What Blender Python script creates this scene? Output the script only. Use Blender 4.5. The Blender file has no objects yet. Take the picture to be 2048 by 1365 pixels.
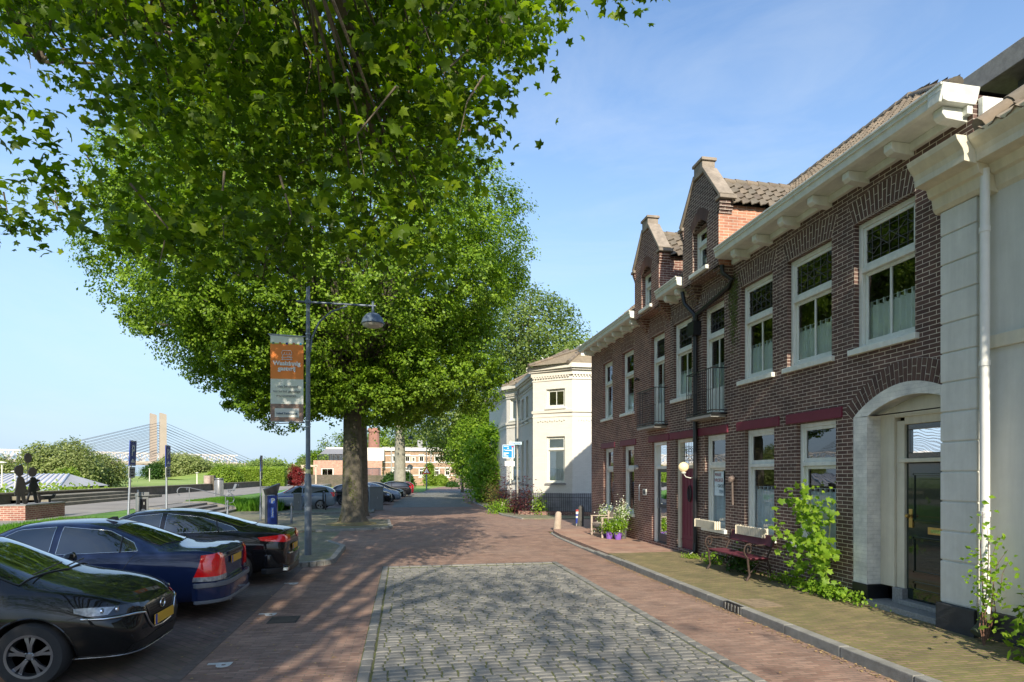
import bpy, bmesh, math, random
import numpy as np
from mathutils import Vector, Matrix
from mathutils.bvhtree import BVHTree
R = math.radians
PI = math.pi
random.seed(7)
rng = np.random.default_rng(11)
S = bpy.context.scene
COL = S.collection

# ------------------------------------------------------------------ camera
TH = math.atan(216 / 1180)
SN, CS = math.sin(TH), math.cos(TH)
EYE = 2.1
cam = bpy.data.cameras.new('camera')
cam.sensor_width = 36
cam.lens = 36 * 1180 / 2048
cam.shift_y = (950 - 682.5) / 2048
cam.clip_end = 6000
cam.clip_start = 0.05
camo = bpy.data.objects.new('camera', cam)
COL.objects.link(camo)
camo.location = (0, 0, EYE)
camo.rotation_euler = (R(90), 0, -TH)
S.camera = camo

# ------------------------------------------------------------------ light and sky
SUN_EL = R(32)
sun = bpy.data.lights.new('sun', 'SUN')
sun.energy = 4.0
sun.angle = R(0.6)
sun.color = (1, 0.90, 0.74)
suno = bpy.data.objects.new('sun', sun)
COL.objects.link(suno)
suno.rotation_euler = Vector((0.05, math.cos(SUN_EL), -math.sin(SUN_EL))).to_track_quat('-Z', 'Y').to_euler()
W = bpy.data.worlds.new('World')
S.world = W
W.use_nodes = True
wn, wl = W.node_tree.nodes, W.node_tree.links
wn.clear()
wo = wn.new('ShaderNodeOutputWorld')
bg = wn.new('ShaderNodeBackground')
sky = wn.new('ShaderNodeTexSky')
sky.sky_type = 'NISHITA'
sky.sun_disc = False
sky.sun_elevation = SUN_EL
sky.sun_rotation = R(180)
sky.air_density = 1.0
sky.dust_density = 0.6
sky.ozone_density = 2.0
bg.inputs[1].default_value = 0.15
tc = wn.new('ShaderNodeTexCoord')
mp = wn.new('ShaderNodeMapping')
mp.inputs['Scale'].default_value = (1.2, 1.2, 5.0)
mp.inputs['Rotation'].default_value = (0.2, 0.1, 0.5)
nz = wn.new('ShaderNodeTexNoise')
nz.inputs['Scale'].default_value = 1.6
nz.inputs['Detail'].default_value = 7
nz.inputs['Roughness'].default_value = 0.62
nz.inputs['Distortion'].default_value = 0.7
rp = wn.new('ShaderNodeValToRGB')
rp.color_ramp.elements[0].position = 0.47
rp.color_ramp.elements[0].color = (0, 0, 0, 1)
rp.color_ramp.elements[1].position = 0.78
rp.color_ramp.elements[1].color = (0.28, 0.28, 0.28, 1)
mx = wn.new('ShaderNodeMix')
mx.data_type = 'RGBA'
mx.inputs[7].default_value = (3.4, 3.7, 3.9, 1)
wl.new(tc.outputs['Generated'], mp.inputs[0])
wl.new(mp.outputs[0], nz.inputs['Vector'])
wl.new(nz.outputs[0], rp.inputs[0])
wl.new(rp.outputs[0], mx.inputs[0])
sx = wn.new('ShaderNodeSeparateXYZ')
wl.new(tc.outputs['Generated'], sx.inputs[0])
mr = wn.new('ShaderNodeMapRange')
mr.interpolation_type = 'SMOOTHSTEP'
mr.inputs[1].default_value = -0.05
mr.inputs[2].default_value = 0.62
mr.inputs[3].default_value = 0.95
mr.inputs[4].default_value = 0.0
wl.new(sx.outputs[2], mr.inputs[0])
mm_ = wn.new('ShaderNodeMix')
mm_.data_type = 'RGBA'
wl.new(mr.outputs[0], mm_.inputs[0])
wl.new(sky.outputs[0], mm_.inputs[6])
mm_.inputs[7].default_value = (1.80, 2.42, 3.15, 1)
hs = wn.new('ShaderNodeHueSaturation')
hs.inputs['Saturation'].default_value = 1.05
hs.inputs['Value'].default_value = 1.08
wl.new(mm_.outputs[2], hs.inputs['Color'])
wl.new(hs.outputs[0], mx.inputs[6])
wl.new(mx.outputs[2], bg.inputs[0])
wl.new(bg.outputs[0], wo.inputs[0])
S.view_settings.view_transform = 'Standard'
S.view_settings.look = 'None'
S.view_settings.gamma = 1
S.view_settings.exposure = 0.85


# ------------------------------------------------------------------ helpers
def gp(x, y, z=0.0):
    """ground point (height z) seen at pixel x, y of the 2048 px photograph"""
    d = (EYE - z) / ((y - 950) / 1180)
    u = (x - 1024) / 1180
    return (d * (SN + u * CS), d * (CS - u * SN), z)


def at_x(x, X):
    u = (x - 1024) / 1180
    return X / (SN + u * CS) * (CS - u * SN)


def hz(y, X, Y):
    return EYE + (950 - y) / 1180 * (X * SN + Y * CS)


def ray(x, y, d):
    u = (x - 1024) / 1180
    return Vector((d * (SN + u * CS), d * (CS - u * SN), EYE + (950 - y) / 1180 * d))


def prop(o, label=None, cat=None, group=None, kind=None):
    if label: o['label'] = label
    if cat: o['category'] = cat
    if group: o['group'] = group
    if kind: o['kind'] = kind
    return o


def thing(name, label, cat, loc=(0, 0, 0), rotz=0, group=None):
    o = bpy.data.objects.new(name, None)
    o.empty_display_size = 0.3
    COL.objects.link(o)
    o.location = loc
    o.rotation_euler = (0, 0, rotz)
    return prop(o, label, cat, group)


def kids(o):
    return [c for c in bpy.data.objects if c.parent == o]


def dup(root, loc, rotz=None, label=None, group=None):
    tree = {}
    for c in bpy.data.objects:
        if c.parent: tree.setdefault(c.parent.name, []).append(c)

    def cp(o, par):
        c = o.copy()
        COL.objects.link(c)
        c.parent = par
        for k in tree.get(o.name, []): cp(k, c)
        return c
    r = cp(root, None)
    r.location = loc
    if rotz is not None: r.rotation_euler = (0, 0, rotz)
    if label: r['label'] = label
    if group: r['group'] = group
    return r


class MB:
    def __init__(s):
        s.v, s.f, s.m = [], [], []
        s.cur = 0
        s.T = None

    def av(s, p):
        p = Vector(p)
        if s.T is not None: p = s.T @ p
        s.v.append((p.x, p.y, p.z))
        return len(s.v) - 1

    def face(s, pts):
        s.f.append([s.av(p) for p in pts])
        s.m.append(s.cur)

    def fi(s, ids):
        s.f.append(list(ids))
        s.m.append(s.cur)

    def box(s, x0, x1, y0, y1, z0, z1):
        i = [s.av(p) for p in ((x0, y0, z0), (x1, y0, z0), (x1, y1, z0), (x0, y1, z0), (x0, y0, z1), (x1, y0, z1), (x1, y1, z1), (x0, y1, z1))]
        for q in ((3, 2, 1, 0), (4, 5, 6, 7), (0, 1, 5, 4), (1, 2, 6, 5), (2, 3, 7, 6), (3, 0, 4, 7)): s.fi([i[k] for k in q])

    def beam(s, a, b, w, h, up=(0, 0, 1)):
        a, b = Vector(a), Vector(b)
        d = (b - a).normalized()
        u = Vector(up)
        if abs(d.dot(u)) > 0.99: u = Vector((0, 1, 0))
        sx = d.cross(u).normalized() * (w / 2)
        sy = sx.cross(d).normalized() * (h / 2)
        i = [s.av(p + q) for p in (a, b) for q in (-sx - sy, sx - sy, sx + sy, -sx + sy)]
        for q in ((3, 2, 1, 0), (4, 5, 6, 7), (0, 1, 5, 4), (1, 2, 6, 5), (2, 3, 7, 6), (3, 0, 4, 7)): s.fi([i[k] for k in q])

    def tube(s, pts, r, n=8, cap=True):
        pts = [Vector(p) for p in pts]
        if not isinstance(r, (list, tuple)): r = [r] * len(pts)
        rings = []
        t0 = (pts[1] - pts[0]).normalized()
        u = t0.orthogonal().normalized()
        for k, p in enumerate(pts):
            t = (pts[min(k + 1, len(pts) - 1)] - pts[max(k - 1, 0)]).normalized()
            u = (u - t * u.dot(t))
            u = u.normalized() if u.length > 1e-6 else t.orthogonal().normalized()
            w = t.cross(u)
            rings.append([s.av(p + (u * math.cos(2 * PI * j / n) + w * math.sin(2 * PI * j / n)) * r[k]) for j in range(n)])
        for a, b in zip(rings, rings[1:]):
            for j in range(n): s.fi((a[j], a[(j + 1) % n], b[(j + 1) % n], b[j]))
        if cap:
            s.fi(rings[0][::-1])
            s.fi(rings[-1])

    def lathe(s, prof, n=16, c=(0, 0, 0), axis='z', cap=True):
        rings = []
        for r, z in prof:
            rg = []
            for j in range(n):
                a = 2 * PI * j / n
                if axis == 'z': p = (c[0] + r * math.cos(a), c[1] + r * math.sin(a), c[2] + z)
                elif axis == 'y': p = (c[0] + r * math.cos(a), c[1] + z, c[2] + r * math.sin(a))
                else: p = (c[0] + z, c[1] + r * math.cos(a), c[2] + r * math.sin(a))
                rg.append(s.av(p))
            rings.append(rg)
        for a, b in zip(rings, rings[1:]):
            for j in range(n): s.fi((a[j], a[(j + 1) % n], b[(j + 1) % n], b[j]))
        if cap:
            s.fi(rings[0][::-1])
            s.fi(rings[-1])

    def prism(s, poly, fn, d0, d1):
        """poly = 2D points, fn(u, v, w) -> xyz, extruded from w=d0 to w=d1"""
        a = [s.av(fn(u, v, d0)) for u, v in poly]
        b = [s.av(fn(u, v, d1)) for u, v in poly]
        s.fi(a[::-1])
        s.fi(b)
        n = len(poly)
        for j in range(n): s.fi((a[j], a[(j + 1) % n], b[(j + 1) % n], b[j]))

    def build(s, name, mats, parent=None, loc=(0, 0, 0), rotz=0, smooth=False, bev=0, org=(0, 0, 0), rot=None, uv=True, seg=2):
        me = bpy.data.meshes.new(name)
        ox, oy, oz = org
        vs = [(x - ox, y - oy, z - oz) for x, y, z in s.v]
        me.from_pydata(vs, [], s.f)
        if not isinstance(mats, (list, tuple)): mats = [mats]
        for m in mats: me.materials.append(m)
        if len(mats) > 1: me.polygons.foreach_set('material_index', s.m)
        if uv:
            ul = me.uv_layers.new(name='uv').data
            for p in me.polygons:
                n = p.normal
                ax, ay, az = abs(n.x), abs(n.y), abs(n.z)
                for li in p.loop_indices:
                    x, y, z = vs[me.loops[li].vertex_index]
                    if az > 0.75: ul[li].uv = (x, y)
                    elif ax >= ay: ul[li].uv = (y, z)
                    else: ul[li].uv = (x, z)
        if smooth:
            me.polygons.foreach_set('use_smooth', [True] * len(me.polygons))
            if smooth != 'all': me.set_sharp_from_angle(angle=R(40))
        me.update()
        o = bpy.data.objects.new(name, me)
        COL.objects.link(o)
        o.location = loc
        o.rotation_euler = rot if rot else (0, 0, rotz)
        if parent: o.parent = parent
        if bev:
            b = o.modifiers.new('bevel', 'BEVEL')
            b.width = bev
            b.segments = seg
            b.limit_method = 'ANGLE'
        return o


# ------------------------------------------------------------------ materials
MATS = {}


def nodes(name):
    m = bpy.data.materials.new(name)
    m.use_nodes = True
    nt = m.node_tree
    p = nt.nodes['Principled BSDF']
    return m, nt, nt.nodes, nt.links, p


def c4(c, k=1.0): return (c[0] * k, c[1] * k, c[2] * k, 1)


def pm(name, col, rough=0.6, var=0.12, scale=3.0, metal=0.0, bump=0.0, bscale=60, coat=0.0, spec=None, emit=None, dirt=None, streak=0):
    if name in MATS: return MATS[name]
    m, nt, N, L, p = nodes(name)
    t = N.new('ShaderNodeTexCoord')
    if var:
        n = N.new('ShaderNodeTexNoise')
        n.inputs['Scale'].default_value = scale
        n.inputs['Detail'].default_value = 6
        n.inputs['Roughness'].default_value = 0.65
        r = N.new('ShaderNodeValToRGB')
        r.color_ramp.elements[0].position = 0.3
        r.color_ramp.elements[1].position = 0.7
        r.color_ramp.elements[0].color = c4(col, 1 - var)
        r.color_ramp.elements[1].color = c4(col, 1 + var)
        if dirt:
            e = r.color_ramp.elements.new(0.22)
            e.color = c4(dirt)
        L.new(t.outputs['Object'], n.inputs['Vector'])
        L.new(n.outputs[0], r.inputs[0])
        L.new(r.outputs[0], p.inputs['Base Color'])
        if streak:
            mg = N.new('ShaderNodeMapping')
            mg.inputs['Scale'].default_value = (7, 7, .55)
            n5 = N.new('ShaderNodeTexNoise')
            n5.inputs['Scale'].default_value = 1.0
            n5.inputs['Detail'].default_value = 8
            n5.inputs['Roughness'].default_value = .7
            r5 = N.new('ShaderNodeMapRange')
            r5.inputs[1].default_value = .35
            r5.inputs[2].default_value = .62
            r5.inputs[3].default_value = 1 - streak
            r5.inputs[4].default_value = 1.0
            m5 = N.new('ShaderNodeMix')
            m5.data_type = 'RGBA'
            m5.blend_type = 'MULTIPLY'
            m5.inputs[0].default_value = 1
            L.new(t.outputs['Object'], mg.inputs[0])
            L.new(mg.outputs[0], n5.inputs['Vector'])
            L.new(n5.outputs[0], r5.inputs[0])
            L.new(r.outputs[0], m5.inputs[6])
            L.new(r5.outputs[0], m5.inputs[7])
            L.new(m5.outputs[2], p.inputs['Base Color'])
    else:
        p.inputs['Base Color'].default_value = c4(col)
    p.inputs['Roughness'].default_value = rough
    p.inputs['Metallic'].default_value = metal
    p.inputs['Coat Weight'].default_value = coat
    p.inputs['Coat Roughness'].default_value = 0.03
    if spec is not None: p.inputs['Specular IOR Level'].default_value = spec
    if emit:
        p.inputs['Emission Color'].default_value = c4(emit[0])
        p.inputs['Emission Strength'].default_value = emit[1]
    if bump:
        b = N.new('ShaderNodeBump')
        b.inputs['Strength'].default_value = bump
        b.inputs['Distance'].default_value = 0.01
        n2 = N.new('ShaderNodeTexNoise')
        n2.inputs['Scale'].default_value = bscale
        n2.inputs['Detail'].default_value = 5
        L.new(t.outputs['Object'], n2.inputs['Vector'])
        L.new(n2.outputs[0], b.inputs['Height'])
        L.new(b.outputs[0], p.inputs['Normal'])
    MATS[name] = m
    return m


def brickm(name, c1, c2, mortar, bw=0.215, rh=0.0625, ms=0.006, rot=0.0, stain=None, stain_scale=0.6, bump=0.6, rough=0.85, hz_=0.0, lo=0.45, hi=0.7, nv=1.0):
    if name in MATS: return MATS[name]
    m, nt, N, L, p = nodes(name)
    t = N.new('ShaderNodeTexCoord')
    mpg = N.new('ShaderNodeMapping')
    mpg.inputs['Rotation'].default_value = (0, 0, rot)
    L.new(t.outputs['UV'], mpg.inputs[0])
    b = N.new('ShaderNodeTexBrick')
    b.inputs['Scale'].default_value = 1
    b.inputs['Brick Width'].default_value = bw
    b.inputs['Row Height'].default_value = rh
    b.inputs['Mortar Size'].default_value = ms
    b.inputs['Mortar Smooth'].default_value = 0.25
    b.inputs['Bias'].default_value = -0.1
    b.inputs['Color1'].default_value = c4(c1)
    b.inputs['Color2'].default_value = c4(c2)
    b.inputs['Mortar'].default_value = c4(mortar)
    w = N.new('ShaderNodeTexNoise')
    w.inputs['Scale'].default_value = 9
    wm = N.new('ShaderNodeVectorMath')
    wm.operation = 'MULTIPLY_ADD'
    wm.inputs[1].default_value = (0.004, 0.004, 0)
    L.new(mpg.outputs[0], w.inputs['Vector'])
    L.new(w.outputs['Color'], wm.inputs[0])
    L.new(mpg.outputs[0], wm.inputs[2])
    L.new(wm.outputs[0], b.inputs['Vector'])
    n = N.new('ShaderNodeTexNoise')
    n.inputs['Scale'].default_value = 2.2
    n.inputs['Detail'].default_value = 8
    n.inputs['Roughness'].default_value = 0.7
    L.new(t.outputs['UV'], n.inputs['Vector'])
    mxn = N.new('ShaderNodeMix')
    mxn.data_type = 'RGBA'
    mxn.blend_type = 'MULTIPLY'
    mxn.inputs[0].default_value = 1
    r = N.new('ShaderNodeValToRGB')
    r.color_ramp.elements[0].position = 0.3
    r.color_ramp.elements[0].color = (1 - .36 * nv, 1 - .36 * nv, 1 - .34 * nv, 1)
    r.color_ramp.elements[1].position = 0.7
    r.color_ramp.elements[1].color = (1 + .32 * nv, 1 + .28 * nv, 1 + .24 * nv, 1)
    L.new(n.outputs[0], r.inputs[0])
    L.new(b.outputs['Color'], mxn.inputs[6])
    L.new(r.outputs[0], mxn.inputs[7])
    out = mxn.outputs[2]
    if stain:
        n3 = N.new('ShaderNodeTexNoise')
        n3.inputs['Scale'].default_value = stain_scale
        n3.inputs['Detail'].default_value = 9
        n3.inputs['Roughness'].default_value = 0.72
        L.new(t.outputs['UV'], n3.inputs['Vector'])
        r3 = N.new('ShaderNodeValToRGB')
        r3.color_ramp.elements[0].position = lo
        r3.color_ramp.elements[0].color = (0, 0, 0, 1)
        r3.color_ramp.elements[1].position = hi
        r3.color_ramp.elements[1].color = (0.8, 0.8, 0.8, 1)
        L.new(n3.outputs[0], r3.inputs[0])
        m3 = N.new('ShaderNodeMix')
        m3.data_type = 'RGBA'
        L.new(r3.outputs[0], m3.inputs[0])
        L.new(out, m3.inputs[6])
        m3.inputs[7].default_value = c4(stain)
        out = m3.outputs[2]
    L.new(out, p.inputs['Base Color'])
    p.inputs['Roughness'].default_value = rough
    bp = N.new('ShaderNodeBump')
    bp.invert = True
    bp.inputs['Strength'].default_value = bump
    bp.inputs['Distance'].default_value = 0.004
    L.new(b.outputs['Fac'], bp.inputs['Height'])
    L.new(bp.outputs[0], p.inputs['Normal'])
    MATS[name] = m
    return m


def islandm(name, cols, rough=0.8, bump=0.3, bscale=40):
    if name in MATS: return MATS[name]
    m, nt, N, L, p = nodes(name)
    g = N.new('ShaderNodeNewGeometry')
    r = N.new('ShaderNodeValToRGB')
    r.color_ramp.interpolation = 'LINEAR'
    for i, c in enumerate(cols):
        pos = i / max(1, len(cols) - 1)
        e = r.color_ramp.elements[0] if i == 0 else (r.color_ramp.elements[len(r.color_ramp.elements) - 1] if i == len(cols) - 1 else r.color_ramp.elements.new(pos))
        e.position = pos
        e.color = c4(c)
    L.new(g.outputs['Random Per Island'], r.inputs[0])
    t = N.new('ShaderNodeTexCoord')
    n = N.new('ShaderNodeTexNoise')
    n.inputs['Scale'].default_value = bscale
    n.inputs['Detail'].default_value = 6
    L.new(t.outputs['Object'], n.inputs['Vector'])
    mr = N.new('ShaderNodeMapRange')
    mr.inputs[3].default_value = 0.75
    mr.inputs[4].default_value = 1.25
    L.new(n.outputs[0], mr.inputs[0])
    mm = N.new('ShaderNodeMix')
    mm.data_type = 'RGBA'
    mm.blend_type = 'MULTIPLY'
    mm.inputs[0].default_value = 1
    L.new(r.outputs[0], mm.inputs[6])
    L.new(mr.outputs[0], mm.inputs[7])
    L.new(mm.outputs[2], p.inputs['Base Color'])
    p.inputs['Roughness'].default_value = rough
    if bump:
        b = N.new('ShaderNodeBump')
        b.inputs['Strength'].default_value = bump
        b.inputs['Distance'].default_value = 0.01
        L.new(n.outputs[0], b.inputs['Height'])
        L.new(b.outputs[0], p.inputs['Normal'])
    MATS[name] = m
    return m


def leafm(name, cols, trans=0.4, rough=0.45):
    if name in MATS: return MATS[name]
    m, nt, N, L, p = nodes(name)
    g = N.new('ShaderNodeNewGeometry')
    r = N.new('ShaderNodeValToRGB')
    for i, c in enumerate(cols):
        pos = i / max(1, len(cols) - 1)
        e = r.color_ramp.elements[0] if i == 0 else (r.color_ramp.elements[len(r.color_ramp.elements) - 1] if i == len(cols) - 1 else r.color_ramp.elements.new(pos))
        e.position = pos
        e.color = c4(c)
    L.new(g.outputs['Random Per Island'], r.inputs[0])
    L.new(r.outputs[0], p.inputs['Base Color'])
    p.inputs['Roughness'].default_value = rough
    p.inputs['Specular IOR Level'].default_value = 0.22
    tr = N.new('ShaderNodeBsdfTranslucent')
    br = N.new('ShaderNodeMix')
    br.data_type = 'RGBA'
    br.blend_type = 'MULTIPLY'
    br.inputs[0].default_value = 1
    br.inputs[7].default_value = (1.7, 1.9, 0.7, 1)
    L.new(r.outputs[0], br.inputs[6])
    L.new(br.outputs[2], tr.inputs['Color'])
    ms = N.new('ShaderNodeMixShader')
    ms.inputs[0].default_value = trans
    L.new(p.outputs[0], ms.inputs[1])
    L.new(tr.outputs[0], ms.inputs[2])
    L.new(ms.outputs[0], N['Material Output'].inputs[0])
    MATS[name] = m
    return m


def glassm(name='window_glass', tint=(0.93, 0.95, 0.94), base=0.02, boost=1.1):
    if name in MATS: return MATS[name]
    m, nt, N, L, p = nodes(name)
    N.remove(p)
    tr = N.new('ShaderNodeBsdfTransparent')
    tr.inputs[0].default_value = c4(tint)
    gl = N.new('ShaderNodeBsdfGlossy')
    gl.inputs['Roughness'].default_value = 0.012
    gl.inputs['Color'].default_value = (0.95, 0.97, 1, 1)
    t = N.new('ShaderNodeTexCoord')
    n = N.new('ShaderNodeTexNoise')
    n.inputs['Scale'].default_value = 1.3
    b = N.new('ShaderNodeBump')
    b.inputs['Strength'].default_value = 0.12
    b.inputs['Distance'].default_value = 0.02
    L.new(t.outputs['Object'], n.inputs['Vector'])
    L.new(n.outputs[0], b.inputs['Height'])
    L.new(b.outputs[0], gl.inputs['Normal'])
    fr = N.new('ShaderNodeFresnel')
    fr.inputs[0].default_value = 1.52
    mu = N.new('ShaderNodeMath')
    mu.operation = 'MULTIPLY_ADD'
    mu.inputs[1].default_value = boost
    mu.inputs[2].default_value = base
    mu.use_clamp = True
    L.new(fr.outputs[0], mu.inputs[0])
    ms = N.new('ShaderNodeMixShader')
    L.new(mu.outputs[0], ms.inputs[0])
    L.new(tr.outputs[0], ms.inputs[1])
    L.new(gl.outputs[0], ms.inputs[2])
    L.new(ms.outputs[0], N['Material Output'].inputs[0])
    MATS[name] = m
    return m


white = pm('white_paint', (0.72, 0.73, 0.66), 0.45, 0.08, 5, bump=0.2, bscale=30, dirt=(0.40, 0.38, 0.30), streak=.14)
cream = pm('cream_paint', (0.66, 0.61, 0.47), 0.5, 0.08, 3, streak=.15)
black = pm('black_paint', (0.012, 0.012, 0.014), 0.35, 0.2)
rubber = pm('rubber', (0.018, 0.018, 0.019), 0.75, 0.2, 12)
steel = pm('galvanised_steel', (0.36, 0.38, 0.40), 0.42, 0.12, 8, metal=0.7)
dsteel = pm('grey_lacquer', (0.13, 0.15, 0.175), 0.4, 0.12, 6, metal=0.2)
chrome = pm('chrome', (0.75, 0.76, 0.78), 0.12, 0, metal=1.0)
dark = pm('dark_interior', (0.03, 0.028, 0.026), 0.9, 0.2)
glass = glassm()
glass2 = glassm('mirror_glass', (0.9, 0.93, 0.93), 0.08, 1.2)
bark = pm('bark', (0.13, 0.105, 0.075), 0.95, 0.4, 7, bump=1.0, bscale=22, dirt=(0.05, 0.045, 0.035))


def box_obj(name, dims, mat, parent=None, bev=0, **k):
    b = MB()
    b.box(*dims)
    return b.build(name, mat, parent, bev=bev, **k)


def text(s, size, mat, parent, loc, rot, name='lettering', ext=0.002, align='CENTER', sx=1.0, space=1.0, bold=0):
    cu = bpy.data.curves.new('t', 'FONT')
    cu.body = s
    cu.size = size
    cu.align_x = align
    cu.align_y = 'CENTER'
    cu.extrude = ext
    cu.space_character = space
    cu.offset = bold
    cu.resolution_u = 3
    o = bpy.data.objects.new('t', cu)
    COL.objects.link(o)
    dg = bpy.context.evaluated_depsgraph_get()
    me = bpy.data.meshes.new_from_object(o.evaluated_get(dg))
    bpy.data.objects.remove(o)
    me.materials.clear()
    me.materials.append(mat)
    n = bpy.data.objects.new(name, me)
    COL.objects.link(n)
    n.location = loc
    n.rotation_euler = rot
    n.scale = (sx, 1, 1)
    n.parent = parent
    return n


def mesh_np(name, verts, tris_or_faces, nper, mat, parent=None, loc=(0, 0, 0)):
    """verts (N,3) array, faces flat index array with nper corners each"""
    me = bpy.data.meshes.new(name)
    nf = len(tris_or_faces) // nper
    me.vertices.add(len(verts))
    me.vertices.foreach_set('co', np.asarray(verts, dtype=np.float32).ravel())
    me.loops.add(len(tris_or_faces))
    me.loops.foreach_set('vertex_index', np.asarray(tris_or_faces, dtype=np.int32))
    me.polygons.add(nf)
    me.polygons.foreach_set('loop_start', np.arange(0, nf * nper, nper, dtype=np.int32))
    me.polygons.foreach_set('loop_total', np.full(nf, nper, dtype=np.int32))
    me.update(calc_edges=True)
    me.materials.append(mat)
    o = bpy.data.objects.new(name, me)
    COL.objects.link(o)
    o.location = loc
    o.parent = parent
    return o


# leaf templates: 2D outline (fan around first point)
def star_leaf():
    ang = [-90, -58, -25, -8, 12, 30, 46, 68, 90, 112, 134, 150, 168, 188, 205, 238]
    rad = [0.16, 0.36, 0.50, 0.33, 0.40, 0.57, 0.36, 0.42, 0.66, 0.42, 0.36, 0.57, 0.40, 0.33, 0.50, 0.36]
    pts = [(0, 0, 0.0)]
    for a, r_ in zip(ang, rad): pts.append((r_ * math.cos(R(a)), r_ * math.sin(R(a)) + 0.02, -0.45 * r_ * r_ - .12 * abs(math.cos(R(a))) * r_))
    n = len(ang)
    tri = []
    for k in range(n): tri += [0, 1 + k, 1 + (k + 1) % n]
    return np.array(pts), np.array(tri)


def lobed_leaf():
    ang = [-90, -35, -8, 20, 45, 66, 90, 114, 135, 160, 188, 215]
    rad = [0.30, 0.44, 0.28, 0.50, 0.30, 0.30, 0.58, 0.30, 0.30, 0.50, 0.28, 0.44]
    pts = [(0, 0, 0.0)]
    for a, r_ in zip(ang, rad): pts.append((r_ * math.cos(R(a)), r_ * math.sin(R(a)), -0.15 * r_))
    n = len(ang)
    tri = []
    for k in range(n): tri += [0, 1 + k, 1 + (k + 1) % n]
    return np.array(pts), np.array(tri)


def oval_leaf():
    pts = [(0, -0.5, 0), (0.36, -0.1, 0.08), (0, 0.55, 0), (-0.36, -0.1, 0.08)]
    return np.array(pts), np.array([0, 1, 2, 0, 2, 3])


def leaves(name, P, NRM, size, mat, parent=None, tmpl=None, jit=0.6, svar=0.3):
    P = np.asarray(P, dtype=float)
    n = len(P)
    tp, tr = tmpl if tmpl is not None else oval_leaf()
    nr = np.asarray(NRM, dtype=float) + rng.normal(0, jit, (n, 3))
    nr /= np.linalg.norm(nr, axis=1)[:, None] + 1e-9
    a = np.cross(nr, rng.normal(0, 1, (n, 3)))
    a /= np.linalg.norm(a, axis=1)[:, None] + 1e-9
    b = np.cross(nr, a)
    sz = size * (1 + rng.uniform(-svar, svar, n))
    V = P[:, None, :] + sz[:, None, None] * (tp[None, :, 0, None] * a[:, None, :] + tp[None, :, 1, None] * b[:, None, :] + tp[None, :, 2, None] * nr[:, None, :])
    k = len(tp)
    F = (np.arange(n) * k)[:, None] + tr[None, :]
    return mesh_np(name, V.reshape(-1, 3), F.ravel(), 3, mat, parent)


def clumps(center, rad, n, lumps=0.22, inner=0.35, zmin=None, seed=0):
    r_ = np.random.default_rng(seed)
    d = r_.normal(0, 1, (n, 3))
    d /= np.linalg.norm(d, axis=1)[:, None]
    ph = r_.uniform(0, 6.28, 12)
    fr = r_.uniform(1.5, 4.5, (4, 3))
    lump = sum(np.sin(d @ fr[i] + ph[i]) for i in range(4)) / 4
    q = r_.uniform(0, 1, n)
    rr = np.where(q < inner, r_.uniform(0.35, 0.9, n), r_.uniform(0.88, 1.02, n)) * (1 + lumps * lump)
    P = d * rr[:, None] * np.array(rad) + np.array(center)
    if zmin is not None: P = P[P[:, 2] > zmin]
    return P


def crown(name, center, rad, ncl, per, cr, size, mat, parent, lumps=0.22, inner=0.35, flat=0.5, zmin=None, seed=1, up=0.6, tmpl=None, org=(0, 0, 0), jit=0.5):
    C = clumps(center, rad, ncl, lumps, inner, zmin, seed)
    r_ = np.random.default_rng(seed + 99)
    n = len(C) * per
    off = r_.normal(0, 1, (n, 3)) * np.array([cr, cr, cr * flat])
    P = np.repeat(C, per, axis=0) + off
    P[:, 2] -= 0.35 * (off[:, 0] ** 2 + off[:, 1] ** 2) / max(cr, 0.01)
    out = P - np.array(center)
    out /= np.linalg.norm(out, axis=1)[:, None] + 1e-9
    NR = out * 0.7 + np.array([0, 0, up])
    leaves(name, P - np.array(org), NR, size, mat, parent, tmpl, jit)
    return C


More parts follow.
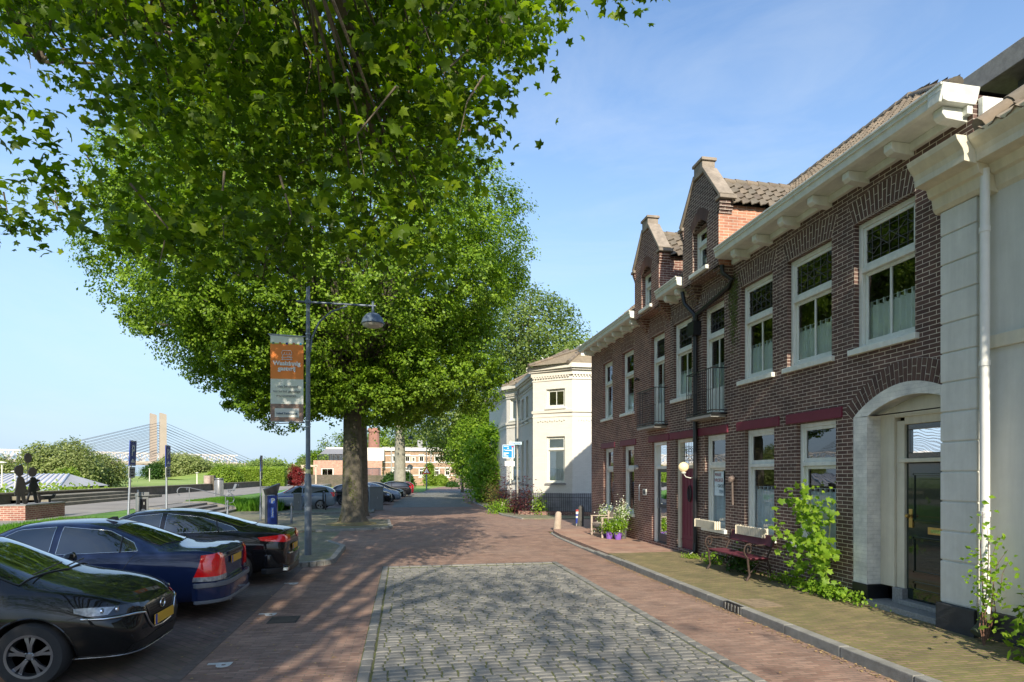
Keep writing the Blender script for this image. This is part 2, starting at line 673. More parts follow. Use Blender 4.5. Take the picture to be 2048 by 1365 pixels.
def lobes(name, center, rad, nl, per, lr, size, mat, parent, org, seed=1, zmin=None, fill=0, fsize=.2, lump=.1, up=.55, flat=.72):
    """crown built of overlapping foliage lobes: lit tops, shaded undersides and gaps between them"""
    r_ = np.random.default_rng(seed)
    d = r_.normal(0, 1, (nl, 3))
    d /= np.linalg.norm(d, axis=1)[:, None]
    ph = r_.uniform(0, 6.28, 4)
    fr = r_.uniform(1.5, 4.5, (4, 3))
    k = 1 + lump * sum(np.sin(d @ fr[i] + ph[i]) for i in range(4)) / 2
    rr = r_.choice([.62, .80, .90, .97], nl, p=[.12, .2, .3, .38]) * k
    C = d * rr[:, None] * (np.array(rad) - lr[1] * .6) + np.array(center)
    if zmin is not None: C = C[C[:, 2] > zmin]
    R_l = r_.uniform(lr[0], lr[1], len(C))
    n = len(C) * per
    v = r_.normal(0, 1, (n, 3))
    oc = np.repeat((C - np.array(center)) / np.array(rad), per, axis=0)
    v = v + oc * .9 + np.array([0, 0, .35])
    v /= np.linalg.norm(v, axis=1)[:, None]
    # twigs inside a lobe: quantise directions so leaves gather in sprays
    tw = r_.normal(0, 1, (len(C) * 26, 3)) + np.repeat((C - np.array(center)) / np.array(rad), 26, axis=0) * .9 + np.array([0, 0, .3])
    tw /= np.linalg.norm(tw, axis=1)[:, None]
    pick = np.repeat(np.arange(len(C)), per) * 26 + r_.integers(0, 26, n)
    v = tw[pick] * .97 + r_.normal(0, .10, (n, 3)) + v * .07
    rad_ = np.repeat(R_l, per) * (.62 + .42 * r_.uniform(0, 1, n) ** .6)
    P = np.repeat(C, per, axis=0) + v * rad_[:, None] * np.array([1, 1, flat])
    NR = v * .9 + np.array([0, 0, up])
    q_ = (P - np.array(center)) / np.array(rad)
    lim = 1 + .05 * np.sin(q_[:, 0] * 9 + ph[0]) * np.sin(q_[:, 2] * 8 + ph[1]) + .03 * np.sin(q_[:, 1] * 13 + ph[2])
    kp = np.linalg.norm(q_, axis=1) < lim
    P, NR = P[kp], NR[kp]
    if fill:
        f = r_.normal(0, .42, (fill, 3)) * (np.array(rad) * .9) + np.array(center)
        f = f[(((f - np.array(center)) / (np.array(rad) * .82)) ** 2).sum(1) < 1]
        if zmin is not None: f = f[f[:, 2] > zmin + .4]
        P = np.concatenate([P, f])
        NR = np.concatenate([NR, r_.normal(0, 1, (len(f), 3)) + np.array([0, 0, .8])])
    leaves(name, P - np.array(org), NR, size, mat, parent, None, .42)
    return C


def limbs(b, base, C, r0, k=40, seed=3, split=0.35, droop=0.0, n=6):
    """curved branches from a fork point to clump centres"""
    r_ = random.Random(seed)
    idx = list(range(len(C)))
    r_.shuffle(idx)
    base = Vector(base)
    for i in idx[:k]:
        e = Vector(C[i])
        dv = e - base
        st = base + Vector((0, 0, 1)) * r_.uniform(0, 0.35) * abs(dv.z)
        pts = []
        for j in range(6):
            t = j / 5
            p = st.lerp(e, t) + Vector((r_.uniform(-1, 1), r_.uniform(-1, 1), r_.uniform(-1, 1))) * 0.04 * dv.length * math.sin(PI * t)
            p.z += math.sin(PI * t) * 0.08 * dv.length
            pts.append(p)
        rr = r0 * r_.uniform(0.25, 0.7)
        b.tube(pts, [rr * (1 - 0.85 * j / 5) + 0.006 for j in range(6)], n, False)
# ------------------------------------------------------------------ setting: ground, road, pavements
def strip(name, pts, z, mat, thick=None):
    b = MB()
    b.face([(x, y, z) for x, y in pts])
    return prop(b.build(name, mat), kind='structure')


def gradm(name, c1, c2, c3, sc=0.25, fine=30, bump=0.5, rough=0.95):
    m, nt, N, L, p = nodes(name)
    t = N.new('ShaderNodeTexCoord')
    n = N.new('ShaderNodeTexNoise')
    n.inputs['Scale'].default_value = sc
    n.inputs['Detail'].default_value = 10
    n.inputs['Roughness'].default_value = 0.7
    L.new(t.outputs['Object'], n.inputs['Vector'])
    r = N.new('ShaderNodeValToRGB')
    r.color_ramp.elements[0].position = 0.32
    r.color_ramp.elements[0].color = c4(c1)
    r.color_ramp.elements[1].position = 0.68
    r.color_ramp.elements[1].color = c4(c3)
    r.color_ramp.elements.new(0.5).color = c4(c2)
    L.new(n.outputs[0], r.inputs[0])
    L.new(r.outputs[0], p.inputs['Base Color'])
    p.inputs['Roughness'].default_value = rough
    n2 = N.new('ShaderNodeTexNoise')
    n2.inputs['Scale'].default_value = fine
    n2.inputs['Detail'].default_value = 4
    L.new(t.outputs['Object'], n2.inputs['Vector'])
    bp = N.new('ShaderNodeBump')
    bp.inputs['Strength'].default_value = bump
    bp.inputs['Distance'].default_value = 0.02
    L.new(n2.outputs[0], bp.inputs['Height'])
    L.new(bp.outputs[0], p.inputs['Normal'])
    return m


grassm = gradm('lawn', (0.05, 0.13, 0.012), (0.085, 0.2, 0.018), (0.13, 0.26, 0.03), 0.9, 60)
meadowm = gradm('meadow_grass', (0.12, 0.2, 0.03), (0.22, 0.30, 0.05), (0.38, 0.42, 0.14), 0.05, 8)
asph = gradm('path_asphalt', (0.20, 0.185, 0.165), (0.25, 0.23, 0.20), (0.30, 0.275, 0.24), 0.5, 90, 0.4)
redroad = brickm('red_clinker', (0.225, 0.13, 0.095), (0.34, 0.22, 0.165), (0.175, 0.14, 0.10), 0.205, 0.056, 0.006, stain=(0.33, 0.25, 0.20), stain_scale=0.35, bump=0.5, lo=0.45, hi=0.95)
parkbr = brickm('parking_clinker', (0.13, 0.085, 0.075), (0.20, 0.135, 0.115), (0.085, 0.08, 0.055), 0.205, 0.102, 0.009, rot=R(45), stain=(0.15, 0.135, 0.10), stain_scale=0.5, bump=0.4)
pavebr = brickm('pavement_clinker', (0.17, 0.125, 0.085), (0.29, 0.20, 0.13), (0.15, 0.165, 0.035), 0.2, 0.056, 0.010, stain=(0.17, 0.18, 0.06), stain_scale=1.3, bump=0.5, lo=0.45, hi=0.95)
pinkbr = brickm('pink_clinker', (0.30, 0.165, 0.12), (0.38, 0.22, 0.16), (0.32, 0.24, 0.17), 0.2, 0.056, 0.006, stain=(0.42, 0.30, 0.22), stain_scale=1.0, bump=0.4)
greypv = brickm('mossy_paving', (0.17, 0.15, 0.12), (0.22, 0.19, 0.145), (0.14, 0.17, 0.06), 0.205, 0.102, 0.009, stain=(0.14, 0.17, 0.055), stain_scale=0.45, bump=0.4)
kerbm = pm('kerb_concrete', (0.24, 0.235, 0.21), 0.9, 0.25, 6, bump=0.5, bscale=90)
granite = pm('granite', (0.26, 0.255, 0.24), 0.8, 0.3, 30, bump=0.4, bscale=80)

b = MB()
b.box(-400, 3000, -200, 5000, -1.5, -0.03)
prop(b.build('ground', meadowm), kind='structure')

RC = [(-25, 1.45), (30, 1.45), (45, 1.6), (60, 2.7), (75, 4.8), (100, 9.5), (140, 18), (200, 36), (300, 80)]


def rc(Y):
    for (a, xa), (b_, xb) in zip(RC, RC[1:]):
        if Y <= b_: return xa + (xb - xa) * (Y - a) / (b_ - a)
    return RC[-1][1]


def ribbon(name, ys, f0, f1, z, mat):
    b = MB()
    prev = None
    for y in ys:
        cur = (b.av((f0(y), y, z)), b.av((f1(y), y, z)))
        if prev: b.fi((prev[0], prev[1], cur[1], cur[0]))
        prev = cur
    return prop(b.build(name, mat), kind='structure')


ribbon('road', list(range(-24, 100, 4)) + [100, 120, 140, 170, 200, 300], lambda y: rc(y) - 3.75, lambda y: rc(y) + 3.75, 0.0, redroad)
strip('parking_bays', [(-8.3, -24), (-2.3, -24), (-2.3, 15.0), (-2.3, 60), (-8.3, 60)], -0.004, parkbr)
# border course between parking and road
b = MB()
b.box(-2.36, -2.24, -10, 14.0, -0.05, 0.004)
prop(b.build('border_course', pm('border_brick', (.13, .10, .085), .9, .3, 12)), kind='structure')

# setts of real stone in the first cobbled strip
settm = islandm('sett_stone', [(0.15, 0.145, 0.13), (0.185, 0.18, 0.162), (0.22, 0.21, 0.185), (0.17, 0.168, 0.155), (0.25, 0.24, 0.21)], 0.75, 0.6, 45)
mossj = gradm('mossy_joint', (0.075, 0.085, 0.035), (0.11, 0.125, 0.04), (0.17, 0.17, 0.06), 3, 60)
b = MB()
b.face([(-0.48, 1, 0.004), (3.62, 1, 0.004), (3.62, 13.72, 0.004), (-0.48, 13.72, 0.004)])
b.cur = 1


def sett(b, x0, x1, y0, y1, h, r_):
    j = lambda: r_.uniform(-0.006, 0.006)
    e = 0.011
    lo = [(x0 + j(), y0 + j()), (x1 + j(), y0 + j()), (x1 + j(), y1 + j()), (x0 + j(), y1 + j())]
    cx_, cy_ = (x0 + x1) / 2, (y0 + y1) / 2
    hi = [(px + e * (1 if px < cx_ else -1), py + e * (1 if py < cy_ else -1)) for px, py in lo]
    mi = [(px + e * .3 * (1 if px < cx_ else -1), py + e * .3 * (1 if py < cy_ else -1)) for px, py in lo]
    a = [b.av((px, py, 0.0)) for px, py in lo]
    m_ = [b.av((px, py, h - 0.008)) for px, py in mi]
    t = [b.av((px, py, h + r_.uniform(-0.002, 0.002))) for px, py in hi]
    c = b.av((cx_, cy_, h + 0.004))
    for k in range(4):
        b.fi((a[k], a[(k + 1) % 4], m_[(k + 1) % 4], m_[k]))
        b.fi((m_[k], m_[(k + 1) % 4], t[(k + 1) % 4], t[k]))
        b.fi((t[k], t[(k + 1) % 4], c))


rr_ = random.Random(5)
y = 1.0
while y < 13.6:
    rh_ = rr_.uniform(0.100, 0.118)
    x = -0.32 + rr_.uniform(-0.0, 0.12)
    if y > 13.4: break
    first = True
    xs = -0.33
    while xs < 3.44:
        w_ = rr_.uniform(0.14, 0.215) * (rr_.uniform(.5, 1) if first else 1)
        first = False
        x1_ = min(xs + w_, 3.46)
        if 3.46 - x1_ < 0.08: x1_ = 3.46
        sett(b, xs + 0.006, x1_ - 0.006, y + 0.005, y + rh_ - 0.006, rr_.uniform(0.012, 0.020), rr_)
        xs = x1_
    y += rh_
for xa, xb in ((-0.47, -0.345), (3.475, 3.60)):
    y = 1.0
    while y < 13.7:
        l_ = rr_.uniform(0.2, 0.3)
        sett(b, xa, xb, y + 0.004, min(y + l_ - 0.006, 13.7), 0.024, rr_)
        y += l_
x = -0.34
while x < 3.46:
    l_ = rr_.uniform(0.2, 0.28)
    sett(b, x + .004, min(x + l_ - .004, 3.46), 13.56, 13.7, 0.024, rr_)
    x += l_
prop(b.build('cobbled_strip', [mossj, settm]), kind='structure')
sett2 = brickm('far_setts', (0.16, 0.165, 0.165), (0.21, 0.21, 0.205), (0.10, 0.105, 0.05), 0.2, 0.125, 0.012, stain=(0.2, 0.2, 0.17), stain_scale=0.5)
ribbon('cobbled_road', [38.5, 45, 50, 55, 60, 66, 72, 78], lambda y: rc(y) - 2.3, lambda y: rc(y) + 2.9 + (y - 38) * 0.01, 0.008, sett2)

# right-hand pavement with kerb
KX = 4.93
b = MB()
b.box(KX + 0.14, 7.3, -20, 14.2, -0.3, 0.12)
prop(b.build('pavement', pavebr), kind='structure')
b = MB()
pts = [(KX + 0.14, 14.2), (7.3, 14.2), (7.3, 20.9), (5.35, 20.9), (5.2, 20.2), (5.12, 19)]
b.prism(pts, lambda u, v, w: (u, v, w), -0.3, 0.118)
prop(b.build('pavement', pinkbr), kind='structure')


def kerb_line(name, pts, w=0.14, z=0.125, seg=1.0, lower=None):
    """one mesh of kerb stones laid end to end along pts"""
    b = MB()
    P = [Vector((p[0], p[1], 0)) for p in pts]
    for a, c in zip(P, P[1:]):
        L_ = (c - a).length
        k = max(1, round(L_ / seg))
        for i in range(k):
            p, q = a.lerp(c, i / k), a.lerp(c, (i + 1) / k)
            d = (q - p).normalized()
            q2 = q - d * 0.007
            zz = z if lower is None else lower((p.y + q.y) / 2)
            n = Vector((-d.y, d.x, 0)) * (w / 2)
            e = 0.018
            lo = [p - n, q2 - n, q2 + n, p + n]
            b.prism([(v.x, v.y) for v in lo], lambda u, v_, w_: (u, v_, w_), -0.3, zz)
    return prop(b.build(name, kerbm, bev=0.012), kind='structure')


kerb_line('kerb', [(KX + 0.07, -20), (KX + 0.07, 12), (KX + 0.1, 16), (5.08, 19), (5.2, 20.4), (5.45, 21.0), (7.3, 21.05)], lower=lambda y: 0.125 if y < 13 else max(0.03, 0.125 - (y - 13) * 0.03) if y < 17 else 0.03)
# alley and villa forecourt
strip('alley', [(5.2, 21.1), (30, 21.1), (30, 30), (5.2, 30)], 0.004, redroad)
b = MB()
b.prism([(5.5, 27.2), (16, 25.6), (16, 50), (6.6, 50), (5.6, 49), (5.3, 44), (5.0, 30)], lambda u, v, w: (u, v, w), -0.2, 0.05)
prop(b.build('forecourt', greypv), kind='structure')
kerb_line('kerb', [(5.5, 27.2), (5.0, 30), (5.2, 44), (5.55, 49.2)], z=0.07)

# drain grate in the kerb, sunk cover in pavement
prop(box_obj('kerb_drain', (4.93 - 0.004, 5.0, 8.05, 8.5, 0.01, 0.128), [black], bev=0.004), 'black slotted gully mouth set in the right-hand kerb', 'drain')
for i in range(5):
    b = MB()
    b.box(4.918, 4.93, 8.07 + i * 0.09, 8.1 + i * 0.09, 0.02, 0.12)
    b.build('grate_bar', kerbm, bpy.data.objects['kerb_drain'])
b = MB()
b.box(5.15, 5.62, 8.0, 8.55, 0.1, 0.124)
prop(b.build('access_cover', pm('cover_concrete', (0.25, 0.19, 0.12), 0.9, 0.3, 10)), 'square brown access cover flush in the right-hand pavement', 'cover')
b = MB()
c = gp(568, 1240)
b.box(c[0] - .2, c[0] + .2, c[1] - .2, c[1] + .2, -0.1, 0.006)
b.cur = 1
for i in range(6): b.box(c[0] - .17, c[0] + .17, c[1] - .17 + i * .06, c[1] - .145 + i * .06, 0.006, 0.012)
prop(b.build('gully_grate', [pm('cast_iron', (0.05, 0.045, 0.04), 0.7, 0.3), pm('cast_iron_bar', (0.08, 0.07, 0.06), 0.6, 0.3)]), 'square iron gully grate in the parking surface by the road edge', 'drain')
# white P stones marking the bays
wm_ = pm('marking_white', (0.55, 0.55, 0.52), 0.7, 0.2, 20)
for i, (px, py, lb) in enumerate([(435, 1331, 'white letter P set in the paving in front of the nearest black hatchback'), (532, 1230, 'white letter P set in the paving behind the dark blue saloon'), (580, 1168, 'white letter P set in the paving beside the dark saloon with chrome exhaust')]):
    c = gp(px, py)
    t = thing('bay_marking', lb, 'marking', (c[0], c[1], 0.0), 0, 'white P markings of the parking bays')
    text('P', 0.34, wm_, t, (0, 0, 0.004), (0, 0, R(-90)), 'letter', 0.002, bold=0.012)

# islands round the lamp post and the big tree
def island(name, pts, mat, z=0.1):
    b = MB()
    b.prism(pts, lambda u, v, w: (u, v, w), -0.2, z)
    prop(b.build(name, mat), kind='structure')


def arc(cx_, cy_, r, a0, a1, n=6): return [(cx_ + r * math.cos(R(a0 + (a1 - a0) * i / n)), cy_ + r * math.sin(R(a0 + (a1 - a0) * i / n))) for i in range(n + 1)]


ip = [(-8.2, 14.1)] + arc(-2.3, 14.7, 0.6, -90, 0) + [(-1.72, 17.3), (-2.3, 18.6), (-8.2, 18.6)]
island('traffic_island', ip, greypv)
kerb_line('kerb', [(-8.2, 14.1)] + arc(-2.3, 14.7, 0.62, -90, 0) + [(-1.7, 17.3), (-2.3, 18.7)], z=0.115, seg=0.9)
tp = [(-8.2, 21.5), (-3.2, 22.6)] + arc(-1.5, 24.0, 1.0, -70, 20) + [(-0.7, 27.4), (-2.3, 28.6), (-8.2, 28.6)]
treeground = gradm('tree_ground', (0.13, 0.10, 0.055), (0.2, 0.16, 0.075), (0.17, 0.2, 0.05), 1.6, 60)
island('traffic_island', tp, greypv, 0.06)
kerb_line('kerb', tp[1:-2], z=0.085, seg=0.8)
b = MB()
b.lathe([(1.1, 0.0), (1.0, 0.09), (0.55, 0.14)], 20, (-2.13, 25.3, 0))
prop(b.build('tree_pit', treeground), kind='structure')
island('traffic_island', [(-6.5, 33)] + arc(-2.3, 33.5, 0.6, -90, 0) + [(-1.8, 36), (-2.4, 37), (-6.5, 37)], greypv, 0.08)
kerb_line('kerb', [(-6.5, 33)] + arc(-2.3, 33.5, 0.6, -90, 0) + [(-1.8, 36), (-2.4, 37)], z=0.09)
# paved square with steps behind the bays
strip('paved_square', [(-9.4, 18.6), (-2.3, 18.6), (-2.3, 37.5), (-9.4, 37.5)], 0.002, greypv)

# grass bank, promenade
def bank(name, xs, zs, ys, mat):
    b = MB()
    prev = None
    for y in ys:
        cur = [b.av((x, y, z)) for x, z in zip(xs, zs)]
        if prev:
            for k in range(len(xs) - 1): b.fi((prev[k], prev[k + 1], cur[k + 1], cur[k]))
        prev = cur
    return prop(b.build(name, mat), kind='structure')


bank('grass_bank', [-12.6, -11.2, -9.0, -7.4, -7.3], [0.5, 0.46, 0.25, 0.1, -0.02], [-20, 0, 10, 20, 24.5], grassm)
bank('grass_bank', [-12.6, -11.2, -10.2, -9.3, -9.2], [0.5, 0.46, 0.25, 0.06, -0.02], [24.5, 28, 30.2], grassm)
bank('grass_bank', [-12.6, -11.6, -10.2, -9.3, -9.2], [0.5, 0.46, 0.25, 0.06, -0.02], [37, 40, 44], grassm)
bank('grass_bank', [-12.6, -9.5, -8.2, -8.1], [0.5, 0.3, 0.1, -0.02], [44, 60, 80], grassm)
prop(box_obj('promenade', (-19.4, -12.6, -30, 160, -1, 0.5), asph), kind='structure')
kerb_line('kerb', [(-12.65, -20), (-12.65, 30)], w=0.5, z=0.512, seg=0.6)
kerb_line('kerb', [(-12.65, 37), (-12.65, 80)], w=0.3, z=0.512, seg=1)
for o in [o for o in bpy.data.objects if o.name.startswith('kerb') and 'kind' in o]: pass
# steps from the square up to the promenade, with side wall
stepm = pm('step_concrete', (0.20, 0.19, 0.175), 0.9, 0.25, 6, bump=0.4)
b = MB()
for i in range(4): b.box(-12.4, -9.5 - 0.55 * i, 30.6, 36.6, -0.1 if i == 0 else 0.125 * i - 0.003, 0.125 * (i + 1))
st = b.build('garden_steps', stepm, bev=0.01)
prop(st, 'four grey concrete steps rising from the square to the promenade', 'steps')
b = MB()
b.prism([(-12.4, 0.56), (-11.3, 0.56), (-9.2, 0.16), (-9.2, -0.1), (-12.4, -0.1)], lambda u, v, w: (u, w, v), 36.6, 36.95)
b.build('side_wall', stepm, st, bev=0.01)
b = MB()
b.prism([(-12.4, 0.56), (-11.3, 0.56), (-9.2, 0.16), (-9.2, -0.1), (-12.4, -0.1)], lambda u, v, w: (u, w, v), 30.25, 30.6)
b.build('side_wall', stepm, st, bev=0.01)
# river, far land
prop(box_obj('river', (-1500, -22.5, -300, 3000, -2, -0.9), pm('river_water', (0.05, 0.09, 0.11), 0.12, 0.1, 0.3, bump=0.6, bscale=1.5)), kind='structure')
b = MB()
b.prism([(-60, -200), (-19.5, -200), (-19.5, 700), (-260, 700), (-200, 330), (-95, 150), (-75, 70)], lambda u, v, w: (u, v, w), -2, 0.55)
prop(b.build('riverside_meadow', meadowm), kind='structure')
# the grassed dike
b = MB()
prof = [(-9, 0.5), (-4, 2.6), (0, 3.7), (4, 3.7), (9, 0.5)]
path = [Vector((-75, 205)), Vector((-62, 215)), Vector((-40, 222)), Vector((-5, 230)), Vector((40, 240))]
prev = None
for i, p in enumerate(path):
    d = (path[min(i + 1, 4)] - path[max(i - 1, 0)]).normalized()
    n = Vector((-d.y, d.x)) * 1.0
    k = 0.15 if i == 0 else 1
    cur = [b.av((p.x + n.x * u * (3 if u < 0 else 1), p.y + n.y * u * (3 if u < 0 else 1), 0.4 + (z - 0.4) * k)) for u, z in prof]
    if prev:
        for q in range(4): b.fi((prev[q], prev[q + 1], cur[q + 1], cur[q]))
    prev = cur
prop(b.build('dike', meadowm), kind='structure')
# ------------------------------------------------------------------ the brick houses on the right
brick1 = brickm('dark_brown_brick', (0.085, 0.047, 0.038), (0.14, 0.08, 0.064), (0.62, 0.54, 0.45), 0.215, 0.0625, 0.0052, stain=(0.17, 0.135, 0.12), stain_scale=0.6, bump=0.8, lo=0.52, hi=0.9)
brick2 = brickm('red_brown_brick', (0.14, 0.058, 0.044), (0.22, 0.10, 0.074), (0.62, 0.54, 0.45), 0.215, 0.0625, 0.0052, stain=(0.17, 0.10, 0.08), stain_scale=0.5, bump=0.8, lo=0.55, hi=0.95)
orangebr = brickm('orange_brick', (0.36, 0.15, 0.09), (0.48, 0.24, 0.15), (0.5, 0.42, 0.33), 0.215, 0.0625, 0.006)
vous = islandm('arch_brick', [(0.075, 0.042, 0.034), (0.12, 0.068, 0.052), (0.095, 0.055, 0.045)], 0.85, 0.4)
vous2 = islandm('arch_brick_red', [(0.12, 0.05, 0.038), (0.18, 0.085, 0.06), (0.14, 0.07, 0.05)], 0.85, 0.4)
mortar = pm('mortar', (0.60, 0.53, 0.44), 0.95, 0.15, 20)
maroon = pm('maroon_paint', (0.15, 0.014, 0.036), 0.5, 0.12, 4, bump=0.25, bscale=25)
tilem = islandm('roof_tile', [(0.13, 0.105, 0.08), (0.19, 0.155, 0.115), (0.15, 0.13, 0.10), (0.24, 0.185, 0.13)], 0.9, 0.5, 12)
stone = pm('coping_stone', (0.26, 0.22, 0.175), 0.9, 0.3, 5, bump=0.4, dirt=(0.5, 0.33, 0.04))
curt = pm('curtain_cloth', (0.80, 0.86, 0.85), .9, .05, 6)
MATS['curtain_cloth'] = curt
leadm = pm('lead_came', (0.10, 0.10, 0.10), 0.6, 0.1)
LG = Matrix.Identity(4)


def wall2d(b, u0, u1, v0, v1, holes, depth, fn):
    us = sorted({u0, u1, *[h[0] for h in holes], *[h[1] for h in holes]})
    vs = sorted({v0, v1, *[h[2] for h in holes], *[h[3] for h in holes]})
    us = [u for u in us if u0 <= u <= u1]
    vs = [v for v in vs if v0 <= v <= v1]
    for a, c in zip(us, us[1:]):
        run = None
        for d, e in zip(vs, vs[1:]):
            mu, mv = (a + c) / 2, (d + e) / 2
            if any(h[0] < mu < h[1] and h[2] < mv < h[3] for h in holes):
                if run is not None:
                    b.face([fn(a, run, 0), fn(c, run, 0), fn(c, d, 0), fn(a, d, 0)])
                    run = None
            elif run is None: run = d
        if run is not None: b.face([fn(a, run, 0), fn(c, run, 0), fn(c, v1, 0), fn(a, v1, 0)])
    for h in holes:
        a, c, d, e = h[:4]
        for p, q in (((a, d), (c, d)), ((c, d), (c, e)), ((c, e), (a, e)), ((a, e), (a, d))):
            b.face([fn(*p, 0), fn(*q, 0), fn(*q, depth), fn(*p, depth)])


def curtain(parent, W_, z0, z1, y, mat=None, tabs=True):
    b = MB()
    n = int(W_ / 0.012)
    rr = random.Random(int(W_ * 1000 + z1 * 77))
    ph = rr.uniform(0, 6)
    top, bot = [], []
    for i in range(n + 1):
        x = i / n * W_
        w = 0.022 * math.sin(x * 62 + ph) + 0.012 * math.sin(x * 31 + 2 * ph)
        top.append(b.av((x, y + w, z1 + 0.008 * math.sin(x * 62))))
        bot.append(b.av((x + 0.01 * math.sin(x * 20), y + w * 1.3, z0)))
    for i in range(n): b.fi((bot[i], bot[i + 1], top[i + 1], top[i]))
    if tabs:
        k = max(3, int(W_ / 0.12))
        for i in range(k):
            x = (i + 0.5) / k * W_
            b.box(x - 0.012, x + 0.012, y - 0.02, y + 0.02, z1 - 0.01, z1 + 0.07)
        b.tube([(0, y, z1 + 0.06), (W_, y, z1 + 0.06)], 0.005, 5)
    return b.build('curtain', mat or curt, parent, smooth=True, uv=False)


def window(parent, loc, rotz, W_, H_, tr=None, mull=False, lead=False, cur=None, sill=True, fm=white, f=0.075, g=glass, depth=0.09, name='window', sillw=0.09, sillm=None, door=None, sash=0.055, curm=None):
    """x across, z up, y inward; origin at the opening's lower left, outer wall face"""
    b = MB()
    y0, y1 = depth, depth + 0.09
    b.box(0.0, f, y0, y1, 0, H_)
    b.box(W_ - f, W_, y0, y1, 0, H_)
    b.box(f, W_ - f, y0 + .001, y1 - .001, H_ - f, H_)
    b.box(f, W_ - f, y0 + .001, y1 - .001, 0, f * 0.9)
    panes = []
    ins = []
    if tr:
        zt = H_ * tr
        b.box(f, W_ - f, y0 - 0.015, y1 - .002, zt - 0.035, zt + 0.035)
        panes.append((f, W_ - f, zt + 0.035, H_ - f, 0.02))
        panes.append((f, W_ - f, f * 0.9, zt - 0.035, 0.05))
    else: panes.append((f, W_ - f, f * .9, H_ - f, 0.03))
    for (a, c, d, e, off) in panes:
        yy = y0 + off
        s = sash
        b.box(a, a + s, yy, yy + .035, d, e)
        b.box(c - s, c, yy, yy + .035, d, e)
        b.box(a + s, c - s, yy + .001, yy + .034, e - s, e)
        b.box(a + s, c - s, yy + .001, yy + .034, d, d + s * 1.3)
    if mull:
        a, c, d, e, off = panes[-1]
        b.box((a + c) / 2 - .018, (a + c) / 2 + .018, y0 + off + .002, y0 + off + .04, d + sash, e - sash)
    w = b.build(name, fm, parent, loc, rotz, bev=0.006)
    gb = MB()
    for (a, c, d, e, off) in panes: gb.face([(a, y0 + off + .018, d), (c, y0 + off + .018, d), (c, y0 + off + .018, e), (a, y0 + off + .018, e)])
    gb.build('pane', g, w, uv=False)
    if sill:
        sb = MB()
        sb.box(-0.07, W_ + 0.07, -0.07, y0, -sillw, 0.0)
        sb.box(-0.01, W_ + .01, -0.02, y0 + 0.0, 0.0, 0.02)
        sb.build('sill', sillm or fm, w, bev=0.008)
    if lead:
        a, c, d, e, off = panes[0]
        lb = MB()
        nx, nz_ = 6, 5
        yy = y0 + off + 0.012
        for i in range(1, nx): lb.beam((a + (c - a) * i / nx, yy, d), (a + (c - a) * i / nx, yy, e), .007, .006)
        for i in range(1, nz_): lb.beam((a, yy - .002, d + (e - d) * i / nz_), (c, yy - .002, d + (e - d) * i / nz_), .007, .006)
        mx_, mz_ = (a + c) / 2, (d + e) / 2
        for sx in (-1, 1):
            lb.tube([(mx_, yy - .004, mz_ + .1), (mx_ + sx * .12, yy - .004, mz_), (mx_, yy - .004, mz_ - .1)], .005, 5)
            lb.tube([(mx_ + sx * .12, yy - .004, mz_), (mx_ + sx * .3, yy - .004, mz_ + .14), (mx_ + sx * .42, yy - .004, mz_ + .05)], .005, 5)
            lb.tube([(mx_ + sx * .12, yy - .004, mz_), (mx_ + sx * .3, yy - .004, mz_ - .14), (mx_ + sx * .42, yy - .004, mz_ - .05)], .005, 5)
        lb.build('leading', leadm, w, uv=False)
    if cur:
        c = curtain(w, W_ - .1, 0.03, H_ * cur, y1 + .035, curm)
        c.location.x = .05
    return w


def fan_arch(b, y0, y1, z, h, rise, X0, th=0.006, splay=0.12, n=None):
    """cambered soldier arch on a facade facing -X; voussoirs of random brick on a mortar bed"""
    W_ = y1 - y0
    n = n or int(W_ / 0.068)
    f0 = lambda t: (y0 + W_ * t, z + rise * math.sin(PI * t) * 0.5)
    f1 = lambda t: (y0 - splay + (W_ + 2 * splay) * t, z + h + rise * math.sin(PI * t))
    b.cur = 0
    P = [f0(i / 16) for i in range(17)] + [f1(1 - i / 16) for i in range(17)]
    b.prism(P, lambda u, v, w: (w, u, v), X0 - 0.003, X0 + 0.02)
    b.cur = 1
    rr = random.Random(int(y0 * 100))
    for i in range(n):
        t0, t1 = (i + 0.11) / n, (i + 0.89) / n
        a, c, d, e = f0(t0), f0(t1), f1(t1), f1(t0)
        s = 0.5 if i % 2 else 0.0
        L2 = lambda p, q, t: (p[0] + (q[0] - p[0]) * t, p[1] + (q[1] - p[1]) * t)
        cuts = [0.01, 0.66, 0.69, 0.99] if i % 2 else [0.01, 0.32, 0.35, 0.99]
        for k in (0, 2):
            q = [L2(a, e, cuts[k]), L2(c, d, cuts[k]), L2(c, d, cuts[k + 1]), L2(a, e, cuts[k + 1])]
            b.prism(q, lambda u, v, w: (w, u, v), X0 - th - rr.uniform(0, .002), X0 + 0.01)


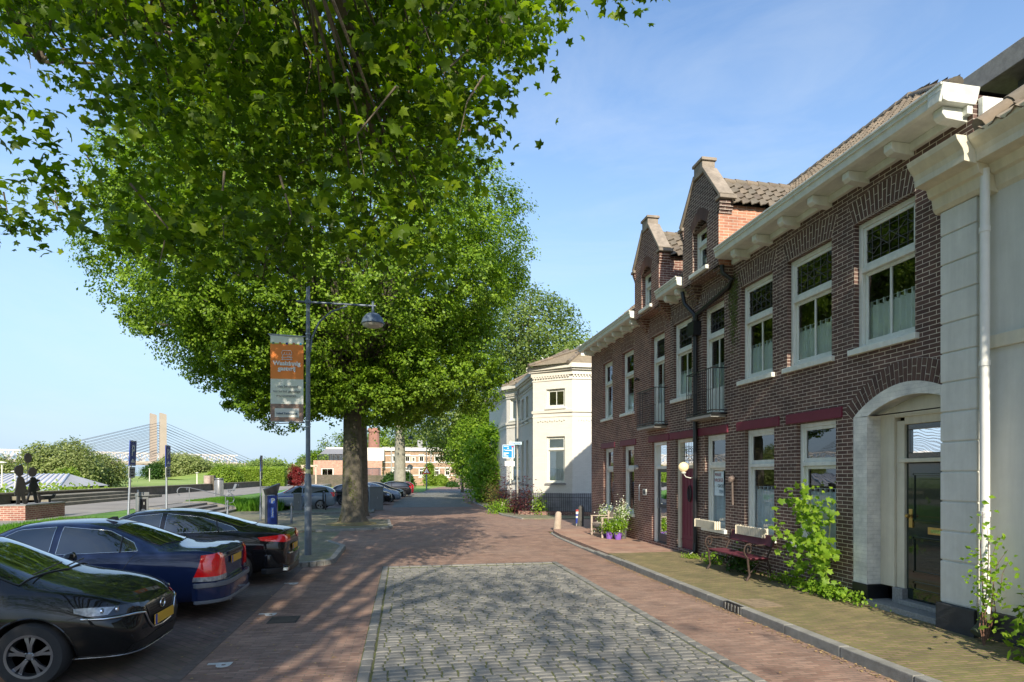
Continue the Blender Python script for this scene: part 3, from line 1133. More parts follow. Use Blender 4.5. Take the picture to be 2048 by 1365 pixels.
def pantiles(name, origin, U, V, NRM, lu, lv, parent, org, tw=0.21, tl=0.30, sub=8, cut=None):
    """rows of S-shaped tiles; U across the slope, V up the slope. each tile its own island"""
    origin, U, V, NRM = Vector(origin), Vector(U).normalized(), Vector(V).normalized(), Vector(NRM).normalized()
    b = MB()
    nu, nv = int(lu / tw), int(lv / tl + 0.5)
    rr = random.Random(nu * 31 + nv)
    for j in range(nv):
        for i in range(nu):
            if cut and cut((i + .5) * tw, (j + .5) * tl): continue
            jz = rr.uniform(-.006, .006)
            rows = []
            for (vv, hh) in ((-0.04, 0.035), (-0.04, 0.055), (tl, 0.012)):
                r_ = []
                for k in range(sub + 1):
                    t = k / sub
                    w = 0.028 * math.cos(2 * PI * t * 1.0 + 0.6) + 0.014 * math.cos(4 * PI * t)
                    p = origin + U * ((i + t * 1.02) * tw) + V * (j * tl + vv + jz) + NRM * (hh + w + jz * .4)
                    r_.append(b.av(p))
                rows.append(r_)
            for a, c in zip(rows, rows[1:]):
                for k in range(sub): b.fi((a[k], a[k + 1], c[k + 1], c[k]))
    return b.build(name, tilem, parent, org=org, smooth=True, uv=False)


XF = 7.0
fX = lambda u, v, w: (XF + w, u, v)


def gutter(parent, org, y0, y1, X=6.51, zt=6.93, brackets=None, endcap=True):
    b = MB()
    # profiled timber box gutter
    prof = [(X, zt), (X + .02, zt - .06), (X + .035, zt - .19), (X + .10, zt - .21), (7.02, zt - .21), (7.02, zt)]
    b.prism(prof, lambda u, v, w: (u, w, v), y0, y1)
    b.box(X - .012, X + .015, y0 - .01, y1 + .01, zt - .02, zt + .012)
    b.box(X - .002, X + .03, y0 + .001, y1 - .001, zt - .085, zt - .07)
    b.box(X + .41, 6.997, y0 + .02, y1 - .02, zt - .32, zt - .212)
    g_ = b.build('gutter', white, parent, org=org, bev=0.006)
    ys = brackets
    for y in ys:
        k = MB()
        k.prism([(X + .12, zt - .213), (X + .12, zt - .31), (X + .17, zt - .36), (7.0, zt - .38), (7.0, zt - .213)], lambda u, v, w: (u, w, v), y - .07, y + .07)
        k.build('bracket', white, g_, org=org, bev=0.01)
    return g_


def dormer(parent, org, yc, bm, vm, sidem, base, hasorange=True):
    XD = 6.66
    hw = 0.83
    zb, zs = 6.62, 8.05
    apex = 9.0
    fD = lambda u, v, w: (XD + w, u, v)
    b = MB()
    wy0, wy1, wz0, wz1 = yc - .33, yc + .33, 6.78, 7.74
    # front wall with a tall niche and a segmental head
    wall2d(b, yc - hw, yc + hw, zb, 7.74, [(wy0, wy1, 6.74, 7.74)], 0.22, fD)
    n = 10
    archp = [(wy0 + (wy1 - wy0) * i / n, 7.74 + 0.18 * math.sin(PI * i / n)) for i in range(n + 1)]
    zz = 7.96
    for (a, c) in zip(archp, archp[1:]):
        b.face([fD(a[0], a[1], 0), fD(c[0], c[1], 0), fD(c[0], zz, 0), fD(a[0], zz, 0)])
        b.face([fD(a[0], a[1], 0), fD(c[0], c[1], 0), fD(c[0], c[1], .22), fD(a[0], a[1], .22)])
    b.face([fD(yc - hw, 7.74, 0), fD(wy0, 7.74, 0), fD(wy0, zz, 0), fD(yc - hw, zz, 0)])
    b.face([fD(wy1, 7.74, 0), fD(yc + hw, 7.74, 0), fD(yc + hw, zz, 0), fD(wy1, zz, 0)])
    b.face([fD(yc - hw, zz, 0), fD(yc + hw, zz, 0), fD(yc + hw, zs, 0), fD(yc + .16, apex, 0), fD(yc - .16, apex, 0), fD(yc - hw, zs, 0)])
    # side walls
    for s in (-1, 1):
        y = yc + s * hw
        if s > 0 or not hasorange: b.face([(XD, y, zb), (9.6, y, zb), (9.6, y, zs - .12), (XD, y, zs - .12)])
        b.face([(XD, y, zs - .12), (XD + .25, y, zs - .12), (XD + .25, y, zs), (XD, y, zs)])
    b.face([(XD + .22, yc - hw, zb), (XD + .22, wy0, zb), (XD + .22, wy0, zs), (XD + .22, yc - hw, zs)])
    # corbels stepping out of the wall below, and shoulder corbels
    for s in (-1, 1):
        ya, yb = sorted((yc + s * hw, yc + s * (hw - .32)))
        for i in range(6):
            z = zb - 0.0625 * (i + 1)
            x0 = XD + 0.055 * (i + 1) if i < 5 else XD + .3
            b.box(x0, 7.02, ya + (.0 if s < 0 else .035 * i), yb - (.0 if s > 0 else .035 * i), z, z + .0625)
        for i in range(4):
            z = zs - 0.07 - 0.0625 * (i + 1)
            o_ = 0.10 - .025 * i
            ya, yb = sorted((yc + s * (hw - .05), yc + s * (hw + o_)))
            b.box(XD - .03 + .01 * i, XD + .3, ya, yb, z, z + .0625)
    b.box(XD + .001, 7.02, yc - hw + .32, yc + hw - .32, zb - .0, zb + .05)
    d = b.build('dormer', bm, parent, org=org)
    O = org
    if hasorange:
        b = MB()
        b.face([(XD, yc - hw - .001, zb), (9.6, yc - hw - .001, zb), (9.6, yc - hw - .001, zs - .12), (XD, yc - hw - .001, zs - .12)])
        b.build('side_wall', sidem, d, org=org)
    b = MB()
    # arch of the niche
    n2 = 16
    b.cur = 1
    for i in range(n2):
        t0, t1 = (i + .06) / n2, (i + .94) / n2
        f0 = lambda t: (wy0 + .0 + (wy1 - wy0) * t, 7.75 + .18 * math.sin(PI * t))
        f1 = lambda t: (wy0 - .12 + (wy1 - wy0 + .24) * t, 7.93 + .26 * math.sin(PI * t))
        q = [f0(t0), f0(t1), f1(t1), f1(t0)]
        b.prism(q, lambda u, v, w: (w, u, v), XD - .012, XD + .02)
    b.cur = 0
    P = [f0(i / 16) for i in range(17)] + [f1(1 - i / 16) for i in range(17)]
    b.prism(P, lambda u, v, w: (w, u, v), XD - .005, XD + .02)
    b.build('arch', [mortar, vm], d, org=org)
    # copings
    b = MB()
    for s in (-1, 1):
        a, c = Vector((XD + .13, yc + s * (hw + .06), zs + .03)), Vector((XD + .13, yc + s * .17, apex + .0))
        b.beam(a, c, .36, .07, up=(1, 0, 0)) if False else None
        dv = (c - a).normalized()
        nn = Vector((0, -dv.z, dv.y)) if s < 0 else Vector((0, dv.z, -dv.y))
        if nn.z < 0: nn = -nn
        q = [a, c, c + nn * .07, a + nn * .07]
        b.prism([(p.y, p.z) for p in q], lambda u, v, w: (w, u, v), XD - .05, XD + .30)
        b.box(XD - .06, XD + .34, *sorted((yc + s * (hw - .06), yc + s * (hw + .17))), zs - .05, zs + .03)
    b.box(XD - .04, XD + .27, yc - .2, yc + .2, apex - .08, apex + .2)
    b.box(XD - .07, XD + .30, yc - .24, yc + .24, apex + .2, apex + .27)
    b.build('coping', stone, d, org=org, bev=0.012)
    window(d, (XD - O[0], wy1 - .0 - O[1], wz0 - O[2] - 0.0), R(-90), wy1 - wy0, wz1 - wz0 + .06, tr=0.62, mull=False, depth=.12, sill=True, cur=.35)
    # tiled roof of the dormer
    sl = math.atan2(.93, .92)
    for s in (-1, 1):
        Vd = Vector((0, -s * math.cos(sl), math.sin(sl)))
        Nn = Vector((0, s * math.sin(sl), math.cos(sl)))
        o_ = Vector((XD + .22, yc + s * (hw + .1), zs - .12))
        Ud = Vector((1, 0, 0))
        pantiles('roof', o_, Ud, Vd, Nn, 2.75, 1.24, d, org, cut=lambda u, v: False)
    b = MB()
    for i in range(9):
        x0 = XD + .3 + i * .28
        b.tube([(x0, yc, 8.84), (x0 + .3, yc, 8.83)], [.105, .095], 10)
    b.build('ridge_tile', tilem, d, org=org, smooth=True, uv=False)
    b = MB()
    b.face([(XD + .24, yc - hw - .05, zs - .13), (9.6, yc - hw - .05, zs - .13), (9.6, yc, 8.83), (XD + .24, yc, 8.83)])
    b.face([(XD + .24, yc + hw + .05, zs - .13), (9.6, yc + hw + .05, zs - .13), (9.6, yc, 8.83), (XD + .24, yc, 8.83)])
    b.build('roof_board', dark, d, org=org)
    return d


def balcony(parent, org, y0, y1, z0, h=.95, dx=.34):
    b = MB()
    x0 = XF - dx
    b.box(x0 - .02, XF, y0 - .03, y1 + .03, z0 - .06, z0 - .02)
    for z in (z0 + .02, z0 + h): b.box(x0 - .012, x0 + .012, y0, y1, z, z + .022)
    for y in (y0, y1):
        for z in (z0 + .02, z0 + h): b.box(x0, XF, y - .012, y + .012, z, z + .022)
        for i in range(1, 4): b.tube([(x0 + dx * i / 4, y, z0), (x0 + dx * i / 4, y, z0 + h)], .008, 5)
    n = round((y1 - y0) / .085)
    for i in range(n + 1):
        y = y0 + (y1 - y0) * i / n
        b.tube([(x0, y, z0), (x0, y, z0 + h)], .008, 5)
        if i < n: b.tube([(x0, y + .01, z0 + h * .5), (x0 - .02, y + .042, z0 + h * .5 + .04), (x0, y + .075, z0 + h * .5)], .005, 4)
    o = b.build('balcony_railing', black, parent, org=org, uv=False)
    b = MB()
    b.box(x0 - .02, XF - .003, y0 + .04, y1 - .04, z0 - .12, z0 - .062)
    b.build('slab', granite, o, org=(0, 0, 0)).location = (-org[0], -org[1], -org[2])
    return o


def bdoor(parent, org, y0, y1, z0, z1, lead=True):
    W_, H_ = y1 - y0, z1 - z0
    w = window(parent, (XF - org[0], y1 - org[1], z0 - org[2]), R(-90), W_, H_, tr=0.72, mull=True, lead=lead, sill=False, depth=.1, name='balcony_door', cur=.45)
    b = MB()
    b.box(.13, W_ - .13, .165, .2, .12, H_ * .26)
    b.build('door_panel', white, w, bev=.01)
    return w


# ---- near house
O1 = (7.0, 10.5, 0.12)
h1 = thing('brick_house', 'dark brown brick townhouse with maroon lintels and a white-arched front door', 'house', O1)
up1 = [(7.07, 8.2, 4.07, 6.04), (8.7, 9.86, 4.07, 6.04), (10.3, 11.38, 4.07, 6.04), (13.55, 14.57, 4.07, 6.04)]
bd1 = (12.05, 13.0, 3.46, 6.04)
gd1 = [(8.6, 9.6, .88, 3.02), (10.25, 11.25, .88, 3.02), (12.0, 12.9, .88, 3.02)]
rd = (13.42, 14.45, .2, 3.02)
ad = (6.3, 8.08, .12, 3.0)
b = MB()
wall2d(b, 6.22, 14.75, .05, 6.86, up1 + [bd1] + gd1 + [rd, ad, (6.3, 8.08, 3.0, 3.28)], 0.13, fX)
# filling above the door arch
n = 14
az = lambda t: 3.0 + .26 * math.sin(PI * t) ** .8
ap = [(6.3 + 1.78 * i / n, az(i / n)) for i in range(n + 1)]
for a, c in zip(ap, ap[1:]): b.face([(7, a[0], a[1]), (7, c[0], c[1]), (7, c[0], 3.28), (7, a[0], 3.28)])
# end wall and back
b.face([(7, 6.22, 5.0), (7.5, 6.22, 5.0), (7.5, 6.22, 6.86), (7, 6.22, 6.86)])
b.face([(14, 6.22, 0), (14, 14.75, 0), (14, 14.75, 6.8), (14, 6.22, 6.8)])
b.build('wall', brick1, h1, org=O1)
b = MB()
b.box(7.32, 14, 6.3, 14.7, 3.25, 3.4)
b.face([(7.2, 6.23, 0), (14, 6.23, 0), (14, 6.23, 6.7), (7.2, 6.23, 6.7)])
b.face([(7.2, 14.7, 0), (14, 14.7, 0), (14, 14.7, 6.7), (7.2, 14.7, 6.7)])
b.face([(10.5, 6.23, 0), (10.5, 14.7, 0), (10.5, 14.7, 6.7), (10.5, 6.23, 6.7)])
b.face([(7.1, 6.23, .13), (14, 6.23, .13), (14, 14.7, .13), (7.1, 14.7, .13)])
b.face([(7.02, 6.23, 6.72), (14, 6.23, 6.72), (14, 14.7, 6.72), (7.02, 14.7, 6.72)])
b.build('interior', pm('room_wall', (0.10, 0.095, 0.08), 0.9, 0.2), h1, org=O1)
b = MB()
b.box(7.2, 9.2, 6.205, 6.218, 5.6, 6.56)
b.build('end_render', pm('ochre_render', (0.5, 0.38, 0.24), .95, .15, 6, bump=.5), h1, org=O1)
for (a, c, d, e) in up1 + [bd1]:
    b = MB()
    fan_arch(b, a, c, 6.045, .34, .07, XF)
    b.build('arch', [mortar, vous], h1, org=O1)
b = MB()
# brick arch above the door
nn = 30
b.cur = 0
f0 = lambda t: (6.3 - .1 + 1.98 * t, 3.02 + .4 * math.sin(PI * t) ** .9 if True else 0)
f0 = lambda t: (6.16 + 2.06 * t, 2.96 + .44 * math.sin(PI * t) ** .85)
f1 = lambda t: (5.98 + 2.42 * t, 3.12 + .62 * math.sin(PI * t) ** .85)
P = [f0(i / 24) for i in range(25)] + [f1(1 - i / 24) for i in range(25)]
P = [(max(u, 6.23), v) for u, v in P]
b.prism(P, lambda u, v, w: (w, u, v), XF - .003, XF + .01)
b.cur = 1
for i in range(nn):
    t0, t1 = (i + .11) / nn, (i + .89) / nn
    a, c, d, e = f0(t0), f0(t1), f1(t1), f1(t0)
    if min(a[0], e[0]) < 6.24: continue
    cut = [0.01, .64, .68, .99] if i % 2 else [.01, .32, .36, .99]
    L2 = lambda p, q, t: (p[0] + (q[0] - p[0]) * t, p[1] + (q[1] - p[1]) * t)
    for k in (0, 2): b.prism([L2(a, e, cut[k]), L2(c, d, cut[k]), L2(c, d, cut[k + 1]), L2(a, e, cut[k + 1])], lambda u, v, w: (w, u, v), XF - .012, XF + .01)
b.build('arch', [mortar, vous], h1, org=O1)
for i, (a, c, d, e) in enumerate(up1):
    window(h1, (XF - O1[0], c - O1[1], d - O1[2]), R(-90), c - a, e - d, tr=.62, mull=True, lead=True, cur=.34, depth=.085)
bdoor(h1, O1, *bd1)
balcony(h1, O1, 11.95, 13.15, 3.5)
for i, (a, c, d, e) in enumerate(gd1):
    window(h1, (XF - O1[0], c - O1[1], d - O1[2]), R(-90), c - a, e - d, tr=.66, cur=.43, depth=.085, g=glass2)
for (a, c) in ((8.45, 9.86), (10.08, 11.52), (11.88, 13.2), (13.25, 14.72)):
    b = MB()
    b.box(6.965, 7.03, a, c, 3.03, 3.21)
    b.build('lintel', maroon, h1, org=O1, bev=.008)
gutter(h1, O1, 6.2, 11.64, brackets=[6.36, 7.15, 7.95, 8.75, 9.55, 10.35, 11.1])
gutter(h1, O1, 13.42, 14.66, brackets=[13.7, 14.3])
dormer(h1, O1, 12.52, brick1, vous, orangebr, 0)
# main roof
sl1 = math.atan2(2.95, 3.54)


def main_roof(parent, org, y0, y1, hip0=False):
    V = Vector((math.cos(sl1), 0, math.sin(sl1)))
    N_ = Vector((-math.sin(sl1), 0, math.cos(sl1)))
    pantiles('roof', (6.76, y1, 6.92), (0, -1, 0), V, N_, y1 - y0, 4.9, parent, org, sub=5,
             cut=(lambda u, v: (y1 - y0 - u) < v * .88 or (v < 1.0 and 1.1 < u < 3.3)) if hip0 else (lambda u, v: v < 1.0 and 5.0 < u))
    b = MB()
    b.face([(6.76, y0, 6.90), (6.76, y1, 6.90), (10.3, y1, 9.86), (10.3, y0 + (4.3 if hip0 else 0), 9.86)])
    b.face([(14, y0, 6.79), (14, y1, 6.79), (10.3, y1, 9.86), (10.3, y0 + (4.3 if hip0 else 0), 9.86)])
    if hip0: b.face([(6.76, y0, 6.90), (14, y0, 6.9), (10.3, y0 + 4.3, 9.86)])
    b.build('roof_board', dark, parent, org=org)
    b = MB()
    ys = y0 + (4.3 if hip0 else 0)
    k = int((y1 - ys) / .3)
    for i in range(k): b.tube([(10.3, ys + i * .3, 9.91), (10.3, ys + i * .3 + .32, 9.90)], [.11, .1], 8)
    if hip0:
        a, c = Vector((6.76, y0, 6.96)), Vector((10.3, ys, 9.91))
        for i in range(16): b.tube([a.lerp(c, (i + .6) / 17), a.lerp(c, (i + 1.7) / 17)], [.085, .075], 10)
    b.build('ridge_tile', tilem, parent, org=org, smooth=True, uv=False)


main_roof(h1, O1, 6.2, 14.75, True)
# gutter return at the near end
b = MB()
b.prism([(6.17, 6.932), (6.19, 6.86), (6.23, 6.722), (6.4, 6.722), (6.4, 6.932)], lambda u, v, w: (w, u, v), 6.512, 7.06)
b.box(7.06, 9.6, 6.14, 6.21, 6.55, 6.80)
b.build('gutter_return', white, h1, org=O1, bev=.01)
# white painted door surround with the arched soffit
whb = brickm('white_painted_brick', (0.66, 0.66, 0.60), (0.70, 0.70, 0.65), (0.60, 0.60, 0.55), bump=.8, ms=.004)
b = MB()
for (ya, yb) in ((7.92, 8.2), (6.24, 6.42)):
    b.box(6.985, 7.34, ya, yb, .42, 3.0)
b.box(6.992, 7.2, 7.74, 7.922, .42, 3.0) if False else None
f0 = lambda t: (6.3 + 1.62 * t, 2.99 + .24 * math.sin(PI * t) ** .85)
f1 = lambda t: (6.2 + 2.0 * t, 2.999 + .42 * math.sin(PI * t) ** .85)
P = [f0(i / 20) for i in range(21)] + [f1(1 - i / 20) for i in range(21)]
b.prism(P, lambda u, v, w: (w, u, v), 6.985, 7.34)
sur = b.build('door_surround', whb, h1, org=O1)
b = MB()
b.box(6.97, 7.35, 7.9, 8.215, .12, .42)
b.build('plinth', black, sur, org=(0, 0, 0), bev=.01).location = (-O1[0], -O1[1], -O1[2])
b = MB()
b.box(7.22, 7.34, 7.66, 7.92, .42, 3.2)
b.box(7.26, 7.36, 7.52, 7.66, .42, 2.9)
b.box(7.26, 7.36, 6.5, 7.52, 2.84, 3.3)
b.box(7.24, 7.36, 6.5, 7.6, 2.28, 2.34)
b.box(7.23, 7.35, 6.5, 7.92, 2.95, 3.26)
b.build('door_frame', cream, sur, org=(0, 0, 0), bev=.008).location = (-O1[0], -O1[1], -O1[2])
b = MB()
b.box(7.2, 7.36, 7.5, 7.68, .12, .42)
b.box(6.9, 7.36, 6.3, 7.9, .0, .2)
b.box(7.15, 7.36, 6.3, 7.52, .2, .27)
b.build('threshold', granite, sur, org=(0, 0, 0), bev=.01).location = (-O1[0], -O1[1], -O1[2])
gdark = pm('dark_green_gloss', (0.008, 0.018, 0.014), .12, .2, 5, coat=.8)
b = MB()
X = 7.30
b.box(X, X + .05, 6.56, 7.52, .28, 2.27)
for (z0, z1) in ((.42, .55), (.68, 1.2), (1.42, 2.12)):
    for (ya, yb, za, zb_) in ((6.62, 7.4, z0, z0 + .03), (6.62, 7.4, z1 - .03, z1), (6.62, 6.65, z0, z1), (7.37, 7.4, z0, z1)): b.box(X - .018, X + .01, ya, yb, za, zb_)
    b.box(X - .01, X + .01, 6.72, 7.3, z0 + .08, z1 - .08) if z1 - z0 > .3 else None
b.box(X + .0, X + .05, 6.56, 7.52, 2.34, 2.42)
b.box(X + .0, X + .05, 6.56, 7.52, 2.76, 2.84)
b.box(X + .0, X + .05, 7.46, 7.52, 2.42, 2.76)
gd_ = b.build('front_door', gdark, sur, org=(0, 0, 0), bev=.006)
gd_.location = (-O1[0], -O1[1], -O1[2])
# sub-sub parts stay parts of the door surround level
b = MB()
b.face([(X + .03, 6.56, 2.42), (X + .03, 7.46, 2.42), (X + .03, 7.46, 2.76), (X + .03, 6.56, 2.76)])
b.build('transom_pane', glass2, sur, uv=False).location = (-O1[0], -O1[1], -O1[2])
brass = pm('brass', (0.55, 0.36, 0.12), .35, .15, 9, metal=.9)
b = MB()
b.box(X - .02, X, 7.40, 7.46, 1.33, 1.6)
b.lathe([(.012, -.09), (.012, -.04), (.03, -.05), (.034, -.075), (.02, -.1)], 12, (X + .0, 7.43, 1.5), 'x')
b.build('door_handle', brass, sur, smooth=True, uv=False).location = (-O1[0], -O1[1], -O1[2])
b = MB()
b.box(X - .022, X, 6.83, 7.14, 1.26, 1.36)
b.cur = 1
b.box(X - .027, X, 6.88, 7.09, 1.285, 1.33)
b.build('letter_slot', [brass, pm('slot_card', (.35, .45, .1), .5, .9, 60)], sur, uv=False).location = (-O1[0], -O1[1], -O1[2])

# maroon door
def panel_door(parent, org, dims, mat, fm, name, glassy=False):
    y0, y1, z0, z1 = dims
    b = MB()
    f = .09
    X = XF + .07
    b.box(X, X + .1, y0, y0 + f, z0, z1)
    b.box(X, X + .1, y1 - f - .05, y1, z0, z1)
    b.box(X + .001, X + .099, y0 + f, y1 - f - .05, z1 - f, z1)
    b.box(X + .001, X + .099, y0 + f, y1 - f - .05, z0 + 2.06, z0 + 2.14)
    fr = b.build('door_frame', fm, parent, org=org, bev=.006)
    fr_loc = (-org[0], -org[1], -org[2])
    b = MB()
    b.box(X + .05, X + .09, y0 + f, y1 - f - .05, z0, z0 + 2.06)
    if glassy:
        b = MB()
        a, c, d, e = y0 + f, y1 - f - .05, z0, z0 + 2.06
        for q in ((a, a + .09, d, e), (c - .09, c, d, e), (a + .09, c - .09, e - .09, e), (a + .09, c - .09, d, d + .25), (a + .09, c - .09, d + .98, d + 1.08)): b.box(X + .05, X + .09, *q)
    else:
        for i in range(1, 5): b.box(X + .043, X + .052, y0 + f + .17 * i - .004, y0 + f + .17 * i + .004, z0 + .35, z0 + 2.0)
        b.box(X + .035, X + .05, y0 + f, y1 - f - .05, z0 + .22, z0 + .25)
    dr = b.build(name, mat, parent, org=org, bev=.005)
    b = MB()
    pn = [(y0 + f, y1 - f - .05, z0 + 2.14, z1 - f)]
    if glassy: pn += [(y0 + f, y1 - f - .05, z0 + .25, z0 + 1.97)]
    for (a, c, d, e) in pn: b.face([(X + .07, a, d), (X + .07, c, d), (X + .07, c, e), (X + .07, a, e)])
    p_ = b.build('pane', glass2 if glassy else glass, fr, uv=False)
    p_.location = fr_loc
    return fr, dr, X


fr, dr, X_ = panel_door(h1, O1, rd, maroon, cream, 'maroon_door')
b = MB()
ring = [(X_ + .03, 13.87 + .09 * math.cos(t), 1.62 + .2 * math.sin(t)) for t in [2 * PI * i / 20 for i in range(21)]]
b.tube(ring, .016, 6, False)
for i in range(5): b.tube([(X_ + .03, 13.81 + .03 * i, 1.47 + abs(2 - i) * .02), (X_ + .03, 13.81 + .03 * i, 1.77 - abs(2 - i) * .02)], .006, 5)
b.build('oval_grille', black, dr, uv=False).location = (-O1[0], -O1[1], -O1[2])
b = MB()
y0, y1 = rd[0] + .09, rd[1] - .14
for i in range(1, 6): b.beam((X_ + .05, y0 + (y1 - y0) * i / 6, 2.35), (X_ + .05, y0 + (y1 - y0) * i / 6, 2.92), .009, .008)
for i in range(1, 5): b.beam((X_ + .048, y0, 2.35 + .57 * i / 5), (X_ + .048, y1, 2.35 + .57 * i / 5), .009, .008)
b.tube([(X_ + .045, (y0 + y1) / 2 + .16 * math.cos(t), 2.62 + .16 * math.sin(t)) for t in [2 * PI * i / 14 for i in range(15)]], .006, 5, False)
b.build('leading', leadm, fr, uv=False).location = (-O1[0], -O1[1], -O1[2])
# black rain pipe with hopper, branches and white leftover paint
b = MB()
px = 6.92
yp = 13.22
b.box(px - .13, px + .07, yp - .15, yp + .15, 5.45, 5.78)
b.tube([(px, yp, 5.5), (px, yp, .2)], .055, 12)
b.tube([(px, yp, .45), (px - .02, yp, .25), (px - .18, yp, .16)], .058, 12)
b.tube([(6.75, 11.7, 6.62), (6.75, 11.7, 6.45), (6.93, 11.62, 6.3), (6.93, 11.75, 6.18), (6.93, yp - .05, 5.95), (px, yp, 5.75)], .048, 10)
b.tube([(6.75, 13.55, 6.6), (6.78, 13.5, 6.3), (6.93, yp + .05, 5.98), (px, yp, 5.76)], .048, 10)
for z in (1.2, 2.9, 4.6): b.tube([(px, yp, z), (px, yp, z + .05)], .066, 12)
b.build('rain_pipe', black, h1, org=O1, smooth=True, uv=False)
# moss streak under the gutter end
b = MB()
rr = random.Random(3)
P_ = []
for i in range(1500):
    z = rr.triangular(4.6, 6.5, 6.2)
    P_.append((6.992, rr.gauss(11.66, .10 * (1.2 - (6.5 - z) * .3)), z))
leaves('moss', np.array(P_) - np.array(O1), np.tile([-1., 0, 0.1], (len(P_), 1)), .03, pm('moss', (0.09, 0.11, 0.025), .95, .5, 30), h1, jit=.3)
# vent bars, wall anchor
b = MB()
b.tube([(6.9, 11.62, 1.95), (6.9, 11.62, 2.0), (6.97, 11.62, 2.05)], [.05, .07, .05], 8)
b.tube([(6.94, 11.62, 1.95), (6.95, 11.62, 1.45)], .025, 6)
b.build('wall_anchor', pm('aged_metal', (.16, .12, .1), .7, .3), h1, org=O1)

# ---- far house
O2 = (7.0, 18.0, 0.12)
h2 = thing('brick_house', 'red brown brick townhouse beside the teak bench with a glazed front door', 'house', O2)
up2 = [(17.3, 18.3, 4.07, 6.04), (19.2, 20.2, 4.07, 6.04)]
bd2 = (15.1, 16.0, 3.46, 6.04)
gd2 = [(17.28, 18.22, .88, 3.02), (19.12, 20.1, .88, 3.02)]
gl2 = (14.97, 15.93, .2, 3.02)
b = MB()
wall2d(b, 14.75, 21.48, .0, 6.86, up2 + [bd2] + gd2 + [gl2], 0.13, fX)
b.face([(7, 21.48, 0), (14, 21.48, 0), (14, 21.48, 6.8), (10.3, 21.48, 9.86), (7, 21.48, 6.8)])
b.build('wall', brick2, h2, org=O2)
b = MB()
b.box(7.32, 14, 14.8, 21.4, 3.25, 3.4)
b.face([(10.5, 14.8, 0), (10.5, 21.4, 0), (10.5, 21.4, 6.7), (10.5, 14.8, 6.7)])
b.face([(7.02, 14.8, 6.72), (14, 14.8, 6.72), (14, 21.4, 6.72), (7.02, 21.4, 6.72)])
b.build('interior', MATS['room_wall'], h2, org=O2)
for (a, c, d, e) in up2 + [bd2]:
    b = MB()
    fan_arch(b, a, c, 6.045, .34, .07, XF)
    b.build('arch', [mortar, vous2], h2, org=O2)
for (a, c, d, e) in up2: window(h2, (XF - O2[0], c - O2[1], d - O2[2]), R(-90), c - a, e - d, tr=.62, mull=False, depth=.1, cur=.3)
for (a, c, d, e) in gd2: window(h2, (XF - O2[0], c - O2[1], d - O2[2]), R(-90), c - a, e - d, tr=.66, depth=.1, g=glass2)
bdoor(h2, O2, *bd2)
balcony(h2, O2, 14.92, 16.2, 3.5)
for (a, c) in ((14.8, 16.15), (17.1, 18.45), (18.95, 20.32)):
    b = MB()
    b.box(6.975, 7.03, a, c, 3.03, 3.21)
    b.build('lintel', maroon, h2, org=O2, bev=.008)
gutter(h2, O2, 16.45, 21.55, brackets=[16.7, 17.45, 18.2, 18.95, 19.7, 20.45, 21.2])
dormer(h2, O2, 15.55, brick2, vous2, brick2, 0, False)
main_roof(h2, O2, 14.75, 21.48)
fr2, dr2, X2 = panel_door(h2, O2, gl2, pm('grey_door', (.05, .055, .06), .35, .1), white, 'glazed_door', True)
b = MB()
b.box(X2 + .02, X2 + .05, gl2[1] - .2, gl2[1] - .17, 1.15, 1.45)
b.box(X2 + .03, X2 + .05, gl2[0] + .25, gl2[1] - .45, 1.33, 1.42)
b.build('handle', steel, dr2, uv=False).location = (-O2[0], -O2[1], -O2[2])
b = MB()
b.box(6.96, 6.999, 16.28, 16.5, 1.5, 1.68)
b.cur = 1
b.box(6.945, 6.96, 16.34, 16.44, 1.53, 1.65)
b.build('house_number', [white, black], h2, org=O2)
text('7', .13, black, h2, (-.048, 16.39 - 18, 1.59 - .12), (R(90), 0, R(-90)), 'digit')
b = MB()
b.tube([(6.97, 16.72, 1.3), (6.94, 16.72, 1.35), (6.94, 16.72, 1.75), (6.97, 16.72, 1.82)], .02, 8)
b.build('bell_pull', steel, h2, org=O2)
b = MB()
b.lathe([(.0, -.12), (.07, -.1), (.08, -.03), (.05, 0)], 12, (6.92, 16.75, 2.32), 'x')
b.build('wall_lamp', steel, h2, org=O2, smooth=True)
b = MB()
b.tube([(6.99, 16.85, 4.95), (6.9, 16.83, 5.0), (6.84, 16.8, 4.93)], .03, 8)
b.build('spotlight', black, h2, org=O2)

# globe lamp by the maroon door: hangs on the pipe bracket
t = thing('globe_lamp', 'round cream globe wall lamp on a curled bracket by the maroon door', 'lamp', (6.98, 13.35, 2.15))
b = MB()
b.lathe([(.012, -.12), (.072, -.096), (.116, -.04), (.12, 0), (.116, .04), (.072, .096), (.012, .12)], 20, (-.3, 0, .14))
b.build('globe', pm('globe_glass', (.85, .68, .38), .35, .1, 3, emit=((1, .75, .4), .25)), t, smooth='all', uv=False)
b = MB()
b.tube([(0, 0, -.1), (-.12, 0, -.13), (-.24, 0, -.1), (-.3, 0, -.02), (-.3, 0, .02)], .012, 8)
b.lathe([(.05, -.02), (.06, .01), (.03, .03)], 14, (-.3, 0, 0))
b.build('bracket', white, t, smooth=True, uv=False)
# poster inside the window
t = thing('poster', 'pale handwritten sign hanging behind the window next to the rain pipe', 'sign', (7.135, 12.5, 1.9))
b = MB()
b.box(-.002, .002, -.2, .2, -.28, .28)
b.build('sheet', pm('paper_blue', (.62, .74, .78), .6, .05), t)
for i, (s, dy, c_) in enumerate([('MAAR', .04, (.25, .04, .03)), ('VROEGE', 0, (.3, .06, .05)), ('GROE', -.08, (.05, .08, .1)), ('TEN', -.1, (.05, .15, .2))]):
    text(s, .115, pm('ink%d' % i, c_, .7, 0), t, (-.006, dy, .2 - .13 * i), (R(90), 0, R(-90)), 'lettering', .001, sx=.85)

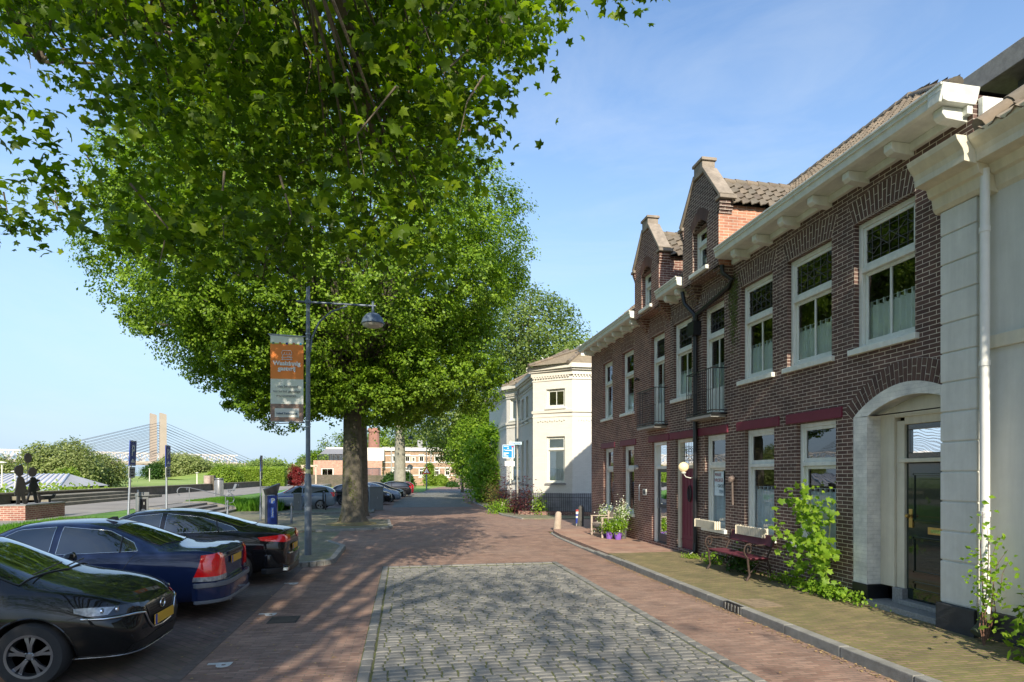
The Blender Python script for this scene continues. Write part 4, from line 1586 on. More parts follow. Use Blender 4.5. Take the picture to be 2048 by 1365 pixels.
# ---- window boxes: small white picket fences on the sills
def picket(y0, y1, lb):
    t = thing('window_box', lb, 'window box', (6.9, (y0 + y1) / 2, .88), 0, 'picket window boxes on the sills')
    L_ = (y1 - y0) / 2
    b = MB()
    k = int((y1 - y0) / .055)
    for i in range(k):
        y = -L_ + (i + .5) * (2 * L_) / k
        b.prism([(y - .02, 0), (y + .02, 0), (y + .02, .17), (y, .19), (y - .02, .17)], lambda u, v, w: (w, u, v), -.12, -.108)
    for x in (-.12, -.07, -.02):
        for s in (-1, 1): b.prism([(x - .02, 0), (x + .02, 0), (x + .02, .17), (x, .19), (x - .02, .17)], lambda u, v, w: (u, s * L_ + w * s, v), 0, .012)
    b.build('picket_fence', pm('picket_paint', (.66, .60, .46), .6, .1, 9), t, uv=False)
    b = MB()
    b.box(-.1, 0, -L_ + .02, L_ - .02, .0, .13)
    b.build('trough', pm('trough', (.3, .27, .2), .8, .2), t)


picket(12.05, 12.95, 'cream picket window box on the sill next to the rain pipe')
picket(10.3, 11.2, 'cream picket window box on the sill above the maroon bench')

# ---- white rendered house at the right edge
O3 = (7.0, 3.0, 0.12)
h3 = thing('rendered_house', 'white rendered house with quoins and a downpipe at the right edge', 'house', O3)
rend = pm('white_render', (0.62, 0.62, 0.56), .85, .06, 2, bump=.3, bscale=12, streak=.09)
quo = pm('quoin_render', (0.64, 0.64, 0.58), .85, .08, 3, bump=.9, bscale=9, streak=.12)
b = MB()
w3 = (3.9, 5.28, .95, 3.35)
w3b = (3.9, 5.28, 4.0, 5.5)
wall2d(b, -3, 6.04, .4, 5.95, [w3, w3b], .14, fX)
b.face([(7, 6.2, 0), (12, 6.2, 0), (12, 6.2, 5.95), (7, 6.2, 5.95)])
b.face([(7, -3, 0), (12, -3, 0), (12, -3, 5.95), (7, -3, 5.95)])
b.build('wall', rend, h3, org=O3)
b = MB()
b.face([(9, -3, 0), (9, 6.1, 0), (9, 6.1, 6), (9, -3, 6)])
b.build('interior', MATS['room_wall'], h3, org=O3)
b = MB()
b.box(6.93, 7.02, -3, 6.04, .0, .45)
b.box(6.80, 7.02, 6.03, 6.56, .0, .45)
b.build('plinth', pm('black_plinth', (.035, .036, .038), .7, .3, 5, bump=.4), h3, org=O3, bev=.01)
b = MB()
zs_ = [.45, 1.0, 1.38, 1.76, 2.14, 2.52, 2.9, 3.28, 3.66, 4.04, 4.42, 4.80, 5.18, 5.5]
for i, (a, c) in enumerate(zip(zs_, zs_[1:])):
    b.box(6.85, 7.02, 6.045, 6.54, a + .008, c - .008)
b.build('quoin', quo, h3, org=O3, bev=.014, seg=3)
b = MB()
b.box(6.87, 7.02, 6.06, 6.525, .45, 5.5)
b.build('quoin_core', rend, h3, org=O3)
b = MB()
for (ya, yb, dx) in ((5.9, 6.6, 0.0), (-3, 5.9, .16)):
    X0 = 6.40 + dx
    prof = [(X0, 6.12), (X0 + .02, 6.06), (X0 + .1, 5.96), (X0 + .12, 5.9), (X0 + .12, 5.82), (X0 + .3, 5.80), (X0 + .33, 5.7), (X0 + .38, 5.68), (X0 + .40, 5.55), (X0 + .44, 5.5), (7.03, 5.48), (7.03, 6.12)]
    b.prism(prof, lambda u, v, w: (u, w, v), ya, yb)
b.build('cornice', cream, h3, org=O3, bev=.006)
b = MB()
b.tube([(6.83, 5.92, 5.75), (6.83, 5.92, 5.4), (6.83, 5.92, .55)], .05, 14)
for z in (5.0, 3.4, 1.6): b.tube([(6.83, 5.92, z), (6.83, 5.92, z + .06)], .058, 14)
b.tube([(6.83, 5.92, .6), (6.83, 5.92, .4)], .055, 14)
b.build('downpipe', pm('pipe_white', (.7, .7, .66), .45, .06), h3, org=O3, smooth=True)
b = MB()
b.tube([(6.83, 5.92, .45), (6.82, 5.92, .3), (6.72, 5.93, .2)], .07, 12)
b.build('pipe_shoe', pm('mossy_iron', (.07, .085, .05), .8, .4), h3, org=O3, smooth=True)
for (a, c, d, e) in (w3, w3b):
    w_ = window(h3, (7 - O3[0], c - O3[1], d - O3[2]), R(-90), c - a, e - d, tr=.66, fm=cream, cur=.4)
    b = MB()
    H_ = e - d
    b.box(-.16, -.001, -.05, .02, -.1, H_ + .1)
    b.box(-.12, -.04, -.09, -.05, -.05, H_ + .1)
    b.box(c - a + .001, c - a + .16, -.05, .02, -.1, H_ + .1)
    b.box(-.22, c - a + .22, -.1, .02, -.24, -.101)
    b.box(-.2, c - a + .2, -.08, .02, H_ + .1, H_ + .24)
    b.build('architrave', cream, w_, bev=.012)
b = MB()
b.box(6.955, 7.02, -3, 6.04, 3.62, 3.78)
b.build('band', cream, h3, org=O3, bev=.01)
V = Vector((math.cos(R(38)), 0, math.sin(R(38))))
pantiles('roof', (6.62, 5.75, 6.08), (0, -1, 0), V, (-math.sin(R(38)), 0, math.cos(R(38))), 9, 2.4, h3, O3, sub=6, cut=lambda u, v: u < v * .5)
b = MB()
b.face([(6.6, 5.75, 6.05), (6.6, -3, 6.05), (9.6, -3, 8.3), (9.6, 4.4, 8.3)])
b.face([(6.6, 6.2, 6.1), (6.6, 5.7, 6.1), (9.6, 5.7, 6.1), (9.6, 6.2, 6.1)])
b.build('roof_board', dark, h3, org=O3)
b = MB()
a, c = Vector((6.62, 5.8, 6.16)), Vector((8.6, 4.6, 7.7))
for i in range(8): b.tube([a.lerp(c, i / 8), a.lerp(c, (i + 1.1) / 8)], [.12, .10], 10)
b.build('ridge_tile', tilem, h3, org=O3, smooth=True, uv=False)

# grey building behind
t = thing('grey_building', 'tall grey clad building rising behind the roofs at top right', 'building', (15, 5, 0))
OB = (15, 5, 0)
b = MB()
b.box(11.6, 19, -6, 9.4, 0, 9.65)
b.build('wall', pm('grey_cladding', (.16, .185, .2), .7, .06, 2), t, org=OB)
b = MB()
b.box(11.0, 19.5, -6.5, 10.1, 9.66, 9.84)
b.box(10.98, 11.08, -6.5, 10.12, 9.6, 10.0)
b.box(11.08, 19.5, 10.02, 10.12, 9.6, 10.0)
b.build('roof_edge', pm('weathered_board', (.34, .30, .25), .85, .25, 6, bump=.4), t, org=OB, bev=.01)
# ------------------------------------------------------------------ trees
lf_plane = leafm('plane_leaf', [(0.042, 0.080, 0.004), (0.065, 0.118, 0.005), (0.10, 0.162, 0.007), (0.20, 0.27, 0.014)], .48)
lf_lime = leafm('lime_leaf', [(0.065, 0.125, 0.009), (0.11, 0.195, 0.013), (0.16, 0.26, 0.018), (0.235, 0.34, 0.028)], .28)
lf_bright = leafm('bright_leaf', [(0.10, 0.20, 0.015), (0.17, 0.29, 0.02), (0.25, 0.37, 0.035)], .4)
lf_willow = leafm('willow_leaf', [(0.15, 0.19, 0.06), (0.21, 0.25, 0.085), (0.28, 0.31, 0.12)], .3)
lf_far = leafm('far_leaf', [(0.09, 0.145, 0.03), (0.14, 0.20, 0.045), (0.20, 0.26, 0.065)], .3)
lf_hedge = leafm('hedge_leaf', [(0.12, 0.20, 0.02), (0.19, 0.28, 0.03), (0.26, 0.34, 0.05)], .35)
lf_dark = leafm('dark_leaf', [(0.02, 0.055, 0.01), (0.035, 0.085, 0.012), (0.055, 0.115, 0.02)], .3)
lf_red = leafm('copper_leaf', [(0.05, 0.012, 0.02), (0.10, 0.02, 0.03), (0.07, 0.05, 0.02)], .3)
lf_crim = leafm('crimson_leaf', [(0.14, 0.015, 0.015), (0.22, 0.03, 0.03)], .3)

# --- near plane tree that overhangs the camera, trunk behind the photographer
OT = (-2.9, -5.2, 0.0)
t = thing('plane_tree', 'plane tree whose lobed-leaf branches hang into the top left of the view', 'tree', OT)
cl = []
rq = random.Random(21)
# hanging sprays: outline of the visible canopy edge, given as bearing/elevation cells
edge = [(-60, 455), (40, 470), (110, 450), (180, 415), (235, 470), (300, 500), (380, 520), (470, 540), (560, 545), (600, 530), (660, 520), (720, 530), (780, 545), (830, 590), (880, 500), (905, 400), (930, 300), (950, 210), (1040, 110), (1060, 70), (1075, -40)]


def lower(x):
    for (a, ya), (c, yc_) in zip(edge, edge[1:]):
        if a <= x <= c: return ya + (yc_ - ya) * (x - a) / (c - a)
    return -99


n_ = 0
while n_ < 440:
    x, y = rq.uniform(-60, 1060), rq.uniform(-160, 600)
    lo = lower(x)
    if y > lo - 12: continue
    dens = 1.0
    if y > 230 and dens > .5: dens = .45
    if 260 <= x < 460: dens *= .75
    if x < 260 and y > 40: dens = 0.16
    if 520 < x < 900 and y > 330: dens = 0.36
    if 250 < x < 520 and y > 330: dens = 0.42
    if 640 < x < 900 and y < 330: dens = .75
    if x > 960: dens = 0.7
    if y < 0: dens *= .6
    if rq.random() > dens: continue
    d = rq.uniform(6.5, 11.5)
    if y > 420: d = rq.uniform(6.5, 8.5)
    cl.append(ray(x, y, d))
    n_ += 1
extra = [(1120, 12, 7.5), (1118, 38, 7.4), (1130, 5, 7.6), (1215, 5, 7.2), (1240, 14, 7.2), (1265, 6, 7.3), (1290, 2, 7.3), (1000, 30, 8), (1020, 60, 8), (1035, 85, 8), (985, 60, 8), (1010, 95, 8), (955, 100, 8.2), (115, 425, 8), (120, 440, 8), (8, 455, 8), (20, 465, 8), (205, 380, 8), (925, 185, 8.3), (960, 190, 8.2), (900, 10, 8.3), (1125, -40, 7.6), (1230, -40, 7.4)]
vis = [Vector(p) for p in cl]
P, NR = [], []
for c in vis:
    m = rq.randint(34, 56)
    rad_ = rq.uniform(.22, .42)
    for _ in range(m):
        o_ = Vector((rq.gauss(0, rad_), rq.gauss(0, rad_), rq.gauss(0, rad_ * .55)))
        p = c + o_
        P.append(p)
        NR.append((o_.x * .5, o_.y * .5 - .15, .8))
for (x, y, d) in extra:
    c = ray(x, y, d)
    for _ in range(8):
        p = c + Vector((rq.gauss(0, .09), rq.gauss(0, .12), rq.gauss(0, .07)))
        P.append(p)
        NR.append((0, -.3, .6))
big = []
# crown mass above and behind the camera; shades the foreground
rq2 = random.Random(8)
while len(big) < 1000:
    p = Vector((rq2.uniform(-14, 4.0), rq2.uniform(-17, 2.5), rq2.uniform(7.5, 14)))
    q = Vector(((p.x + 4.5) / 9.5, (p.y + 7) / 10.5, (p.z - 8) / 7))
    if q.length > 1: continue
    g = p.y + 1.6 * p.z
    if p.x > 2.3: continue
    if 12.6 < g < 16.2 and p.x > -1.5: continue
    big.append(p)
for c in big:
    for _ in range(24):
        o_ = Vector((rq.gauss(0, .5), rq.gauss(0, .5), rq.gauss(0, .25)))
        P.append(c + o_)
        NR.append((0, 0, 1))
leaves('crown', np.array(P) - np.array(OT), np.array(NR), .128, lf_plane, t, star_leaf(), .65, .5)
b = MB()
b.tube([(-2.9, -5.2, -.1), (-2.9, -5.15, .6), (-2.85, -5.0, 3), (-2.8, -4.8, 5.2)], [.75, .55, .48, .42], 14)
fork = Vector((-2.8, -4.8, 5.0))
limbs(b, fork, [tuple(p) for p in big], .2, 60, 4)
# limbs reaching forward over the road
for tgt in [(640, 70, 9), (300, 40, 9), (60, 120, 9), (430, 150, 9), (820, 120, 9), (760, 300, 8.5), (560, -60, 8), (180, -80, 8), (960, -60, 8)]:
    e = ray(*tgt)
    pts = [fork.lerp(e, j / 7) + Vector((0, 0, 1.6 * math.sin(PI * j / 7))) + Vector((rq.uniform(-.15, .15), rq.uniform(-.15, .15), rq.uniform(-.1, .1))) for j in range(8)]
    b.tube(pts, [.17 - .018 * j for j in range(8)], 8, False)
    near = sorted(vis, key=lambda c: (c - e).length)[:26]
    for c in near:
        s = pts[rq.randint(4, 7)]
        mid = s.lerp(c, .5) + Vector((rq.uniform(-.15, .15), rq.uniform(-.15, .15), rq.uniform(0, .25)))
        b.tube([s, mid, c, c + Vector((rq.uniform(-.1, .1), rq.uniform(-.1, .1), -.2))], [.03, .018, .009, .004], 5, False)
for k in range(70):
    c = rq.choice(vis)
    b.tube([c + Vector((rq.uniform(-.4, .4), rq.uniform(-.4, .4), .5)), c + Vector((rq.uniform(-.2, .2), 0, .1)), c + Vector((rq.uniform(-.1, .1), 0, -.35))], [.014, .010, .004], 5, False)
for (x, y, d) in extra[:]:
    c = ray(x, y, d)
    a = ray(x - 20 + rq.uniform(-20, 20), y - 70, d + .2)
    b.tube([a, a.lerp(c, .6) + Vector((.04, 0, .03)), c], [.012, .008, .004], 5, False)
b.build('trunk', bark, t, org=OT, smooth=True, uv=False)
b = MB()
for k in range(60):
    c = rq.choice(vis) + Vector((rq.uniform(-.2, .2), rq.uniform(-.2, .2), -.45))
    b.lathe([(.002, -.016), (.012, -.008), (.015, 0), (.012, .01), (.002, .016)], 7, c)
b.build('seed_ball', pm('seed_ball', (.08, .07, .03), .9, .3), t, org=OT, uv=False)

# --- big lime tree on the island
mossbark = pm('mossy_bark', (0.10, 0.088, 0.065), .95, .45, 5, bump=1.0, bscale=16, dirt=(.07, .085, .02))


def trunk_mesh(b, x, y, h, r, n=18, flare=1.5, lean=(0, 0), seed=1):
    rr = random.Random(seed)
    rings = []
    zs = [-.1, .0, .12, .3, .6, 1.1, 1.8, 2.6, 3.5, h]
    zs = [z for z in zs if z <= h]
    ph = [rr.uniform(0, 6) for _ in range(3)]
    for z in zs:
        k = 1 + (flare - 1) * math.exp(-max(z, 0) / .28)
        k *= 1 - .22 * max(z, 0) / h
        ring = []
        for j in range(n):
            a = 2 * PI * j / n
            w = 1 + (.05 + .16 * math.exp(-max(z, 0) / .3)) * math.sin(5 * a + ph[0]) + .03 * math.sin(9 * a + ph[1] + z) + .025 * math.sin(3 * a + z * 2)
            ring.append(b.av((x + lean[0] * z + r * k * w * math.cos(a), y + lean[1] * z + r * k * w * math.sin(a), z)))
        rings.append(ring)
    for a, c in zip(rings, rings[1:]):
        for j in range(n): b.fi((a[j], a[(j + 1) % n], c[(j + 1) % n], c[j]))
    b.fi(rings[-1])


OL = (-2.13, 25.6, .1)
t = thing('lime_tree', 'huge dense lime tree with a mossy trunk behind the banner lamp post', 'tree', OL)
CC = (-3.35, 26.0, 11.3)
CL = lobes('crown', CC, (9.2, 7.8, 6.9), 260, 1350, (1.1, 2.3), .112, lf_lime, t, OL, seed=5, zmin=5.6, fill=16000, lump=.05)
# lower skirts that hang on the left and right of the trunk
for (cx_, cz_, rx, rz, n2) in ((-6.0, 6.9, 2.5, 1.9, 190), (-4.6, 5.4, 2.6, 1.4, 120), (1.2, 6.2, 3.2, 1.9, 170), (-1.2, 5.3, 2.2, 1.3, 90)):
    lobes('crown', (cx_, 25.5, cz_), (rx + .3, 3.8, rz + .2), n2 // 5, 1000, (.6, 1.2), .108, lf_lime, t, OL, seed=int(n2), fill=900)
b = MB()
trunk_mesh(b, -2.13, 25.6, 5.2, .44, 22, 1.55, seed=2)
f = Vector((-2.13, 25.6, 5.0))
for e in [(-7, 26, 11), (-5, 23.5, 13), (-2.5, 27, 15), (.5, 24.5, 12), (2.5, 26, 10), (-4, 28, 12), (-9.5, 25, 8), (-1.1, 23.2, 9.5)]:
    e = Vector(e)
    pts = [f + Vector((0, 0, -.4))] + [f.lerp(e, j / 5) + Vector((0, 0, .6 * math.sin(PI * j / 5))) for j in range(1, 6)]
    b.tube(pts, [.26, .2, .16, .12, .09, .05], 9, False)
limbs(b, f, CL, .16, 130, 6)
b.build('trunk', mossbark, t, org=OL, smooth=True, uv=False)
b = MB()
rr = random.Random(4)
P, NR = [], []
for i in range(2600):
    a = rr.uniform(PI * .6, PI * 1.75)
    z = rr.uniform(0, 4.8)
    r_ = .44 * (1 + .55 * math.exp(-z / .28)) * (1 - .22 * z / 5.2)
    if rr.random() > .5 + .5 * math.sin(z * 3 + a * 2): continue
    P.append((r_ * math.cos(a), r_ * math.sin(a), z - .1))
    NR.append((math.cos(a), math.sin(a), .2))
leaves('moss', P, NR, .05, pm('trunk_moss', (.085, .10, .022), .95, .5, 20), t, jit=.25)


def simple_tree(label, x, y, h, cc, rad, ncl, per, cr, size, mat, tr=.18, group=None, seed=1, name='tree', zmin=None, lean=(0, 0), trunk_h=None, lumps=.25, cat='tree', up=.6, inner=.35, nb=14, tm=None):
    o = thing(name, label, cat, (x, y, 0), 0, group)
    C_ = crown('crown', cc, rad, ncl, per, cr, size, mat, o, lumps=lumps, seed=seed, zmin=zmin, org=(x, y, 0), up=up, inner=inner)
    b = MB()
    th = trunk_h or max(.5, cc[2] - rad[2] * .3)
    b.tube([(x, y, -.1), (x, y, .3), (x + lean[0] * .5, y, th * .5), (x + lean[0], y + lean[1], th)], [tr * 1.4, tr, tr * .85, tr * .6], 10)
    limbs(b, (x + lean[0], y + lean[1], th * .95), C_, tr * .5, nb, seed)
    b.build('trunk', tm or bark, o, org=(x, y, 0), smooth=True, uv=False)
    return o


c = gp(737, 1032)
simple_tree('slimmer lime tree directly behind the big mossy trunk', c[0] - .25, c[1], 12, (c[0] - .4, c[1] + 1, 9.5), (4.5, 4.5, 4.5), 330, 40, .45, .18, lf_lime, .24, seed=12, name='lime_tree', trunk_h=6)
c = gp(802, 976)
simple_tree('pale-barked street tree beside the second lamp post', -1.0 + .6, 60, 14, (2.3, 61, 11), (7.5, 6, 5.2), 620, 34, .55, .24, lf_far, .62, seed=13, name='plane_tree', trunk_h=8.5, zmin=6.5, lumps=.35, tm=pm('plane_bark', (.24, .23, .18), .9, .35, 3, bump=.6))
# tree group behind the villa
for i, (x, Y, zc, rx, rz, n2, lb, mt) in enumerate([
        (1050, 52, 15.0, 5.2, 4.2, 430, 'airy tree crown above the left wing of the villa', lf_far),
        (1120, 50, 11.5, 4.5, 3.2, 300, 'lower green tree crown just above the villa roof ridge', lf_far),
        (975, 58, 10, 4.2, 5.6, 330, 'tall loose tree to the left of the villa', lf_far),
        (1150, 58, 14.0, 2.6, 2.0, 110, 'small tree top peeping over the roof beside the brick house gutter', lf_far)]):
    u = (x - 1024) / 1180
    X_ = Y * (SN + u * CS) / (CS - u * SN)
    simple_tree(lb, X_, Y, 15, (X_, Y, zc), (rx, 4, rz), n2, 34, .5, .24, mt, .3, 'trees round the villa', seed=30 + i, lumps=.4, name='garden_tree', trunk_h=zc - rz)
# dense ivy-green trees to the left of the villa along the bend
for i, (x, Y, zc, rx, ry, rz, n2, lb, mt) in enumerate([
        (985, 44, 3.0, 1.7, 2.2, 3.2, 330, 'tall leafy bush against the left corner of the villa', lf_bright),
        (962, 52, 4.6, 2.6, 3, 3.6, 360, 'rounded green tree right of the parking sign', lf_lime),
        (925, 70, 7.2, 4.5, 4, 3.6, 360, 'spreading green tree above the far right bend of the road', lf_far),
        (968, 60, 7.0, 3.2, 3, 3.6, 300, 'bushy tree rising behind the leafy bush', lf_lime)]):
    u = (x - 1024) / 1180
    X_ = Y * (SN + u * CS) / (CS - u * SN)
    simple_tree(lb, X_, Y, 8, (X_, Y, zc), (rx, ry, rz), n2, 40, .34, .2, mt, .2, 'greenery along the right bend', seed=50 + i, name='bushy_tree', trunk_h=1.2, zmin=.1, inner=.2)
# woodland behind the long brick building
rr = random.Random(9)
for i in range(9):
    x = 700 + i * 42
    Y = 150 + rr.uniform(-8, 8)
    u = (x - 1024) / 1180
    X_ = Y * (SN + u * CS) / (CS - u * SN)
    r_ = rr.uniform(6, 8)
    simple_tree('%s tree of the wood behind the long brick building' % ['leftmost', 'second', 'third', 'fourth', 'fifth', 'sixth', 'seventh', 'eighth', 'rightmost'][i], X_, Y, 12, (X_, Y, 7.5 + rr.uniform(-.5, 2.2)), (r_, 4, 5.5), 240, 26, .8, .5, lf_hedge if i % 3 else lf_far, .35, 'wood behind the brick building', seed=70 + i, name='woodland_tree', trunk_h=4, zmin=.3)

# --- riverside willows, bushes and hedges on the left
def at_(x, Y):
    u = (x - 1024) / 1180
    return Y * (SN + u * CS) / (CS - u * SN)


def dep(x, Y):
    u = (x - 1024) / 1180
    return Y / (CS - u * SN)


def blob(x0, x1, ytop, Y, lb, mt, n2, name, cat='tree', group=None, seed=1, size=.25, base=.4, per=36, cr=.45, thk=None, lumps=.25, up=.6, zmin=None, tr=.15):
    xc = (x0 + x1) / 2
    d = dep(xc, Y)
    X_ = at_(xc, Y)
    r_ = (x1 - x0) / 2 / 1180 * d
    zt = EYE + (950 - ytop) / 1180 * d
    rz = (zt - base) / 2
    return simple_tree(lb, X_, Y, zt, (X_, Y, base + rz), (r_, thk or r_ * .8, rz), n2, per, cr, size, mt, tr, group, seed=seed, name=name, trunk_h=max(.4, base + rz * .6), zmin=base - .2, lumps=lumps, cat=cat, up=up, inner=.25)


blob(62, 178, 884, 78, 'big grey-green willow left of the river behind the silhouettes', lf_willow, 520, 'willow_tree', seed=90, cr=.5, size=.26, group='riverside willows')
blob(150, 236, 912, 84, 'lower grey-green willow right beside the big one', lf_willow, 420, 'willow_tree', seed=91, cr=.5, size=.26, group='riverside willows')
blob(-20, 30, 912, 80, 'willow cut by the left edge of the view', lf_willow, 200, 'willow_tree', seed=92, cr=.5, size=.26, group='riverside willows')
blob(112, 150, 935, 62, 'yellowish sapling growing in front of the big willow', lf_hedge, 90, 'young_tree', seed=93, size=.2, cr=.35)
blob(318, 420, 910, 215, 'wide grey-green tree right of the bridge pylon', lf_willow, 430, 'riverside_tree', seed=94, size=.6, cr=1.1, base=1.5, group='trees along the dike')
blob(292, 330, 928, 210, 'small dark round tree under the bridge end', lf_dark, 150, 'riverside_tree', seed=95, size=.5, cr=.8, base=2, group='trees along the dike')
blob(420, 478, 932, 84, 'light green shrub left of the clipped hedge', lf_hedge, 330, 'shrub', 'shrub', seed=96, size=.2, cr=.3)
blob(578, 606, 931, 92, 'crimson shrub beyond the wall left of the lamp post', lf_crim, 120, 'shrub', 'shrub', seed=97, size=.2, cr=.3)
blob(600, 660, 902, 125, 'round green tree beside the terrace building', lf_lime, 330, 'garden_tree', seed=98, size=.35, cr=.6)
blob(596, 622, 915, 120, 'pale wispy tree beside the terrace building', lf_willow, 110, 'garden_tree', seed=99, size=.3, cr=.5)
# far wood on the horizon: reads as one mass
C_ = []
for k in range(900):
    x = rng.uniform(400, 700)
    Y = 330 + rng.uniform(-12, 12)
    C_.append((at_(x, Y), Y, rng.uniform(1, 7.5) * (1 + .25 * math.sin(x * .05)) * (1 if x > 430 else .8)))
for k in range(900):
    x = rng.uniform(-300, 420)
    Y = 1100
    C_.append((at_(x, Y) + rng.normal(0, 3), Y, rng.uniform(0, 14)))
C_ = np.array(C_)
n = len(C_) * 22
P = np.repeat(C_, 22, axis=0) + rng.normal(0, 1, (n, 3)) * np.array([2.4, 2, 1.2])
o = leaves('distant_wood', P, np.tile([0, -.6, .6], (n, 1)), 1.1, lf_far, None, jit=.6)
prop(o, 'low far-off line of woods on the horizon', 'wood', kind='stuff')
# clipped hedge
X0, X1, Y = at_(478, 88), at_(572, 88), 88
zt = hz(938, (X0 + X1) / 2, Y)
t = thing('hedge', 'bright yellow-green clipped hedge beyond the river wall', 'hedge', ((X0 + X1) / 2, Y, .4))
n = 26000
P = np.stack([rng.uniform(X0, X1, n), rng.uniform(Y - 1.2, Y + 1.2, n), rng.uniform(.4, zt, n)], 1)
q = rng.uniform(0, 1, n)
P[q < .5, 1] = Y - 1.2 + rng.normal(0, .12, (q < .5).sum())
P[q > .8, 2] = zt + rng.normal(0, .12, (q > .8).sum())
leaves('foliage', P - np.array([(X0 + X1) / 2, Y, .4]), np.tile([0, -.6, .5], (n, 1)), .2, lf_hedge, t, jit=.7)
# rough growth along the wall
C_ = []
n = 16000
ys = rng.uniform(28, 75, n)
P = np.stack([-20.2 - np.abs(rng.normal(0, 1.3, n)), ys, .5 + np.abs(rng.normal(0, .38, n)) * np.clip((62 - ys) / 22, .25, 1)], 1)
o = leaves('rough_growth', P, np.tile([.3, -.5, .6], (n, 1)), .2, lf_hedge, None, jit=.7)
prop(o, 'wild green growth behind the low river wall', 'undergrowth', kind='stuff')


# --- grass blades on the banks (uncountable)
def grass(name, n, fn, size, mat, lb):
    P = np.array([fn() for _ in range(n)])
    k = len(P)
    a = rng.uniform(0, 6.28, k)
    h = size * rng.uniform(.5, 1.4, k)
    w = size * .11
    dx, dy = np.cos(a) * w, np.sin(a) * w
    lx, ly = rng.normal(0, .3, k) * h, rng.normal(0, .3, k) * h
    V = np.stack([P + np.stack([-dx, -dy, 0 * a], 1), P + np.stack([dx, dy, 0 * a], 1), P + np.stack([lx, ly, h], 1)], 1)
    o = mesh_np(name, V.reshape(-1, 3), np.arange(3 * k), 3, mat)
    prop(o, lb, 'grass', kind='stuff')


lf_grass = leafm('grass_blade', [(0.05, 0.13, 0.012), (0.09, 0.21, 0.018), (0.14, 0.28, 0.03)], .4)


def bankz(x, xs, zs):
    return float(np.interp(x, xs[::-1] if xs[0] > xs[-1] else xs, zs[::-1] if xs[0] > xs[-1] else zs))


def g1():
    x, y = rng.uniform(-12.4, -7.5), 24.4 - 20 * rng.uniform() ** 1.0
    return (x, y, bankz(x, [-12.6, -11.2, -9.0, -7.4, -7.3], [.5, .46, .25, .1, -.02]))


def g2():
    x, y = rng.uniform(-12.5, -9.3), rng.uniform(37, 44)
    return (x, y, bankz(x, [-12.6, -11.6, -10.2, -9.3, -9.2], [.5, .46, .25, .06, -.02]))


grass('lawn_grass', 42000, g1, .10, lf_grass, 'short green grass on the bank behind the parked cars')
grass('lawn_grass', 22000, g2, .13, lf_grass, 'short green grass beyond the steps')
grass('lawn_grass', 9000, lambda: (rng.uniform(-9.4, -7.0), rng.uniform(36, 46), 0), .55, lf_grass, 'taller grass by the grey cabinets')
# ------------------------------------------------------------------ cars
def paint(name, col, flake=.0, rough=.6):
    return pm(name, col, rough, .03, 2, metal=.0, coat=1.0, spec=.08)


carglass = pm('car_glass', (.012, .016, .015), .02, 0, coat=1.0, spec=1.0)
tyrem = pm('tyre', (.022, .022, .023), .8, .15, 14, bump=.2)
alloy = pm('alloy', (.26, .27, .29), .28, .05, metal=.9)
plastic = pm('black_plastic', (.015, .015, .016), .45, .1)
platem = pm('plate_yellow', (.75, .42, .03), .45, .03)
redlens = pm('red_lens', (.45, .006, .01), .08, .25, 20, coat=1.0, emit=((1, .02, .02), .06))
clearlens = pm('clear_lens', (.42, .44, .46), .05, .5, 14, coat=1.0, metal=.3)
bluep = pm('plate_blue', (.02, .06, .4), .4, 0)


def body_mesh(st, sub=2):
    """st: stations (x, zb, wl, wm, zm, wb, zbelt, wr, zr, cab)"""
    bm = bmesh.new()
    rings = []
    for (x, zb, wl, wm, zm, wb, zbelt, wr, zr, cab) in st:
        h = [(0, zb), (wl * .8, zb), (wl, zb + .06), (wm, zm), (wm - .012, zbelt - .15), (wb, zbelt - .02)]
        if cab:
            h += [(wb - .035, zbelt + .02), ((wb - .035 + wr) / 2 + .015, (zbelt + zr - .08) / 2), (wr + .012, zr - .085), (wr - .09, zr - .02), (wr * .4, zr - .002), (0, zr)]
        else:
            h += [(wb - .03, zbelt + .012), (wb * .86, zbelt + (zr - zbelt) * .35), (wb * .72, zbelt + (zr - zbelt) * .62), (wb * .5, zbelt + (zr - zbelt) * .86), (wb * .25, zr - .004), (0, zr)]
        full = [(x, -y, z) for y, z in h[::-1]][0:] + [(x, y, z) for y, z in h[1:-1]]
        # order: top centre .. down the right side .. bottom .. up left
        rings.append([bm.verts.new(p) for p in full])
    n = len(rings[0])
    for a, b_ in zip(rings, rings[1:]):
        for j in range(n): bm.faces.new((a[j], a[(j + 1) % n], b_[(j + 1) % n], b_[j]))
    bm.faces.new(rings[0][::-1])
    bm.faces.new(rings[-1])
    bmesh.ops.recalc_face_normals(bm, faces=bm.faces)
    me = bpy.data.meshes.new('b')
    bm.to_mesh(me)
    bm.free()
    o = bpy.data.objects.new('b', me)
    COL.objects.link(o)
    s = o.modifiers.new('s', 'SUBSURF')
    s.levels = s.render_levels = sub
    dg = bpy.context.evaluated_depsgraph_get()
    m2 = bpy.data.meshes.new_from_object(o.evaluated_get(dg))
    bpy.data.objects.remove(o)
    return m2


